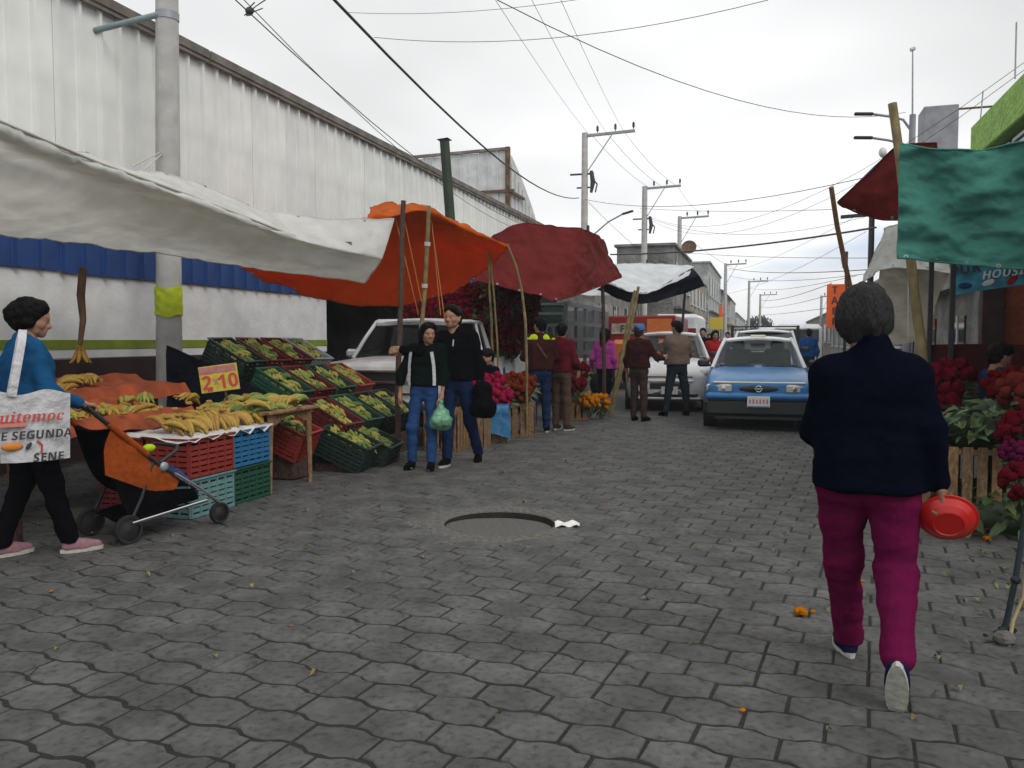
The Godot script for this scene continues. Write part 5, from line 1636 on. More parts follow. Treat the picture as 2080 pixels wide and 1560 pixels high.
# --- the pushchair
func pushchair() -> void:
	var o := thing("pushchair", "black and orange folding pushchair in front of the banana crates", "pushchair", Vector3(-4.148, 0.000, -4.475), -0.3)
	o.look_at_from_position(o.position, o.position + V(0.26, 0, -0.96), Vector3.UP)   # -z runs from the handle to the front wheel
	# rear wheels near the origin, front wheels 0.72 m on
	for s: float in [0.0, -0.46]:
		for f in 2:
			var at := V(s, 0.085 if f else 0.1, -0.74 * f)
			var wh := Node3D.new()
			wh.name = "wheel"
			o.add_child(wh, true)
			wh.position = at
			var r := 0.08 if f else 0.1
			var mb := MB.new()
			mb.lathe(Vector3.ZERO, Basis(V(0, 0, 1), PI / 2), [Vector2(r * 0.75, -0.02), Vector2(r * 0.95, -0.022), Vector2(r, -0.01), Vector2(r, 0.01), Vector2(r * 0.95, 0.022), Vector2(r * 0.75, 0.02)], 20)
			part("tyre", mb, M.rubber, wh)
			mb = MB.new()
			for k in 5:
				mb.bar(Vector3.ZERO, V(0, cos(TAU * k / 5), sin(TAU * k / 5)) * r * 0.78, 0.014, 0.02, Vector3.RIGHT)
			mb.lathe(Vector3.ZERO, Basis(V(0, 0, 1), PI / 2), [Vector2(0, -0.024), Vector2(0.02, -0.02), Vector2(r * 0.76, -0.008), Vector2(r * 0.76, 0.008), Vector2(0.02, 0.02), Vector2(0, 0.024)], 16)
			part("spokes", mb, M.plastic_black, wh)
		var mb := MB.new()   # chrome lower rail and front leg
		mb.tube([V(s + 0.012, 0.14, -0.02), V(s + 0.012, 0.2, -0.62)], [0.014], 8)
		mb.tube([V(s + 0.012, 0.44, -0.35), V(s + 0.012, 0.3, -0.56), V(s + 0.008, 0.16, -0.74)], [0.014], 8)
		part("chrome_rail", mb, M.chrome, o)
		mb = MB.new()
		mb.tube([V(s, 0.96, 0.27), V(s, 0.9, 0.2), V(s, 0.5, -0.26), V(s, 0.38, -0.44)], [0.016, 0.017, 0.018, 0.016], 8)
		mb.tube([V(s, 0.12, 0.0), V(s, 0.3, -0.1), V(s, 0.55, -0.2)], [0.012], 6)
		part("black_rail", mb, M.plastic_black, o)
		mb = MB.new()
		mb.tube([V(s + 0.004, 0.84, 0.13), V(s + 0.004, 0.6, -0.15)], [0.023], 8)
		part("orange_sleeve", mb, M.orange_fabric, o)
		mb = MB.new()
		mb.ball(V(s + 0.015, 0.5, -0.27), V(0.02, 0.035, 0.035))
		part("joint", mb, M.steel, o)
	var mb := MB.new()
	mb.tube([V(0.0, 0.96, 0.27), V(-0.03, 0.99, 0.31), V(-0.2, 1.0, 0.33), V(-0.43, 0.99, 0.31), V(-0.46, 0.96, 0.27)], [0.02], 8)
	part("handle", mb, M.plastic_black, o)
	mb = MB.new()
	mb.sheet(wrinkle(spread([[V(0.0, 0.82, 0.1), V(0.0, 0.65, -0.08), V(0.0, 0.5, -0.27), V(0.0, 0.42, -0.42)], [V(0.01, 0.66, 0.16), V(0.015, 0.52, -0.04), V(0.01, 0.4, -0.22), V(0.0, 0.36, -0.4)], [V(0.0, 0.5, 0.16), V(0.01, 0.42, 0.0), V(0.005, 0.34, -0.18), V(0.0, 0.32, -0.36)]], 14, 8), 0.02, 5.0), 0.006)
	part("side_fabric", mb, M.orange_fabric, o)
	mb = MB.new()
	mb.sheet(spread([[V(-0.02, 0.8, 0.1), V(-0.23, 0.78, 0.12), V(-0.44, 0.8, 0.1)], [V(-0.02, 0.4, -0.06), V(-0.23, 0.36, -0.04), V(-0.44, 0.4, -0.06)], [V(-0.02, 0.36, -0.36), V(-0.23, 0.33, -0.36), V(-0.44, 0.36, -0.36)]], 10, 12), 0.03)
	part("seat", mb, M.black_cloth, o)
	mb = MB.new()
	mb.sheet(wrinkle(spread([[V(0.0, 0.56, 0.12), V(0.0, 0.42, -0.1), V(0.0, 0.34, -0.3), V(0.0, 0.3, -0.52)], [V(-0.01, 0.36, 0.06), V(-0.015, 0.3, -0.12), V(-0.01, 0.26, -0.3), V(-0.01, 0.25, -0.56)], [V(-0.02, 0.17, -0.02), V(-0.03, 0.17, -0.2), V(-0.03, 0.19, -0.4), V(-0.02, 0.21, -0.58)]], 16, 10), 0.02, 5.0), 0.006)
	part("lower_fabric", mb, M.black_cloth, o)
	mb = MB.new()
	mb.sheet(wrinkle(spread([[V(-0.01, 0.17, -0.05), V(-0.23, 0.12, -0.05), V(-0.45, 0.17, -0.05)], [V(-0.01, 0.2, -0.5), V(-0.23, 0.15, -0.5), V(-0.45, 0.2, -0.5)]], 8, 8), 0.02, 5.0), 0.02)
	part("basket", mb, M.black_cloth, o)
	mb = MB.new()
	mb.tube([V(0.0, 0.53, -0.25), V(-0.02, 0.6, -0.4), V(-0.1, 0.62, -0.46), V(-0.36, 0.62, -0.46), V(-0.46, 0.53, -0.25)], [0.014], 8)
	part("front_bar", mb, M.plastic_black, o)
	mb = MB.new()
	mb.sheet(wrinkle(spread([[V(-0.03, 0.44, -0.36), V(-0.2, 0.5, -0.38), V(-0.36, 0.46, -0.36)], [V(-0.02, 0.34, -0.5), V(-0.2, 0.42, -0.52), V(-0.36, 0.36, -0.5)], [V(-0.02, 0.26, -0.58), V(-0.2, 0.3, -0.6), V(-0.36, 0.26, -0.58)]], 10, 10), 0.03, 8.0), 0.02)
	tag(part("blanket", mb, M.denim, o), "blue and magenta blanket at the foot of the seat")
	mb = MB.new()
	mb.ball(V(-0.02, 0.64, -0.18), V(0.03, 0.03, 0.05))
	part("toy", mb, M.hi_vis, o)

# --- vehicles: +z is the front, the origin lies on the ground under the middle
func wheel(o: Node3D, at: Vector3, r: float, w: float, rim: Material) -> void:
	var wh := Node3D.new()
	wh.name = "wheel"
	o.add_child(wh, true)
	wh.position = at
	var ax := Basis(V(0, 0, 1), PI / 2)
	var mb := MB.new()
	mb.lathe(Vector3.ZERO, ax, [Vector2(r * 0.6, -w * 0.45), Vector2(r * 0.9, -w * 0.5), Vector2(r * 0.98, -w * 0.38), Vector2(r, 0), Vector2(r * 0.98, w * 0.38), Vector2(r * 0.9, w * 0.5), Vector2(r * 0.6, w * 0.45)], 24)
	part("tyre", mb, M.rubber, wh)
	mb = MB.new()
	mb.lathe(Vector3.ZERO, ax, [Vector2(0, -w * 0.3), Vector2(r * 0.3, -w * 0.34), Vector2(r * 0.62, -w * 0.42), Vector2(r * 0.62, w * 0.42), Vector2(r * 0.3, w * 0.34), Vector2(0, w * 0.3)], 20)
	part("rim", mb, rim, wh)

func hull(st: Array) -> MB:   # st: [z, half width, bottom, shoulder, top] from the front to the rear
	var rows := []
	var all := st.duplicate()
	for e in [0, st.size() - 1]:
		var s: Array = st[e]
		var m: float = (s[2] + s[3]) * 0.5
		var c := [s[0], s[1] * 0.02, m - 0.02, m + 0.01, m + 0.02]
		if e == 0:
			all.push_front(c)
		else:
			all.append(c)
	for s in all:
		var w: float = s[1]
		var y0: float = s[2]
		var y1: float = s[3]
		var y2: float = s[4]
		var half := [V(w * 0.86, y0, s[0]), V(w * 0.96, y0 + (y1 - y0) * 0.1, s[0]), V(w, y0 + (y1 - y0) * 0.4, s[0]), V(w * 0.995, y0 + (y1 - y0) * 0.7, s[0]), V(w * 0.96, y0 + (y1 - y0) * 0.95, s[0]), V(w * 0.88, lerpf(y1, y2, 0.45), s[0]), V(w * 0.5, lerpf(y1, y2, 0.9), s[0]), V(0, y2, s[0])]
		var row := PackedVector3Array()
		for k in half.size():
			row.append(half[k])
		for k in range(half.size() - 2, -1, -1):
			row.append(half[k] * V(-1, 1, 1))
		rows.append(row)
	var mb := MB.new()
	mb.grid(rows, 1.0)
	var mid: int = (all.size() / 2) * 15 + 7
	if mb.n[mid].y < 0.0:
		for k in mb.n.size():
			mb.n[k] = -mb.n[k]
	for k in range(0, mb.i.size(), 3):   # wind again to the turned normals
		var g := (mb.v[mb.i[k + 2]] - mb.v[mb.i[k]]).cross(mb.v[mb.i[k + 1]] - mb.v[mb.i[k]])
		if g.dot(mb.n[mb.i[k]] + mb.n[mb.i[k + 1]]) < 0.0:
			var t := mb.i[k + 1]
			mb.i[k + 1] = mb.i[k + 2]
			mb.i[k + 2] = t
	return mb

func pane(a: Vector3, b: Vector3, c: Vector3, d: Vector3, out: Vector3, m: Material, o: Node3D, called: String) -> void:   # a bowed sheet of glass
	var rows := []
	for j in 5:
		var v := j / 4.0
		var row := PackedVector3Array()
		for k in 9:
			var u := k / 8.0
			row.append(a.lerp(b, u).lerp(d.lerp(c, u), v) + out * 0.16 * (u * (1.0 - u)))
		rows.append(row)
	var mb := MB.new()
	mb.grid(rows)
	part(called, mb, m, o)

func cabin(o: Node3D, q: Dictionary, paint: Material, glass: Material) -> void:
	var wb: float = q.wb
	var wt: float = q.wt
	var y0: float = q.y0
	var y1: float = q.y1
	var rows := []
	for j in 9:
		var v := j / 8.0
		var row := PackedVector3Array()
		for k in 11:
			var u := k / 5.0 - 1.0
			row.append(V(u * (wt + 0.02), y1 + 0.05 * (1.0 - u * u) - 0.04 * pow(absf(v * 2.0 - 1.0), 3.0), lerpf(q.zt0 + 0.03, q.zt1 - 0.03, v) + 0.1 * (1.0 - u * u) * (1.0 - v)))
		rows.append(row)
	var mb := MB.new()
	mb.sheet(rows, 0.03)
	part("roof", mb, paint, o)
	for s: float in [-1.0, 1.0]:
		mb = MB.new()
		mb.tube([V(s * wb, y0 - 0.02, q.zb0), V(s * lerpf(wb, wt, 0.5), lerpf(y0, y1, 0.52), lerpf(q.zb0, q.zt0, 0.48)), V(s * wt, y1, q.zt0)], [0.036, 0.03, 0.032], 8)
		mb.tube([V(s * wt, y1, q.zt0), V(s * (wt + 0.015), y1 + 0.012, (q.zt0 + q.zt1) * 0.5), V(s * wt, y1, q.zt1)], [0.032], 8)
		mb.tube([V(s * wt, y1, q.zt1), V(s * wb, y0 - 0.02, q.zb1)], [0.045, 0.06], 8)
		mb.tube([V(s * (wt + 0.01), y1, q.zm), V(s * wb, y0 - 0.02, q.zm)], [0.032], 8)
		part("pillars", mb, paint, o)
		pane(V(s * wb, y0, q.zb0), V(s * wb, y0, q.zb1), V(s * wt, y1, q.zt1), V(s * wt, y1, q.zt0), V(s * 0.15, 0, 0), glass, o, "side_window")
	pane(V(-wb, y0, q.zb0), V(wb, y0, q.zb0), V(wt, y1, q.zt0), V(-wt, y1, q.zt0), V(0, 0, 0.9), glass, o, "windshield")
	pane(V(-wb, y0, q.zb1), V(wb, y0, q.zb1), V(wt, y1, q.zt1), V(-wt, y1, q.zt1), V(0, 0, -0.5), glass, o, "rear_window")
	for s: float in [-1.0, 1.0]:
		mb = MB.new()
		mb.box(V(s * 0.34, y0 + 0.05, q.zm + 0.05), V(0.46, 0.5, 0.12), Basis(V(1, 0, 0), -0.2), 0.05)
		mb.box(V(s * 0.34, y0 + 0.36, q.zm), V(0.24, 0.16, 0.09), Basis(V(1, 0, 0), -0.2), 0.04)
		part("front_seat", mb, M.seat, o)
		mb = MB.new()
		mb.tube([V(s * 0.08, y0 + 0.02, q.zb0 + 0.06), V(s * 0.62, y0 + 0.035, q.zb0 + 0.02)], [0.012], 5)
		mb.bar(V(s * 0.05, y0 + 0.03, q.zb0 + 0.05), V(s * 0.4, y0 + 0.05, q.zb0 - 0.02), 0.02, 0.01)
		part("wiper", mb, M.plastic_black, o)
		mb = MB.new()
		mb.box(V(s * (wb + 0.16), y0 + 0.06, q.zb0 - 0.3), V(0.2, 0.13, 0.09), Basis(Vector3.UP, s * -0.2), 0.035)
		mb.box(V(s * (wb + 0.05), y0 + 0.02, q.zb0 - 0.3), V(0.1, 0.04, 0.05))
		part("mirror", mb, M[q.get("mirror", "plastic_black")], o)
	mb = MB.new()
	mb.box(V(0, y0 - 0.03, q.zb0 - 0.2), V(wb * 1.9, 0.08, 0.4), Basis(), 0.02)
	part("dashboard", mb, M.seat, o)
	mb = MB.new()
	mb.tube(range(13).map(func(k): return V(0.34 + 0.18 * cos(TAU * k / 12), y0 + 0.07 + 0.16 * sin(TAU * k / 12), q.zb0 - 0.45 + 0.07 * sin(TAU * k / 12))), [0.014], 6, false)
	part("steering_wheel", mb, M.seat, o)
	mb = MB.new()
	mb.box(V(0, y1 - 0.1, q.zt0 - 0.02), V(0.24, 0.07, 0.03), Basis(), 0.015)
	part("interior_mirror", mb, M.seat, o)

func arches(o: Node3D, zs: Array, w: float, r: float) -> void:
	for z: float in zs:
		for s: float in [-1.0, 1.0]:
			var mb := MB.new()
			mb.lathe(V(s * (w - 0.1), r * 0.95, z), Basis(V(0, 0, 1), PI / 2), [Vector2(0, -0.11), Vector2(r * 1.16, -0.11), Vector2(r * 1.16, 0.11), Vector2(0, 0.11)], 24)
			part("wheel_arch", mb, M.plastic_black, o)

func taxi() -> void:
	var o := thing("taxi", "sky blue taxi sedan with a white roof driving towards the viewer", "car", V(-0.13, 0, -15.0), 0.02)
	var st := [[2.12, 0.66, 0.3, 0.66, 0.7], [2.1, 0.76, 0.27, 0.7, 0.76], [1.9, 0.81, 0.24, 0.76, 0.82], [1.5, 0.83, 0.22, 0.83, 0.9], [0.85, 0.83, 0.22, 0.9, 0.97], [0.0, 0.83, 0.22, 0.92, 0.96], [-1.0, 0.83, 0.22, 0.92, 0.96], [-1.6, 0.82, 0.24, 0.9, 0.98], [-2.1, 0.79, 0.28, 0.88, 0.94], [-2.18, 0.7, 0.34, 0.84, 0.88]]
	part("body_shell", hull(st), M.paint_blue, o)
	cabin(o, {"wb": 0.74, "wt": 0.56, "y0": 0.94, "y1": 1.4, "zb0": 0.88, "zt0": 0.2, "zt1": -0.95, "zb1": -1.5, "zm": -0.3}, M.paint_white, M.glass)
	arches(o, [1.3, -1.25], 0.83, 0.3)
	for s: float in [-1.0, 1.0]:
		for z: float in [1.3, -1.25]:
			wheel(o, V(s * 0.72, 0.295, z), 0.295, 0.2, M.steel)
		var mb := MB.new()
		mb.box(V(s * 0.545, 0.655, 2.085), V(0.31, 0.13, 0.09), Basis(Vector3.UP, s * 0.22), 0.025)
		part("headlight", mb, M.lamp_glass, o)
		mb = MB.new()
		mb.box(V(s * 0.73, 0.655, 2.01), V(0.1, 0.12, 0.1), Basis(Vector3.UP, s * 0.5), 0.025)
		part("indicator", mb, M.lamp_glass, o)
		mb = MB.new()
		mb.lathe(V(s * 0.5, 0.655, 2.115), Basis(V(1, 0, 0), PI / 2), [Vector2(0.0, 0.0), Vector2(0.05, 0.012), Vector2(0.052, 0.025), Vector2(0.0, 0.03)], 14)
		part("reflector", mb, M.chrome, o)
	var mb := MB.new()
	mb.box(V(0, 0.745, 2.07), V(1.36, 0.03, 0.08), Basis(), 0.01)
	part("hood_band", mb, M.paint_cream, o)
	mb = MB.new()
	mb.ball(V(0, 0.65, 2.115), V(0.3, 0.055, 0.03), Basis(), 24, 8)
	part("grille", mb, M.plastic_black, o)
	var em := MB.new()
	em.tube(range(17).map(func(k): return V(0.045 * cos(TAU * k / 16), 0.652 + 0.045 * sin(TAU * k / 16), 2.15)), [0.008], 6, false)
	em.box(V(0, 0.652, 2.152), V(0.115, 0.02, 0.012), Basis(), 0.003)
	part("emblem", em, M.chrome, o)
	mb = MB.new()
	mb.box(V(0, 0.535, 2.1), V(1.58, 0.11, 0.16), Basis(), 0.04)
	part("bumper", mb, M.paint_blue, o)
	mb = MB.new()
	mb.box(V(0, 0.36, 2.06), V(1.6, 0.26, 0.2), Basis(), 0.05)
	mb.box(V(0, 0.21, 1.2), V(1.3, 0.05, 1.8))
	part("lower_bumper", mb, M.plastic_black, o)
	var pl := MB.new()
	pl.box(V(0.0, 0.46, 2.19), V(0.33, 0.17, 0.012), Basis(), 0.004)
	var pn := part("number_plate", pl, M.plate, o)
	mb = MB.new()
	mb.box(V(0.0, 0.388, 2.197), V(0.31, 0.016, 0.004))
	part("plate_band", mb, M.paint_blue, pn)
	mb = MB.new()
	for k in 6:
		mb.box(V(-0.125 + 0.05 * k, 0.465, 2.197), V(0.026, 0.06 + 0.012 * (k % 2), 0.003))
	part("plate_characters", mb, M.pink_print, pn)
	mb = MB.new()
	mb.box(V(0.0, 1.46, 0.1), V(0.26, 0.05, 0.12), Basis(), 0.015)
	part("roof_sign", mb, M.paint_cream, o)
	mb = MB.new()
	mb.box(V(0, 1.0, -0.98), V(1.1, 0.34, 0.14), Basis(V(1, 0, 0), -0.2), 0.05)
	part("rear_seat", mb, M.seat, o)

func white_car() -> void:
	var o := thing("white_car", "white hatchback parked behind the two talking men", "car", V(-2.0, 0, -17.9), 0.12)
	var st := [[2.0, 0.5, 0.32, 0.66, 0.72], [1.96, 0.7, 0.24, 0.72, 0.8], [1.75, 0.82, 0.2, 0.8, 0.9], [1.3, 0.86, 0.2, 0.9, 1.0], [0.8, 0.86, 0.2, 0.98, 1.06], [0, 0.86, 0.2, 1.0, 1.04], [-1.2, 0.86, 0.22, 1.02, 1.04], [-1.8, 0.82, 0.26, 1.0, 1.04], [-1.95, 0.74, 0.32, 0.94, 1.0]]
	part("body_shell", hull(st), M.paint_white, o)
	cabin(o, {"wb": 0.78, "wt": 0.6, "y0": 1.03, "y1": 1.52, "zb0": 0.92, "zt0": 0.2, "zt1": -1.4, "zb1": -1.75, "zm": -0.35}, M.paint_white, M.glass)
	arches(o, [1.25, -1.2], 0.86, 0.31)
	for s: float in [-1.0, 1.0]:
		for z: float in [1.25, -1.2]:
			wheel(o, V(s * 0.75, 0.31, z), 0.31, 0.21, M.steel)
		var mb := MB.new()
		mb.ball(V(s * 0.6, 0.72, 1.86), V(0.17, 0.09, 0.1), Basis(V(0, 0, 1), s * 0.35), 12, 8)
		part("headlight", mb, M.lamp_glass, o)
	for y in [[0.68, 0.05, 0.9], [0.5, 0.16, 0.8], [0.33, 0.08, 1.1]]:
		var mb := MB.new()
		mb.box(V(0, y[0], 1.96), V(y[2], y[1], 0.1), Basis(), 0.03)
		part("grille", mb, M.plastic_black, o)
	var mb := MB.new()
	mb.box(V(0, 0.6, 1.99), V(0.9, 0.06, 0.06), Basis(), 0.02)
	mb.box(V(0, 0.26, 1.98), V(1.2, 0.05, 0.06), Basis(), 0.02)
	part("bumper_bar", mb, M.paint_white, o)
	mb = MB.new()
	mb.box(V(0, 0.42, 2.03), V(0.32, 0.15, 0.01))
	part("number_plate", mb, M.plate, o)

func flower_truck() -> void:
	var o := thing("pickup_truck", "white pickup truck loaded with dark red flowers behind the crates", "truck", V(-5.22, 0, -12.3), 0.03)
	var st := [[2.3, 0.78, 0.5, 0.98, 1.02], [2.27, 0.86, 0.45, 1.02, 1.07], [2.0, 0.89, 0.42, 1.04, 1.12], [1.2, 0.9, 0.42, 1.08, 1.16], [0.3, 0.9, 0.42, 1.1, 1.14], [-0.5, 0.9, 0.42, 1.1, 1.12]]
	part("cab_shell", hull(st), M.paint_white, o)
	cabin(o, {"wb": 0.82, "wt": 0.68, "y0": 1.13, "y1": 1.68, "zb0": 1.15, "zt0": 0.6, "zt1": -0.5, "zb1": -0.6, "zm": -0.2, "mirror": "paint_white"}, M.paint_white, M.glass_tint)
	var hd := MB.new()
	hd.box(V(0, 1.66, 0.62), V(1.36, 0.13, 0.1), Basis(V(1, 0, 0), -0.7), 0.03)
	part("roof_header", hd, M.paint_white, o)
	arches(o, [1.5, -1.7], 0.88, 0.36)
	for s: float in [-1.0, 1.0]:
		for z: float in [1.5, -1.7]:
			wheel(o, V(s * 0.78, 0.36, z), 0.36, 0.24, M.steel)
		for k in 2:
			var mb := MB.new()
			mb.box(V(s * 0.62, 0.9 - 0.17 * k, 2.29), V(0.3, 0.13, 0.06), Basis(), 0.02)
			part("headlight", mb, M.lamp_glass, o)
		var mb := MB.new()
		mb.box(V(s * 0.83, 0.84, 2.24), V(0.07, 0.32, 0.1), Basis(), 0.015)
		part("side_lamp", mb, M.amber, o)
		mb = MB.new()
		mb.box(V(s * 0.87, 0.8, -1.7), V(0.05, 0.6, 2.2), Basis(), 0.015)
		part("bed_side", mb, M.paint_white, o)
	var mb := MB.new()
	mb.box(V(0, 0.82, 2.285), V(0.94, 0.32, 0.04))
	part("grille", mb, M.plastic_black, o)
	for y: float in [0.97, 0.82, 0.67]:
		mb = MB.new()
		mb.box(V(0, y, 2.325), V(1.6, 0.03, 0.03), Basis(), 0.008)
		part("chrome_bar", mb, M.chrome, o)
	mb = MB.new()
	mb.box(V(0, 0.5, 2.34), V(1.76, 0.13, 0.16), Basis(), 0.03)
	part("bumper", mb, M.chrome, o)
	mb = MB.new()
	mb.box(V(0, 0.5, -1.7), V(1.7, 0.06, 2.2))
	mb.box(V(0, 0.8, -2.8), V(1.74, 0.6, 0.05))
	part("bed", mb, M.paint_white, o)
	mb = MB.new()
	for k in 5:
		mb.ball(V(-0.6 + 0.28 * k, 1.2, 0.95), V(0.16, 0.08, 0.1))
	tag(part("dashboard_goods", mb, M.leaf_green, o), "pale green bundles lying behind the windshield")
	mb = MB.new()
	mb.sheet(wrinkle(spread([[V(0.92, 1.1, -0.5), V(0.92, 1.12, -1.1), V(0.92, 1.1, -1.7)], [V(0.98, 0.8, -0.5), V(0.96, 0.8, -1.1), V(0.97, 0.8, -1.7)], [V(0.95, 0.45, -0.5), V(0.99, 0.45, -1.1), V(0.95, 0.45, -1.7)]], 14, 10), 0.05, 3.0), 0.004)
	var cl := thing("white_cloth", "white cloth with blue print hanging on the truck's side", "cloth", o.position, o.rotation.y)
	part("cloth", mb, M.white_cloth, cl)
	mb = MB.new()
	mb.ball(V(0.985, 0.85, -0.9), V(0.012, 0.09, 0.07), Basis(), 10, 6)
	part("blue_print", mb, M.denim, cl)

func other_vehicles() -> void:
	# stake truck with crates behind the flower sellers
	var o := thing("stake_truck", "grey stake truck with steel racks behind the flower sellers", "truck", Vector3(-4.824, 0.000, -18.600), 0.0)
	var mb := MB.new()
	mb.box(V(-0.4, 0.86, 0), V(2.5, 0.14, 4.0), Basis(), 0.02)
	part("bed", mb, M.steel, o)
	for x: float in [-1.6, 0.82]:
		for k in 5:
			mb = MB.new()
			mb.box(V(x, 1.55, 1.95 - k * 0.95), V(0.07, 1.3, 0.08))
			part("stake", mb, M.grey_dark, o)
		for y: float in [1.1, 1.4, 1.75, 2.15]:
			mb = MB.new()
			mb.box(V(x + 0.045, y, 0.05), V(0.03, 0.09, 3.95))
			part("rail", mb, M.grey_dark, o)
	for y: float in [1.7, 1.95, 2.15]:
		mb = MB.new()
		mb.box(V(-0.4, y, 2.0), V(2.4, 0.05, 0.04))
		part("rear_rail", mb, M.grey_dark, o)
	mb = MB.new()
	mb.box(V(-0.75, 1.22, 2.02), V(1.5, 0.72, 0.03))
	part("cream_board", mb, M.house_cream, o)
	for k in 5:
		mb = MB.new()
		mb.box(V(0.12 + 0.15 * k, 1.3, 2.0), V(0.04, 0.8, 0.04))
		part("gate_bar", mb, M.grey_dark, o)
	mb = MB.new()
	mb.box(V(-0.4, 1.35, -2.9), V(2.2, 1.9, 1.6), Basis(), 0.15)
	part("cab", mb, M.grey_dark, o)
	for x: float in [-1.4, 0.6]:
		for z: float in [1.2, -2.6]:
			wheel(o, V(x, 0.42, z), 0.42, 0.3, M.steel)
	for k in 4:
		crate(M.crate_green, ["green plastic crate on the stake truck, at its corner", "green plastic crate on the stake truck, inner lower", "green plastic crate on the stake truck, upper corner", "green plastic crate on the stake truck, upper inner"][k], o.position + V(0.5 - 0.45 * (k % 2), 1.5 + 0.32 * (k / 2), 1.65), Basis())
	mb = MB.new()
	mb.box(o.position + V(0.28, 1.215, 1.65), V(0.95, 0.57, 0.55))
	tag(part("wooden_box", mb, M.wood_crate, self), "wooden box under the green crates on the stake truck", "box")
	# red lorry under the grey tarp
	var r := thing("red_lorry", "dark red and orange lorry parked under the grey tarp", "truck", Vector3(-3.457, 0.000, -23.500), 0.0)
	mb = MB.new()
	mb.box(V(0, 1.35, -2.0), V(2.0, 1.5, 4.0), Basis(), 0.04)
	part("box_body", mb, M.paint_red, r)
	mb = MB.new()
	mb.box(V(0.1, 0.95, 0.4), V(1.6, 0.9, 1.0), Basis(), 0.12)
	part("bonnet", mb, M.paint_orange, r)
	mb = MB.new()
	mb.box(V(-0.35, 1.72, 0.02), V(0.95, 0.3, 0.03))
	part("sign_panel", mb, M.house_beige, r)
	lettering("FLV", 0.2, M.ink, r, Transform3D(Basis(), V(-0.35, 1.72, 0.045)), 0.01)
	mb = MB.new()
	mb.box(V(0.55, 1.75, 0.02), V(0.7, 0.5, 0.03))
	part("orange_panel", mb, M.paint_orange, r)
	for x: float in [-0.85, 0.85]:
		wheel(r, V(x, 0.4, 0.3), 0.4, 0.26, M.steel)
		wheel(r, V(x, 0.4, -3.0), 0.4, 0.26, M.steel)
	var v := thing("white_van", "white van with a dark red band beyond the red lorry", "van", Vector3(-3.022, 0.000, -29.000), 0.0)
	mb = MB.new()
	mb.box(V(0, 1.3, -2.0), V(1.5, 2.0, 4.0), Basis(), 0.12)
	part("body_shell", mb, M.paint_white, v)
	mb = MB.new()
	mb.box(V(0, 1.62, 0.0), V(1.4, 0.36, 0.03))
	part("band", mb, M.paint_red, v)
	mb = MB.new()
	mb.box(V(0, 1.25, 0.01), V(1.3, 0.3, 0.03))
	part("window", mb, M.glass_dark, v)
	for x: float in [-0.62, 0.62]:
		wheel(v, V(x, 0.33, -0.7), 0.33, 0.2, M.steel)
		wheel(v, V(x, 0.33, -3.2), 0.33, 0.2, M.steel)
	# pickup with a roof rack behind the taxi, then two vans
	var p := thing("pickup_truck", "white pickup with a black roof rack close behind the taxi", "truck", Vector3(-0.024, 0.000, -22.000), 0.0)
	part("body_shell", hull([[2.4, 0.7, 0.4, 0.9, 0.95], [2.2, 0.86, 0.36, 0.96, 1.04], [1.0, 0.88, 0.36, 1.05, 1.12], [-0.3, 0.88, 0.36, 1.05, 1.08], [-2.4, 0.88, 0.36, 1.05, 1.08], [-2.5, 0.8, 0.4, 1.0, 1.02]]), M.paint_white, p)
	cabin(p, {"wb": 0.8, "wt": 0.66, "y0": 1.1, "y1": 1.6, "zb0": 1.0, "zt0": 0.4, "zt1": -0.6, "zb1": -0.7, "zm": -0.3}, M.paint_white, M.glass_dark)
	for s: float in [-1.0, 1.0]:
		for z: float in [1.5, -1.5]:
			wheel(p, V(s * 0.78, 0.34, z), 0.34, 0.22, M.steel)
		mb = MB.new()
		mb.box(V(s * 0.84, 1.4, -0.85), V(0.08, 0.75, 0.08))
		part("rack_post", mb, M.plastic_black, p)
	mb = MB.new()
	for y: float in [1.75, 1.66]:
		mb.box(V(0, y, -0.85), V(1.7, 0.035, 0.05))
	part("rack_bar", mb, M.plastic_black, p)
	var vans := [[1578, -38.0, "pale van with dark windows far behind the taxi"], [1622, -33.0, "small white van at the taxi's far side"]]
	for q in 2:
		var va := thing("white_van", vans[q][2], "van", [Vector3(0.480, 0.000, -38.000), Vector3(1.206, 0.000, -33.000)][q], 0.0)
		mb = MB.new()
		mb.box(V(0, 1.15, -2.0), V(1.7, 1.7, 4.0), Basis(), 0.15)
		part("body_shell", mb, M.paint_white, va)
		mb = MB.new()
		mb.box(V(0, 1.55, 0.01), V(1.45, 0.5, 0.04), Basis(), 0.015)
		part("window", mb, M.glass_dark, va)
		for x: float in [-0.7, 0.7]:
			wheel(va, V(x, 0.32, -0.6), 0.32, 0.2, M.steel)
			wheel(va, V(x, 0.32, -3.3), 0.32, 0.2, M.steel)

# --- flowers
func leaf_into(mb: MB, at: Vector3, b: Basis, l: float, w: float) -> void:   # a folded, drooping blade of eight faces
	var sp := [V(0, 0, 0), V(0, 0.012, 0.3 * l), V(0, 0.0, 0.65 * l), V(0, -0.12 * l, l)]
	var ww := [0.12, 1.0, 0.8, 0.02]
	for s: float in [-1.0, 1.0]:
		for k in 3:
			var a: Vector3 = sp[k]
			var c: Vector3 = sp[k + 1]
			var a2 := a + V(s * w * 0.5 * ww[k], 0.18 * w * ww[k], 0)
			var c2 := c + V(s * w * 0.5 * ww[k + 1], 0.18 * w * ww[k + 1], 0)
			mb.quad(at + b * a, at + b * c, at + b * c2, at + b * a2, b.y)

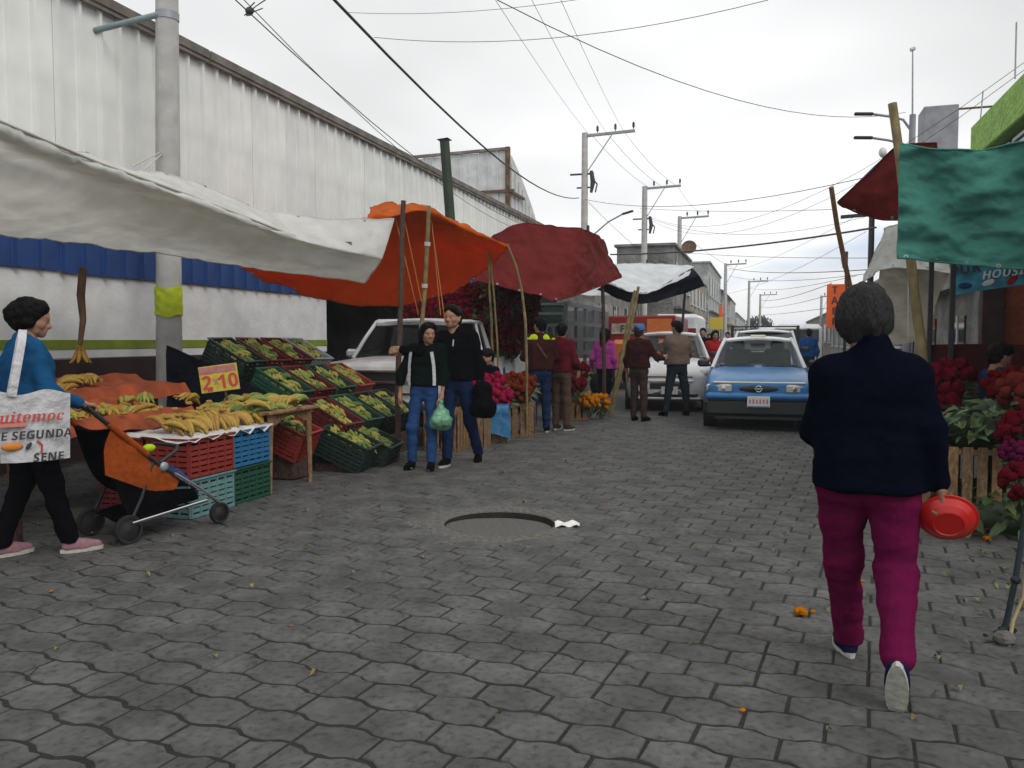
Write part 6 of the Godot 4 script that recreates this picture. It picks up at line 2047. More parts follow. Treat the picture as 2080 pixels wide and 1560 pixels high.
func blooms(n: int, r: float, size: float, sd: int, flat := 1.0) -> MB:   # velvety crested heads crowded over a dome
	var q := RandomNumberGenerator.new()
	q.seed = sd
	var mb := MB.new()
	for k in n:
		var e := acos(1.0 - 1.15 * (k + 0.5) / n)
		var a := k * 2.39996 + q.randf() * 0.5
		var d := V(sin(e) * cos(a), cos(e) * flat, sin(e) * sin(a))
		var b := Basis(Vector3.UP, a) * Basis(V(0, 0, 1), -e)
		var one := MB.new()
		one.ball(Vector3.ZERO, V(size, size * 0.75, size * 0.8) * q.randf_range(0.8, 1.25), Basis(), 12, 8)
		for j in one.v.size():
			one.v[j] *= 1.12 - 0.9 * absf(wob.get_noise_3dv(one.v[j] * 38.0 + d * 90.0)) + 0.25 * wob.get_noise_3dv(one.v[j] * 20.0 + d * 50.0)
		one.smooth()
		mb.add(one, Transform3D(b, d * r * q.randf_range(0.85, 1.05)))
	return mb

func bouquets_kit() -> void:
	K.bouquet = []
	K.bouquet_leaves = []
	K.bouquet_stems = []
	for k in 3:
		K.bouquet.append(blooms(15 + 2 * k, 0.17, 0.062, 40 + k, 0.85).mesh())
		var mb := MB.new()
		for j in 26:
			var a := j * 2.4
			leaf_into(mb, V(cos(a) * 0.07, -0.04 - 0.006 * j, sin(a) * 0.07), Basis(Vector3.UP, -a + PI / 2) * Basis(V(1, 0, 0), rng.randf_range(-0.5, 0.5)), rng.randf_range(0.12, 0.2), 0.06)
		K.bouquet_leaves.append(mb.mesh())
		mb = MB.new()
		for j in 9:
			var a := j * 2.4
			mb.tube([V(cos(a) * 0.06, 0.05, sin(a) * 0.06), V(cos(a) * 0.025, -0.2, sin(a) * 0.025), V(cos(a) * 0.04, -0.42, sin(a) * 0.04)], [0.007], 5)
		K.bouquet_stems.append(mb.mesh())

func bouquet(label: String, at: Vector3, b: Basis, m: Material, group: String, s := 1.0) -> void:
	var o := thing("flower_bouquet", label, "flowers", at, 0.0, group)
	o.basis = b * s
	var k := rng.randi() % 3
	part("blooms", K.bouquet[k], m, o)
	part("leaves", K.bouquet_leaves[k], M.leaf_green, o)
	part("stems", K.bouquet_stems[k], M.leaf_pale, o)

func wooden_crate(label: String, at: Vector3, turn: float, size: Vector3) -> void:
	var o := thing("wooden_crate", label, "crate", at, turn, "slatted wooden crates")
	for s: float in [-1.0, 1.0]:
		var n := int(size.x / 0.1)
		for k in n:
			for f in 2:
				var mb := MB.new()
				if f == 0:
					mb.box(V(-size.x * 0.5 + size.x * (k + 0.5) / n, size.y * 0.5, s * size.z * 0.5), V(size.x / n * 0.7, size.y, 0.012), Basis(), 0.003)
				else:
					mb.box(V(s * size.x * 0.5, size.y * 0.5, -size.z * 0.5 + size.z * (k + 0.5) / n), V(0.012, size.y, size.z / n * 0.7), Basis(), 0.003)
				part("slat", mb, M.wood_crate if rng.randf() < 0.6 else M.wood_tan, o)
		var mb := MB.new()
		for y: float in [0.06, 0.94]:
			mb.box(V(0, size.y * y, s * (size.z * 0.5 - 0.015)), V(size.x - 0.02, 0.04, 0.012))
			mb.box(V(s * (size.x * 0.5 - 0.015), size.y * y, 0), V(0.012, 0.04, size.z - 0.04))
		part("batten", mb, M.wood_crate, o)
	var mb := MB.new()
	mb.box(V(0, size.y - 0.05, 0), V(size.x - 0.04, 0.012, size.z - 0.04))
	part("shelf", mb, M.wood_crate, o)

func aim(forward: float, sideways: float) -> Basis:   # a bunch tipped towards +z and sideways, turned at random on its stems
	return Basis(V(1, 0, 0), forward) * Basis(V(0, 0, 1), sideways) * Basis(Vector3.UP, rng.randf() * TAU)

func flowers() -> void:
	bouquets_kit()
	var reds := ["celosia", "celosia_red", "celosia", "celosia_red"]
	# the truck's load: on the cab roof and heaped over the bed, tumbling down its side
	for k in 15:
		bouquet("bouquet of dark red cockscomb laid on the truck's cab roof", V(-5.6 + 0.24 * (k % 5) + rng.randf_range(-0.05, 0.05), 1.86 + 0.17 * (k / 5), -12.35 - 0.3 * (k / 5) - 0.1 * (k % 2)), aim(rng.randf_range(0.5, 1.1), rng.randf_range(-0.4, 0.2)), M[reds[k % 4]], "flowers on the cab roof")
	for k in 34:
		var r := k / 6
		var c := k % 6
		bouquet("bouquet of dark red cockscomb heaped over the truck's bed", V(-5.75 + 0.27 * c, 1.25 + 0.2 * r * (1.0 - 0.06 * absf(c - 2)) + rng.randf() * 0.06, -13.5 - 0.22 * r - rng.randf() * 0.35), aim(rng.randf_range(0.3, 1.0), rng.randf_range(-0.7, 0.1)), M[reds[k % 4] if k % 7 else "celosia_pink"], "flowers heaped over the truck bed", 1.15)
	for k in 18:
		bouquet("bouquet of dark red cockscomb tumbling down the truck's street side", V(-4.15 + 0.18 * (k % 3) - 0.05 * (k / 3), 2.3 - 0.2 * (k / 3) + rng.randf() * 0.1, -12.6 - 0.28 * (k % 3) - rng.randf() * 0.2 - 0.1 * (k / 3)), aim(rng.randf_range(0.5, 1.1), rng.randf_range(-0.9, -0.4)), M[reds[k % 4]], "flowers down the truck's side", 1.1)
	var green := MB.new()
	for k in 60:
		leaf_into(green, V(-4.4 + rng.randf() * 0.25, 2.0 + rng.randf() * 0.6, -12.6 + rng.randf_range(-0.2, 0.2)), Basis.from_euler(V(rng.randf_range(-1.5, 0.3), rng.randf() * 6.0, 0)), 0.22, 0.07)
	tag(part("leafy_bundle", green, M.leaf_pale, self), "tuft of pale green leaves sticking up among the red flowers", "leaves")
	# sellers' stands in front of the truck
	var wx := [[Vector3(-3.875, 0.000, -9.600), "slatted wooden crate behind the young couple's legs"], [Vector3(-3.690, 0.000, -10.000), "slatted wooden crate left of the blue cloth"], [Vector3(-3.587, 0.000, -10.600), "wooden crate draped with the bright blue cloth"], [Vector3(-3.417, 0.000, -11.300), "upright slatted crate under rust red flowers"], [Vector3(-3.228, 0.000, -14.000), "low wooden crate under the orange marigolds"]]
	for k in 5:
		wooden_crate(wx[k][1], wx[k][0], 0.1 * k, V(0.46, 0.5 if k < 4 else 0.3, 0.4))
	for k in 5:
		bouquet("bouquet of hot pink cockscomb above the blue cloth", Vector3(-3.587, 0.000, -10.600) + V(-0.22 + 0.16 * (k % 3), 0.6 + 0.16 * (k / 3), 0.12 - 0.15 * (k / 2)), aim(0.8, -0.1 * (k - 2)), M.celosia_pink, "hot pink flowers on the blue cloth")
	for k in 4:
		bouquet("bouquet of rust red cockscomb on the upright crate", Vector3(-3.417, 0.000, -11.300) + V(-0.15 + 0.2 * (k % 2), 0.62 + 0.12 * (k / 2), 0.1 - 0.2 * (k / 2)), aim(0.7, -0.1), M.celosia_rust, "rust red flowers on the crate")
	for k in 5:
		bouquet("bouquet of orange marigolds on the low crate", Vector3(-3.228, 0.000, -14.000) + V(-0.3 + 0.2 * k, 0.42 - 0.03 * k, 0.1 * (k % 2)), aim(0.7, -0.1), M.marigold, "orange marigolds", 0.9)
	for k in 6:
		bouquet("bouquet of dark red cockscomb behind the man in the red jacket", Vector3(-3.217, 0.000, -13.400) + V(-0.2 + 0.18 * (k % 3), 0.65 + 0.2 * (k / 3), -0.3 * (k / 3)), aim(0.7, -0.1), M[reds[k % 4]], "red flowers beside the marigolds")
	var mb := MB.new()
	mb.sheet(wrinkle(spread([[V(-0.29, 0.1, 0.27), V(0, 0.14, 0.29), V(0.29, 0.06, 0.27)], [V(-0.26, 0.35, 0.23), V(0, 0.34, 0.24), V(0.27, 0.34, 0.23)], [V(-0.25, 0.515, 0.2), V(0, 0.515, 0.2), V(0.25, 0.515, 0.2)], [V(-0.25, 0.515, -0.2), V(0, 0.515, -0.2), V(0.25, 0.515, -0.2)]], 16, 18), 0.02, 5.0), 0.004)
	tag(part("blue_cloth", mb, M.crate_blue, self, Transform3D(Basis(Vector3.UP, 0.2), Vector3(-3.587, 0.000, -10.600))), "bright blue cloth hanging over the flower seller's crate", "cloth")
	# the stall on the other side of the street
	wooden_crate("long slatted wooden crate between the leaf heaps of the nearest stall", Vector3(1.524, 0.000, -6.900) + V(0.35, 0.0, 0), 0.15, V(1.5, 0.62, 0.5))
	var heaps := [["heap of fresh green leafy stems lying at the front of the stall", Vector3(1.605, 0.000, -6.723) + V(0.05, 0.0, -0.15), 0.55, 0.42, 0.34, 230], ["heap of leafy green stems on top of the wooden crate", Vector3(1.535, 0.000, -6.950) + V(0.25, 0.62, 0), 0.6, 0.4, 0.32, 230], ["dark leafy heap at the back of the flower stall", Vector3(1.782, 0.000, -7.900) + V(0.1, 0.55, 0), 0.7, 0.4, 0.4, 160]]
	for h in heaps:
		var o := thing("leaf_heap", h[0], "leaves", h[1])
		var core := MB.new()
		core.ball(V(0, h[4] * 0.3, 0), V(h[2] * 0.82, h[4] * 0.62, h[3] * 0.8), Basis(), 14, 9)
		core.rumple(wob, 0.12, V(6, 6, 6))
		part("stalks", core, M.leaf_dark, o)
		var rest := MB.new()
		for k in h[5]:
			var a := rng.randf() * TAU
			var e := acos(rng.randf_range(0.0, 1.0))
			var d := V(sin(e) * cos(a), cos(e), sin(e) * sin(a))
			var p := V(d.x * h[2], h[4] * (0.18 + 0.72 * d.y), d.z * h[3])
			var b := Basis(Vector3.UP, atan2(d.x, d.z) + rng.randf_range(-0.9, 0.9)) * Basis(V(1, 0, 0), rng.randf_range(-0.4, 0.75)) * Basis(V(0, 0, 1), rng.randf_range(-0.7, 0.7))
			if k < 60 and d.z > -0.2:
				var one := MB.new()
				leaf_into(one, Vector3.ZERO, Basis(), rng.randf_range(0.12, 0.2), rng.randf_range(0.05, 0.085))
				part("leaf", one, M[["leaf_green", "leaf_pale", "leaf_green"][k % 3]], o, Transform3D(b, p))
			else:
				leaf_into(rest, p, b, rng.randf_range(0.1, 0.19), rng.randf_range(0.045, 0.08))
		tag(part("leaves_rest", rest, M.leaf_green, o), "", "", "", "stuff")
	var spots := [[1900, 790, 6.9, "celosia", 1.1], [1905, 830, 6.8, "celosia", 1.0], [1930, 770, 7.2, "celosia", 1.0], [1915, 870, 6.6, "celosia_red", 0.8], [2050, 790, 6.3, "celosia_red", 0.9], [2085, 800, 6.0, "celosia_coral", 1.0], [2040, 870, 6.0, "purple_bloom", 0.6], [2075, 880, 5.7, "celosia", 0.8], [2060, 920, 5.6, "purple_bloom", 0.5], [2075, 980, 5.4, "celosia", 0.7], [1945, 1000, 6.2, "purple_bloom", 0.35]]
	var P := [Vector3(1.384, 0.982, -7.646), Vector3(1.386, 0.824, -7.532), Vector3(1.568, 1.051, -8.022), Vector3(1.386, 0.681, -7.314), Vector3(1.811, 1.019, -7.151), Vector3(1.846, 1.001, -6.847), Vector3(1.694, 0.746, -6.785), Vector3(1.726, 0.745, -6.480), Vector3(1.649, 0.621, -6.344), Vector3(1.640, 0.452, -6.122), Vector3(1.418, 0.237, -6.879)]
	var where := ["right behind the walker's shoulder", "under the topmost dark bouquet beside the walker", "behind the topmost bouquet beside the walker", "lowest beside the walker's elbow", "below the seated child", "in pale coral at the frame's edge", "small and purple on the upper leaves", "dark red at the frame's edge, mid height", "small and purple at the frame's edge", "dark red low at the frame's edge", "tiny and purple by the walker's hand"]
	for k in spots.size():
		bouquet("cockscomb bouquet " + where[k], P[k], aim(0.6, 0.3), M[spots[k][3]], "cockscomb bouquets on the nearest stall", spots[k][4])
	var props := [[Vector3(1.398, 0.757, -7.585), 0.42], [Vector3(1.803, 0.800, -7.032), 0.5]]
	for k in 2:   # buckets carry the upper bouquets
		var q: Vector3 = props[k][0]
		mb = MB.new()
		mb.lathe(V(q.x, 0, q.z), Basis(), [Vector2(0.0, 0.0), Vector2(0.13, 0.0), Vector2(0.17, q.y - 0.12), Vector2(0.16, q.y - 0.12), Vector2(0.12, 0.03), Vector2(0.0, 0.03)], 18)
		tag(part(numbered("flower_bucket"), mb, M.crate_dark, self), ["tall dark bucket under the bouquets beside the walker", "tall dark bucket under the bouquets by the child"][k], "bucket")
	for k in 5:   # fallen blooms
		var at: Vector3 = [Vector3(0.190, 0.000, -4.321), Vector3(1.503, 0.000, -6.351), Vector3(1.746, 0.000, -6.751), Vector3(1.506, 0.000, -6.644), Vector3(0.252, -0.000, -4.371)][k]
		var s: float = [0.04, 0.032, 0.055, 0.05, 0.018][k]
		mb = blooms(9, s * 0.6, s * 0.45, 90 + k, 0.6)
		tag(part(numbered("fallen_bloom"), mb, M[["marigold", "marigold", "purple_bloom", "celosia_red", "marigold"][k]], self, Transform3D(Basis(), at + V(0, s * 0.3, 0))), ["orange marigold head lying on the pavers left of the walker", "orange marigold head on the pavers before the leaf heap", "purple bloom fallen at the foot of the leaf heap", "dark red bloom fallen under the red dish", "small orange petal clump beside the fallen marigold"][k], "flower")

# --- the other side of the street
func stall_side() -> void:
	tarp("green_tarp", "green woven tarp hung like a curtain between posts", [
		[Vector3(1.017, 2.978, -7.278), Vector3(1.253, 2.899, -7.190), Vector3(1.537, 2.856, -7.066), Vector3(1.834, 2.867, -6.949), Vector3(2.203, 2.856, -6.749)],
		[Vector3(1.006, 2.659, -7.204), Vector3(1.287, 2.591, -7.235), Vector3(1.535, 2.500, -6.940), Vector3(1.872, 2.506, -6.993), Vector3(2.209, 2.469, -6.729)],
		[Vector3(1.004, 2.344, -7.185), Vector3(1.272, 2.284, -7.108), Vector3(1.565, 2.225, -7.039), Vector3(1.846, 2.192, -6.862), Vector3(2.214, 2.159, -6.713)],
		[Vector3(0.993, 2.048, -7.113), Vector3(1.286, 2.012, -7.149), Vector3(1.557, 1.958, -6.968), Vector3(1.866, 1.916, -6.905), Vector3(2.219, 1.866, -6.697)]], 46, 40, 0.05, 2.2, M.tarp_green, V(0.8, 2.4, 0.8))
	var r := tarp("maroon_tarp", "maroon tarp corner with a blue outer face tied to a leaning stick", [
		[Vector3(0.708, 2.857, -9.325), Vector3(0.957, 3.078, -9.101), Vector3(1.205, 3.288, -8.875), Vector3(1.487, 3.240, -8.541)],
		[Vector3(0.728, 2.836, -9.330), Vector3(1.009, 2.857, -9.104), Vector3(1.232, 2.867, -8.807), Vector3(1.494, 2.826, -8.519)],
		[Vector3(0.758, 2.805, -9.338), Vector3(1.049, 2.656, -9.210), Vector3(1.282, 2.576, -8.859), Vector3(1.519, 2.532, -8.615)]], 20, 14, 0.03, 2.0, M.tarp_red)
	var mb := MB.new()
	mb.sheet(spread([[Vector3(0.859, 3.005, -9.276), Vector3(1.028, 3.168, -9.128), Vector3(1.212, 3.319, -8.932)], [Vector3(0.865, 2.974, -9.276), Vector3(1.033, 3.128, -9.127), Vector3(1.209, 3.254, -8.896)]], 10, 4), 0.006)
	part("blue_face", mb, M.tarp_blue, r)
	pole("stout bamboo post holding the green tarp's corner", Vector3(1.487, 0.000, -7.967), Vector3(1.045, 3.491, -7.998), 0.042, M.bamboo, "bamboo_pole")
	pole("leaning wooden stick under the maroon tarp's corner", Vector3(1.419, 0.000, -10.914), Vector3(0.638, 3.032, -9.418), 0.03, M.wood_tan)
	var t := tarp("beige_canopy", "faded white tent canopy with a beige side cloth", [
		[Vector3(1.372, 2.768, -10.996), Vector3(1.521, 2.774, -10.728), Vector3(1.730, 2.571, -10.362), Vector3(1.979, 2.262, -10.002)],
		[Vector3(1.257, 2.444, -11.099), Vector3(1.432, 2.492, -10.736), Vector3(1.697, 2.380, -10.288), Vector3(1.958, 2.203, -9.940)],
		[Vector3(1.151, 2.116, -11.099), Vector3(1.341, 2.254, -10.747), Vector3(1.662, 2.206, -10.267), Vector3(1.939, 2.118, -9.929)]], 26, 12, 0.04, 3.0, M.tarp_white)
	var mb2 := MB.new()
	mb2.sheet(wrinkle(spread([[Vector3(1.327, 2.303, -10.903), Vector3(1.553, 2.306, -10.868), Vector3(1.735, 2.283, -10.662), Vector3(1.983, 2.207, -10.315)], [Vector3(1.289, 1.821, -10.863), Vector3(1.533, 1.787, -10.832), Vector3(1.773, 1.811, -10.751), Vector3(1.870, 1.827, -10.468)], [Vector3(1.296, 1.340, -10.838), Vector3(1.540, 1.340, -10.809), Vector3(1.768, 1.400, -10.726), Vector3(1.813, 1.429, -10.532)]], 20, 20), 0.05, 1.8), 0.004)
	part("side_cloth", mb2, M.tarp_beige, t)
	tarp("stall_awning", "dark awning stretched between the green tarp and the shop front", [
		[V(1.95, 2.72, -5.0), V(1.95, 2.66, -7.2), V(2.1, 2.6, -9.4), V(2.3, 2.55, -12.0)],
		[V(2.9, 2.8, -5.0), V(2.9, 2.72, -7.2), V(3.0, 2.7, -9.4), V(3.1, 2.7, -12.0)],
		[V(3.7, 2.95, -5.0), V(3.7, 2.95, -7.2), V(3.7, 2.95, -9.4), V(3.7, 2.95, -12.0)]], 24, 12, 0.05, 1.2, M.tarp_black)
	rope("cable_coil", "loop of white cord on the beige canopy", Vector3(1.532, 2.124, -10.170), Vector3(1.544, 1.400, -10.132), 0.008, M.cord_pale)
	# stay rope with its knot in the corner of the picture
	var s := thing("stay_rope", "dark blue stay rope knotted to the ground beside the walker", "rope")
	mb = MB.new()
	mb.tube([Vector3(1.246, 0.659, -4.490), Vector3(1.201, 0.463, -4.433), Vector3(1.157, 0.249, -4.365), Vector3(1.116, 0.064, -4.321), Vector3(1.095, -0.002, -4.310)], [0.014], 7)
	part("line", mb, M.rope_blue, s)
	mb = MB.new()
	var kn: Vector3 = Vector3(1.097, 0.008, -4.311)
	for k in 9:
		var d := V(rng.randf_range(-1, 1), rng.randf_range(-0.6, 0.6), rng.randf_range(-1, 1)) * 0.05
		mb.tube([kn + d, kn + d * -0.4 + V(0.02, 0.02, 0), kn - d], [0.014], 6)
	mb.tube([kn, kn + V(-0.05, -0.03, 0.03), V(kn.x - 0.09, 0.012, kn.z + 0.06)], [0.012, 0.012, 0.008], 6)
	part("knot", mb, M.rope_blue, s)
	mb = MB.new()
	mb.ball(Vector3(1.159, 0.254, -4.366), V(0.024, 0.02, 0.024))
	part("small_knot", mb, M.rope_blue, s)
	pole("thin cane beside the stay rope", Vector3(1.088, 0.000, -4.161), Vector3(1.362, 0.780, -4.690), 0.008, M.bamboo, "bamboo_pole")
	mb = MB.new()
	mb.box(Vector3(1.070, 0.000, -4.168) + V(0, 0.03, 0), V(0.09, 0.06, 0.08), Basis(Vector3.UP, 0.4), 0.02)
	tag(part("anchor_stone", mb, M.collar, self), "small stone holding down the stay rope's knot", "stone")
	# dark frame of the stall, shop goods behind
	var f := thing("flower_stall", "black metal framed flower stall under the beige canopy", "stall")
	for p in [[Vector3(1.598, 0.000, -9.200), 2.35], [Vector3(1.738, 0.000, -8.900), 2.3], [Vector3(2.194, 0.000, -7.600), 2.4]]:
		mb = MB.new()
		mb.box(p[0] + V(0, p[1] * 0.5, 0), V(0.045, p[1], 0.045), Basis(), 0.006)
		part("upright", mb, M.plastic_black, f)
	for y: float in [0.95, 2.25]:
		mb = MB.new()
		mb.bar(Vector3(1.598, 0.000, -9.200) + V(0, y, 0), Vector3(2.194, 0.000, -7.600) + V(0, y, 0), 0.05, 0.05)
		part("crossbar", mb, M.plastic_black, f)
	mb = MB.new()
	mb.sheet(wrinkle(spread([[Vector3(1.607, 0.000, -9.250) + V(0, 1.35, 0), Vector3(1.961, 0.000, -8.600) + V(0, 1.36, 0), Vector3(2.222, 0.000, -7.700) + V(0, 1.35, 0)], [Vector3(1.598, 0.000, -9.200) + V(0, 0.6, 0), Vector3(1.961, 0.000, -8.600) + V(0, 0.6, 0), Vector3(2.222, 0.000, -7.700) + V(0, 0.6, 0)]], 24, 8), 0.03, 3.0), 0.004)
	tag(part("counter_cloth", mb, M.maroon_cloth, self), "dark maroon cloth stretched along the flower stall's rail", "cloth")
	var bn := thing("banner", "turquoise vinyl banner with partly hidden white and black lettering", "banner", Vector3(2.142, 2.020, -9.095), -0.22)
	mb = MB.new()
	mb.sheet(wrinkle(spread([[V(-0.4, 0.16, 0), V(0, 0.2, 0.02), V(0.55, 0.24, 0)], [V(-0.33, -0.17, 0.01), V(0, -0.12, 0.03), V(0.55, -0.05, 0.01)]], 14, 8), 0.012, 4.0), 0.003)
	part("vinyl", mb, mat("banner_blue", lin(0.04, 0.36, 0.5), 0.5, "blotch", 2.0), bn)
	lettering("PUR", 0.1, M.ink, bn, Transform3D(Basis(V(0, 0, 1), 0.14), V(-0.25, 0.08, 0.05)))
	lettering("HOUSI", 0.08, M.plate, bn, Transform3D(Basis(V(1, 0, 0), V(0.25, 1, 0), V(0, 0, 1)) * Basis(V(0, 0, 1), 0.12), V(0.07, 0.03, 0.05)))
	for k in 4:
		mb = MB.new()
		mb.ball(V(-0.25 + 0.2 * k, -0.08 + 0.02 * k, 0.03), V(0.06, 0.03, 0.008), Basis(V(0, 0, 1), 0.4 * k), 10, 6)
		part("printed_shape", mb, M[["denim", "plate", "red_shirt", "plate"][k]], bn)
	# the shop building with lime parapet
	var o := thing("lime_building", "building with a lime green parapet and a dark open shop front", "building", V(3.5, 0, 0))
	mb = MB.new()
	mb.box(V(2.2, 4.95, -11.3), V(4.4, 0.62, 11.0), Basis(), 0.02)
	part("parapet", mb, M.lime, o)
	mb = MB.new()
	mb.box(V(2.3, 3.95, -11.3), V(4.1, 1.38, 10.9))
	part("upper_wall", mb, M.house_grey, o)
	for k in 6:
		mb = MB.new()
		mb.box(V(0.235, 3.98, -7.0 - k * 1.75), V(0.06, 1.1, 1.5), Basis(), 0.01)
		var wn := part("window", mb, M.glass_dark, o)
		mb = MB.new()
		for y: float in [3.42, 3.98, 4.54]:
			mb.box(V(0.195, y, -7.0 - k * 1.75), V(0.05, 0.05, 1.54))
		for z: float in [-0.75, 0.0, 0.75]:
			mb.box(V(0.193, 3.98, -7.0 - k * 1.75 + z), V(0.05, 1.14, 0.05))
		part("frame", mb, M.plate, wn)
	mb = MB.new()
	mb.box(V(2.3, 3.2, -11.3), V(4.2, 0.12, 10.95))
	part("floor_slab", mb, M.house_grey, o)
	mb = MB.new()
	mb.box(V(4.3, 1.57, -11.3), V(0.2, 3.14, 10.9))
	part("back_wall", mb, M.house_orange, o)
	mb = MB.new()
	mb.box(V(2.3, 1.57, -16.85), V(4.0, 3.14, 0.14))
	part("end_wall", mb, M.house_orange, o)
	for z: float in [-5.95, -9.6, -13.2, -16.7]:
		mb = MB.new()
		mb.box(V(0.4, 1.57, z), V(0.34, 3.14, 0.24), Basis(), 0.01)
		part("pier", mb, M.plaster_white if z == -13.2 else M.dado, o)
	for k in 4:
		mb = MB.new()
		mb.box(V(0.45, 1.5 + 0.12 * (k % 2), -10.3 - k * 0.75), V(0.03, 0.8, 0.5), Basis(Vector3.UP, 0.1), 0.01)
		mb.rumple(fold, 0.05, V(4, 4, 4))
		tag(part(numbered("hanging_garment"), mb, M[["orange_fabric", "orange_fabric", "maroon_cloth", "salmon"][k]], self, Transform3D(Basis(), V(3.45, 0, 0))), ["orange garment hanging in the shop front, nearest", "orange garment hanging second in the shop front", "dark garment hanging in the shop front", "pale salmon garment hanging deepest in the shop front"][k], "garment")
	for a in [[Vector3(3.602, 5.409, -14.464), Vector3(3.609, 6.279, -14.516), "thin antenna rod above the lime parapet"], [Vector3(3.960, 5.564, -18.256), Vector3(4.013, 6.290, -18.314), "short antenna rod at the parapet's far end"], [Vector3(3.831, 4.940, -17.131), Vector3(3.847, 5.530, -17.170), "white vent pipe at the lime parapet"]]:
		rope("antenna_rod", a[2], a[0], a[1], 0.02 if a[2].begins_with("white") else 0.013, M.steel, 0.0, "antenna")
	# further buildings on this side
	house("plain grey building carrying the rooftop tank", V(6.4, 0, -22.2), V(5.0, 5.0, 9.0), M.house_grey, 2, 3, -1)
	mb = MB.new()
	var tk := thing("rooftop_tank", "square grey rooftop tank above the green tarp", "tank", V(4.4, 5.15, -25.0))
	mb.box(V(0, 1.85, 0), V(0.85, 1.35, 0.9), Basis(), 0.02)
	part("tank", mb, M.grey_panel, tk)
	mb = MB.new()
	mb.box(V(0, 0.58, 0), V(0.8, 1.16, 0.8))
	part("plinth", mb, M.house_grey, tk)
	mb = MB.new()
	mb.tube([V(0.4, 2.5, 0), V(1.45, 2.5, 0), V(1.48, 2.45, 0), V(1.48, 0.0, 0)], [0.03], 6)
	part("pipe", mb, M.rust, tk)
	var mast := thing("camera_mast", "slim mast with small camera above the rooftop tank", "mast", Vector3(4.130, 8.072, -27.369))
	mb = MB.new()
	mb.tube([V(0, -0.3, 0), V(-0.05, 2.0, 0)], [0.03, 0.02], 6)
	part("mast", mb, M.steel, mast)
	mb = MB.new()
	mb.box(V(-0.05, 2.05, 0), V(0.16, 0.1, 0.12), Basis(V(0, 0, 1), 0.3), 0.02)
	part("camera_head", mb, M.plate, mast)
	var lp := thing("street_lamp", "grey street lamp arms with a white dome camera by the bamboo post", "street lamp", Vector3(3.168, 0.000, -21.000))
	mb = MB.new()
	mb.tube([V(0, 0, 0), V(0, 6.6, 0)], [0.1, 0.07], 8)
	part("post", mb, M.grey_panel, lp)
	for k in 2:
		mb = MB.new()
		var y := 6.5 - 0.55 * k
		mb.tube([V(0, y - 0.3, 0), V(-0.2, y, 0), V(-0.5, y + 0.1, 0), V(-0.85, y + 0.18, 0)], [0.03], 6)
		part("arm", mb, M.grey_panel, lp)
		mb = MB.new()
		mb.box(V(-1.05, y + 0.2, 0), V(0.42, 0.06, 0.14), Basis(V(0, 0, 1), -0.08), 0.02)
		part("lamp_head", mb, M.plastic_black, lp)
	mb = MB.new()
	mb.ball(V(-0.62, 5.78, 0), V(0.09, 0.12, 0.09))
	part("dome_camera", mb, M.plate, lp)
	var sg := thing("orange_sign", "tall bright orange sign with black lettering down the street", "sign", Vector3(2.294, 0.000, -30.000), 0.1)
	mb = MB.new()
	mb.box(V(0, 2.55, 0), V(0.62, 1.5, 0.08), Basis(), 0.01)
	part("panel", mb, M.sign_orange, sg)
	for k in 4:
		lettering("TAEP"[k], 0.24, M.ink, sg, Transform3D(Basis(), V(-0.06, 3.1 - 0.36 * k, 0.045)), 0.01)
	mb = MB.new()
	mb.tube([V(0.3, 0, 0), V(0.3, 4.4, 0)], [0.05], 8)
	part("post", mb, M.plastic_black, sg)
	mb = MB.new()
	mb.box(V(0.22, 4.0, 0.06), V(0.16, 0.34, 0.02), Basis(V(0, 0, 1), 0.2))
	part("flag", mb, M.denim, sg)

func house(label: String, at: Vector3, size: Vector3, m: Material, floors: int, bays: int, side: float, door := true) -> Node3D:   # at: centre of the base; side: the x direction of its street front
	var o := thing("house", label, "building", at)
	var mb := MB.new()
	mb.box(V(0, size.y * 0.5, 0), size, Basis(), 0.02)
	part("wall", mb, m, o)
	mb = MB.new()
	mb.box(V(0, size.y + 0.06, 0), V(size.x + 0.24, 0.14, size.z + 0.24), Basis(), 0.02)
	part("parapet", mb, m, o)
	for f in floors:
		var y := size.y * (f + 0.55) / floors
		for k in bays:
			var z := -size.z * 0.5 + size.z * (k + 0.5) / bays
			mb = MB.new()
			mb.box(V(side * (size.x * 0.5 + 0.01), y, z), V(0.06, size.y / floors * 0.42, size.z / bays * 0.4))
			var w := part("window", mb, M.glass_dark, o)
			mb = MB.new()
			mb.box(V(side * (size.x * 0.5 + 0.05), y - size.y / floors * 0.23, z), V(0.14, 0.07, size.z / bays * 0.5))
			mb.box(V(side * (size.x * 0.5 + 0.035), y, z), V(0.05, size.y / floors * 0.42, 0.05))
			part("frame", mb, M.plate, w)
		if f > 0:
			mb = MB.new()
			mb.box(V(side * size.x * 0.5, size.y * f / floors, 0), V(0.7, 0.12, size.z * 0.96))
			part("ledge", mb, m, o)
	for k in maxi(1, int(size.x / 2.0)):   # windows of the wall that faces along the street
		mb = MB.new()
		mb.box(V(-size.x * 0.5 + size.x * (k + 0.5) / maxi(1, int(size.x / 2.0)), size.y * 0.72, size.z * 0.5 + 0.01), V(0.8, 0.8, 0.06))
		part("window", mb, M.glass_dark, o)
	return o

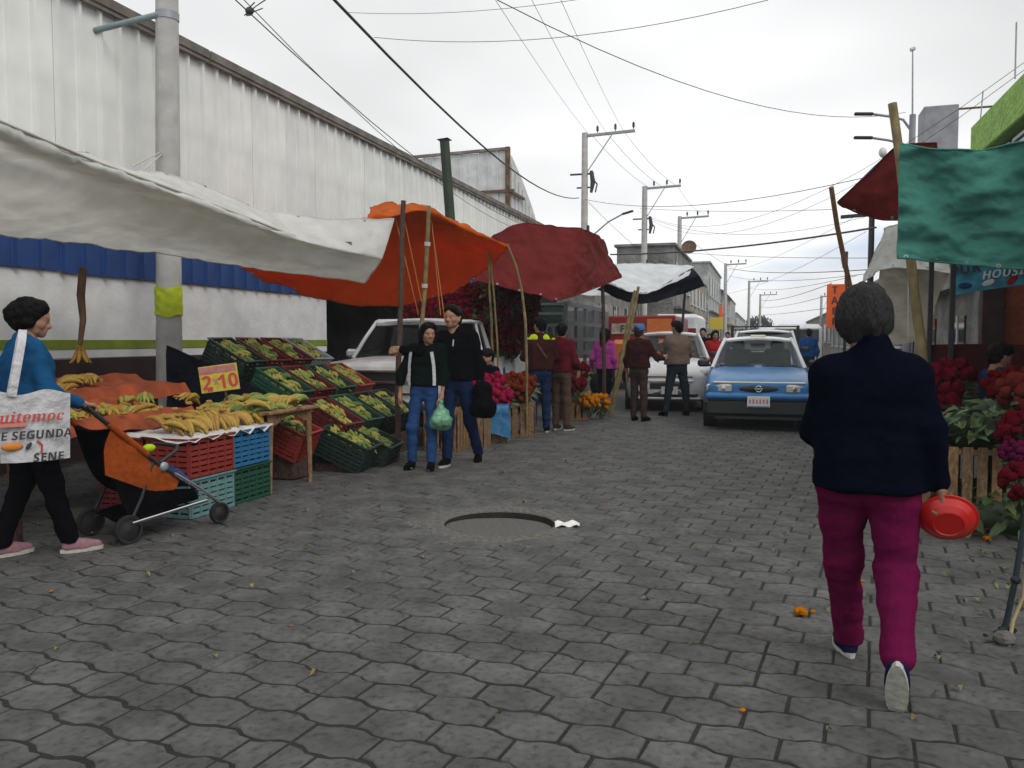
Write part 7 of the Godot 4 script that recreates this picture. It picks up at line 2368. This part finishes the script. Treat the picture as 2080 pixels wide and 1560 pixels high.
func far_side() -> void:
	var b := house("grey concrete block house behind the second utility pole", V(-5.75, 0, -45.0), V(2.8, 6.0, 9.0), M.house_block, 2, 4, 1)
	var mb := MB.new()
	mb.lathe(V(1.6, 6.5, -1.5), Basis(V(1, 0, 0), 1.2), [Vector2(0, 0), Vector2(0.25, 0.03), Vector2(0.42, 0.12)], 16)
	part("satellite_dish", mb, M.rust, b)
	house("low market building behind the grey tarp", V(-7.6, 0, -34.0), V(3.6, 3.6, 11.0), M.house_grey, 1, 4, 1)
	house("beige two storey house with small balconies", V(-7.4, 0, -57.0), V(6.0, 5.4, 14.0), M.house_beige, 2, 5, 1)
	house("pale green white two storey house with a cornice", V(-7.6, 0, -74.0), V(6.6, 7.4, 17.0), M.house_pale, 2, 5, 1)
	var dk := house("grey house with a dark gabled roof", V(-8.0, 0, -95.0), V(7.4, 6.2, 20.0), M.house_grey, 2, 5, 1)
	mb = MB.new()
	mb.prism(PackedVector2Array([Vector2(-4.0, 6.2), Vector2(4.0, 6.2), Vector2(0.0, 8.6)]), Transform3D(Basis(), V(0, 0.1, -10.2)), 20.4)
	part("gable_roof", mb, M.roof_dark, dk)
	house("cream house past the dark gabled roof", V(-8.4, 0, -122.0), V(7.4, 7.0, 26.0), M.house_cream, 2, 6, 1)
	house("long low house at the far end", V(-8.6, 0, -180.0), V(7.4, 6.0, 70.0), M.house_grey, 2, 8, 1)
	house("low pale house beyond the orange sign", V(7.6, 0, -52.0), V(6.0, 3.0, 24.0), M.house_pale, 1, 6, -1)
	house("low beige house farther past the sign", V(8.0, 0, -90.0), V(6.0, 3.6, 44.0), M.house_beige, 1, 8, -1)
	house("low grey house behind the beige canopy", V(7.0, 0, -33.0), V(5.6, 3.6, 11.0), M.house_grey, 1, 3, -1)
	mb = MB.new()
	mb.box(Vector3(-3.200, 2.498, -56.760), V(0.9, 0.8, 0.12), Basis(), 0.01)
	tag(part("yellow_sign", mb, M.yellow_paint, self), "small yellow shop sign on the far left houses", "sign")
	mb = MB.new()
	mb.box(Vector3(-3.082, 3.155, -59.981), V(0.25, 1.4, 0.12), Basis(), 0.01)
	tag(part("red_sign", mb, M.sign_orange, self), "narrow red vertical sign on the pale house", "sign")
	var aw := thing("awning", "dark green awning sloping over the far sidewalk", "awning")
	mb = MB.new()
	mb.sheet(spread([[Vector3(-2.718, 2.010, -36.952), Vector3(-2.804, 1.959, -43.216)], [Vector3(-2.264, 1.482, -34.965), Vector3(-2.385, 1.497, -41.222)]], 8, 6), 0.02)
	part("cloth", mb, M.leaf_dark, aw)
	# the small tree at the end of the street
	var t := thing("tree", "dark green round tree at the far end of the street", "tree", Vector3(-0.913, 0.000, -118.000))
	mb = MB.new()
	mb.tube([V(0, 0, 0), V(0.1, 1.2, 0), V(0.0, 2.6, 0.1)], [0.22, 0.17, 0.1], 8)
	for k in 6:
		mb.tube([V(0.05, 1.6 + 0.15 * k, 0), V(cos(k * 1.1) * 0.9, 2.6 + 0.2 * k, sin(k * 1.1) * 0.9)], [0.07, 0.03], 5)
	part("trunk", mb, M.wood_brown, t)
	mb = MB.new()
	for k in 1500:
		var d := V(rng.randfn(), rng.randfn(), rng.randfn()).normalized()
		var rad := 0.6 + 0.4 * rng.randf() + 0.25 * wob.get_noise_3dv(d * 30.0)
		leaf_into(mb, V(0, 3.2, 0) + d * V(1.9, 1.5, 1.9) * rad, Basis.from_euler(V(rng.randf() * 6, rng.randf() * 6, 0)), 0.32, 0.2)
	part("crown", mb, M.leaf_dark, t)

func litter() -> void:
	var mb := MB.new()
	var q := [M.leaf_green, M.leaf_dry, M.leaf_pale]
	for s in 3:
		mb = MB.new()
		for k in [120, 90, 70][s]:
			var p := V(rng.randf_range(-6.0, 2.6), 0.012, -rng.randf_range(2.2, 13.0))
			if k % 2:
				p = V(1.25 + rng.randfn() * 0.5, 0.012, -5.2 + rng.randfn() * 0.9) if s != 1 else p
			if Vector2(p.x - HOLE.x, p.z - HOLE.z).length() < 0.6:
				continue
			leaf_into(mb, p, Basis.from_euler(V(rng.randf_range(-0.3, 0.3), rng.randf() * 6.0, rng.randf_range(-0.4, 0.4))), rng.randf_range(0.02, 0.07), rng.randf_range(0.01, 0.035))
		tag(part(["fallen_leaves", "dry_litter", "leaf_scraps"][s], mb, q[s], self), ["scattered green leaf scraps on the pavers", "dry brown plant scraps between the pavers", "pale green leaf scraps on the pavers"][s], "litter", "", "stuff")
	mb = MB.new()
	for k in 24:
		var p := V(rng.randf_range(-5.0, 2.4), 0.01, -rng.randf_range(2.2, 9.0))
		if Vector2(p.x - HOLE.x, p.z - HOLE.z).length() < 0.6:
			continue
		mb.ball(p, V(0.012, 0.004, 0.009) * rng.randf_range(0.5, 1.5), Basis(Vector3.UP, rng.randf() * 6.0), 6, 4)
	tag(part("petals", mb, M.marigold, self), "tiny orange petals scattered over the pavers", "petals", "", "stuff")

func _ready() -> void:
	rng.seed = 20231
	wob.frequency = 0.9
	wob.seed = 3
	fold.frequency = 0.9
	fold.fractal_octaves = 3
	fold.seed = 8
	camera_and_light()
	textures()
	materials()
	ground()
	pavement()
	manhole()
	market_hall()
	concrete_pole()
	wires()
	far_side()
	tarps()
	fruit_stall()
	flower_truck()
	taxi()
	white_car()
	other_vehicles()
	flowers()
	stall_side()
	people()
	pushchair()
	litter()
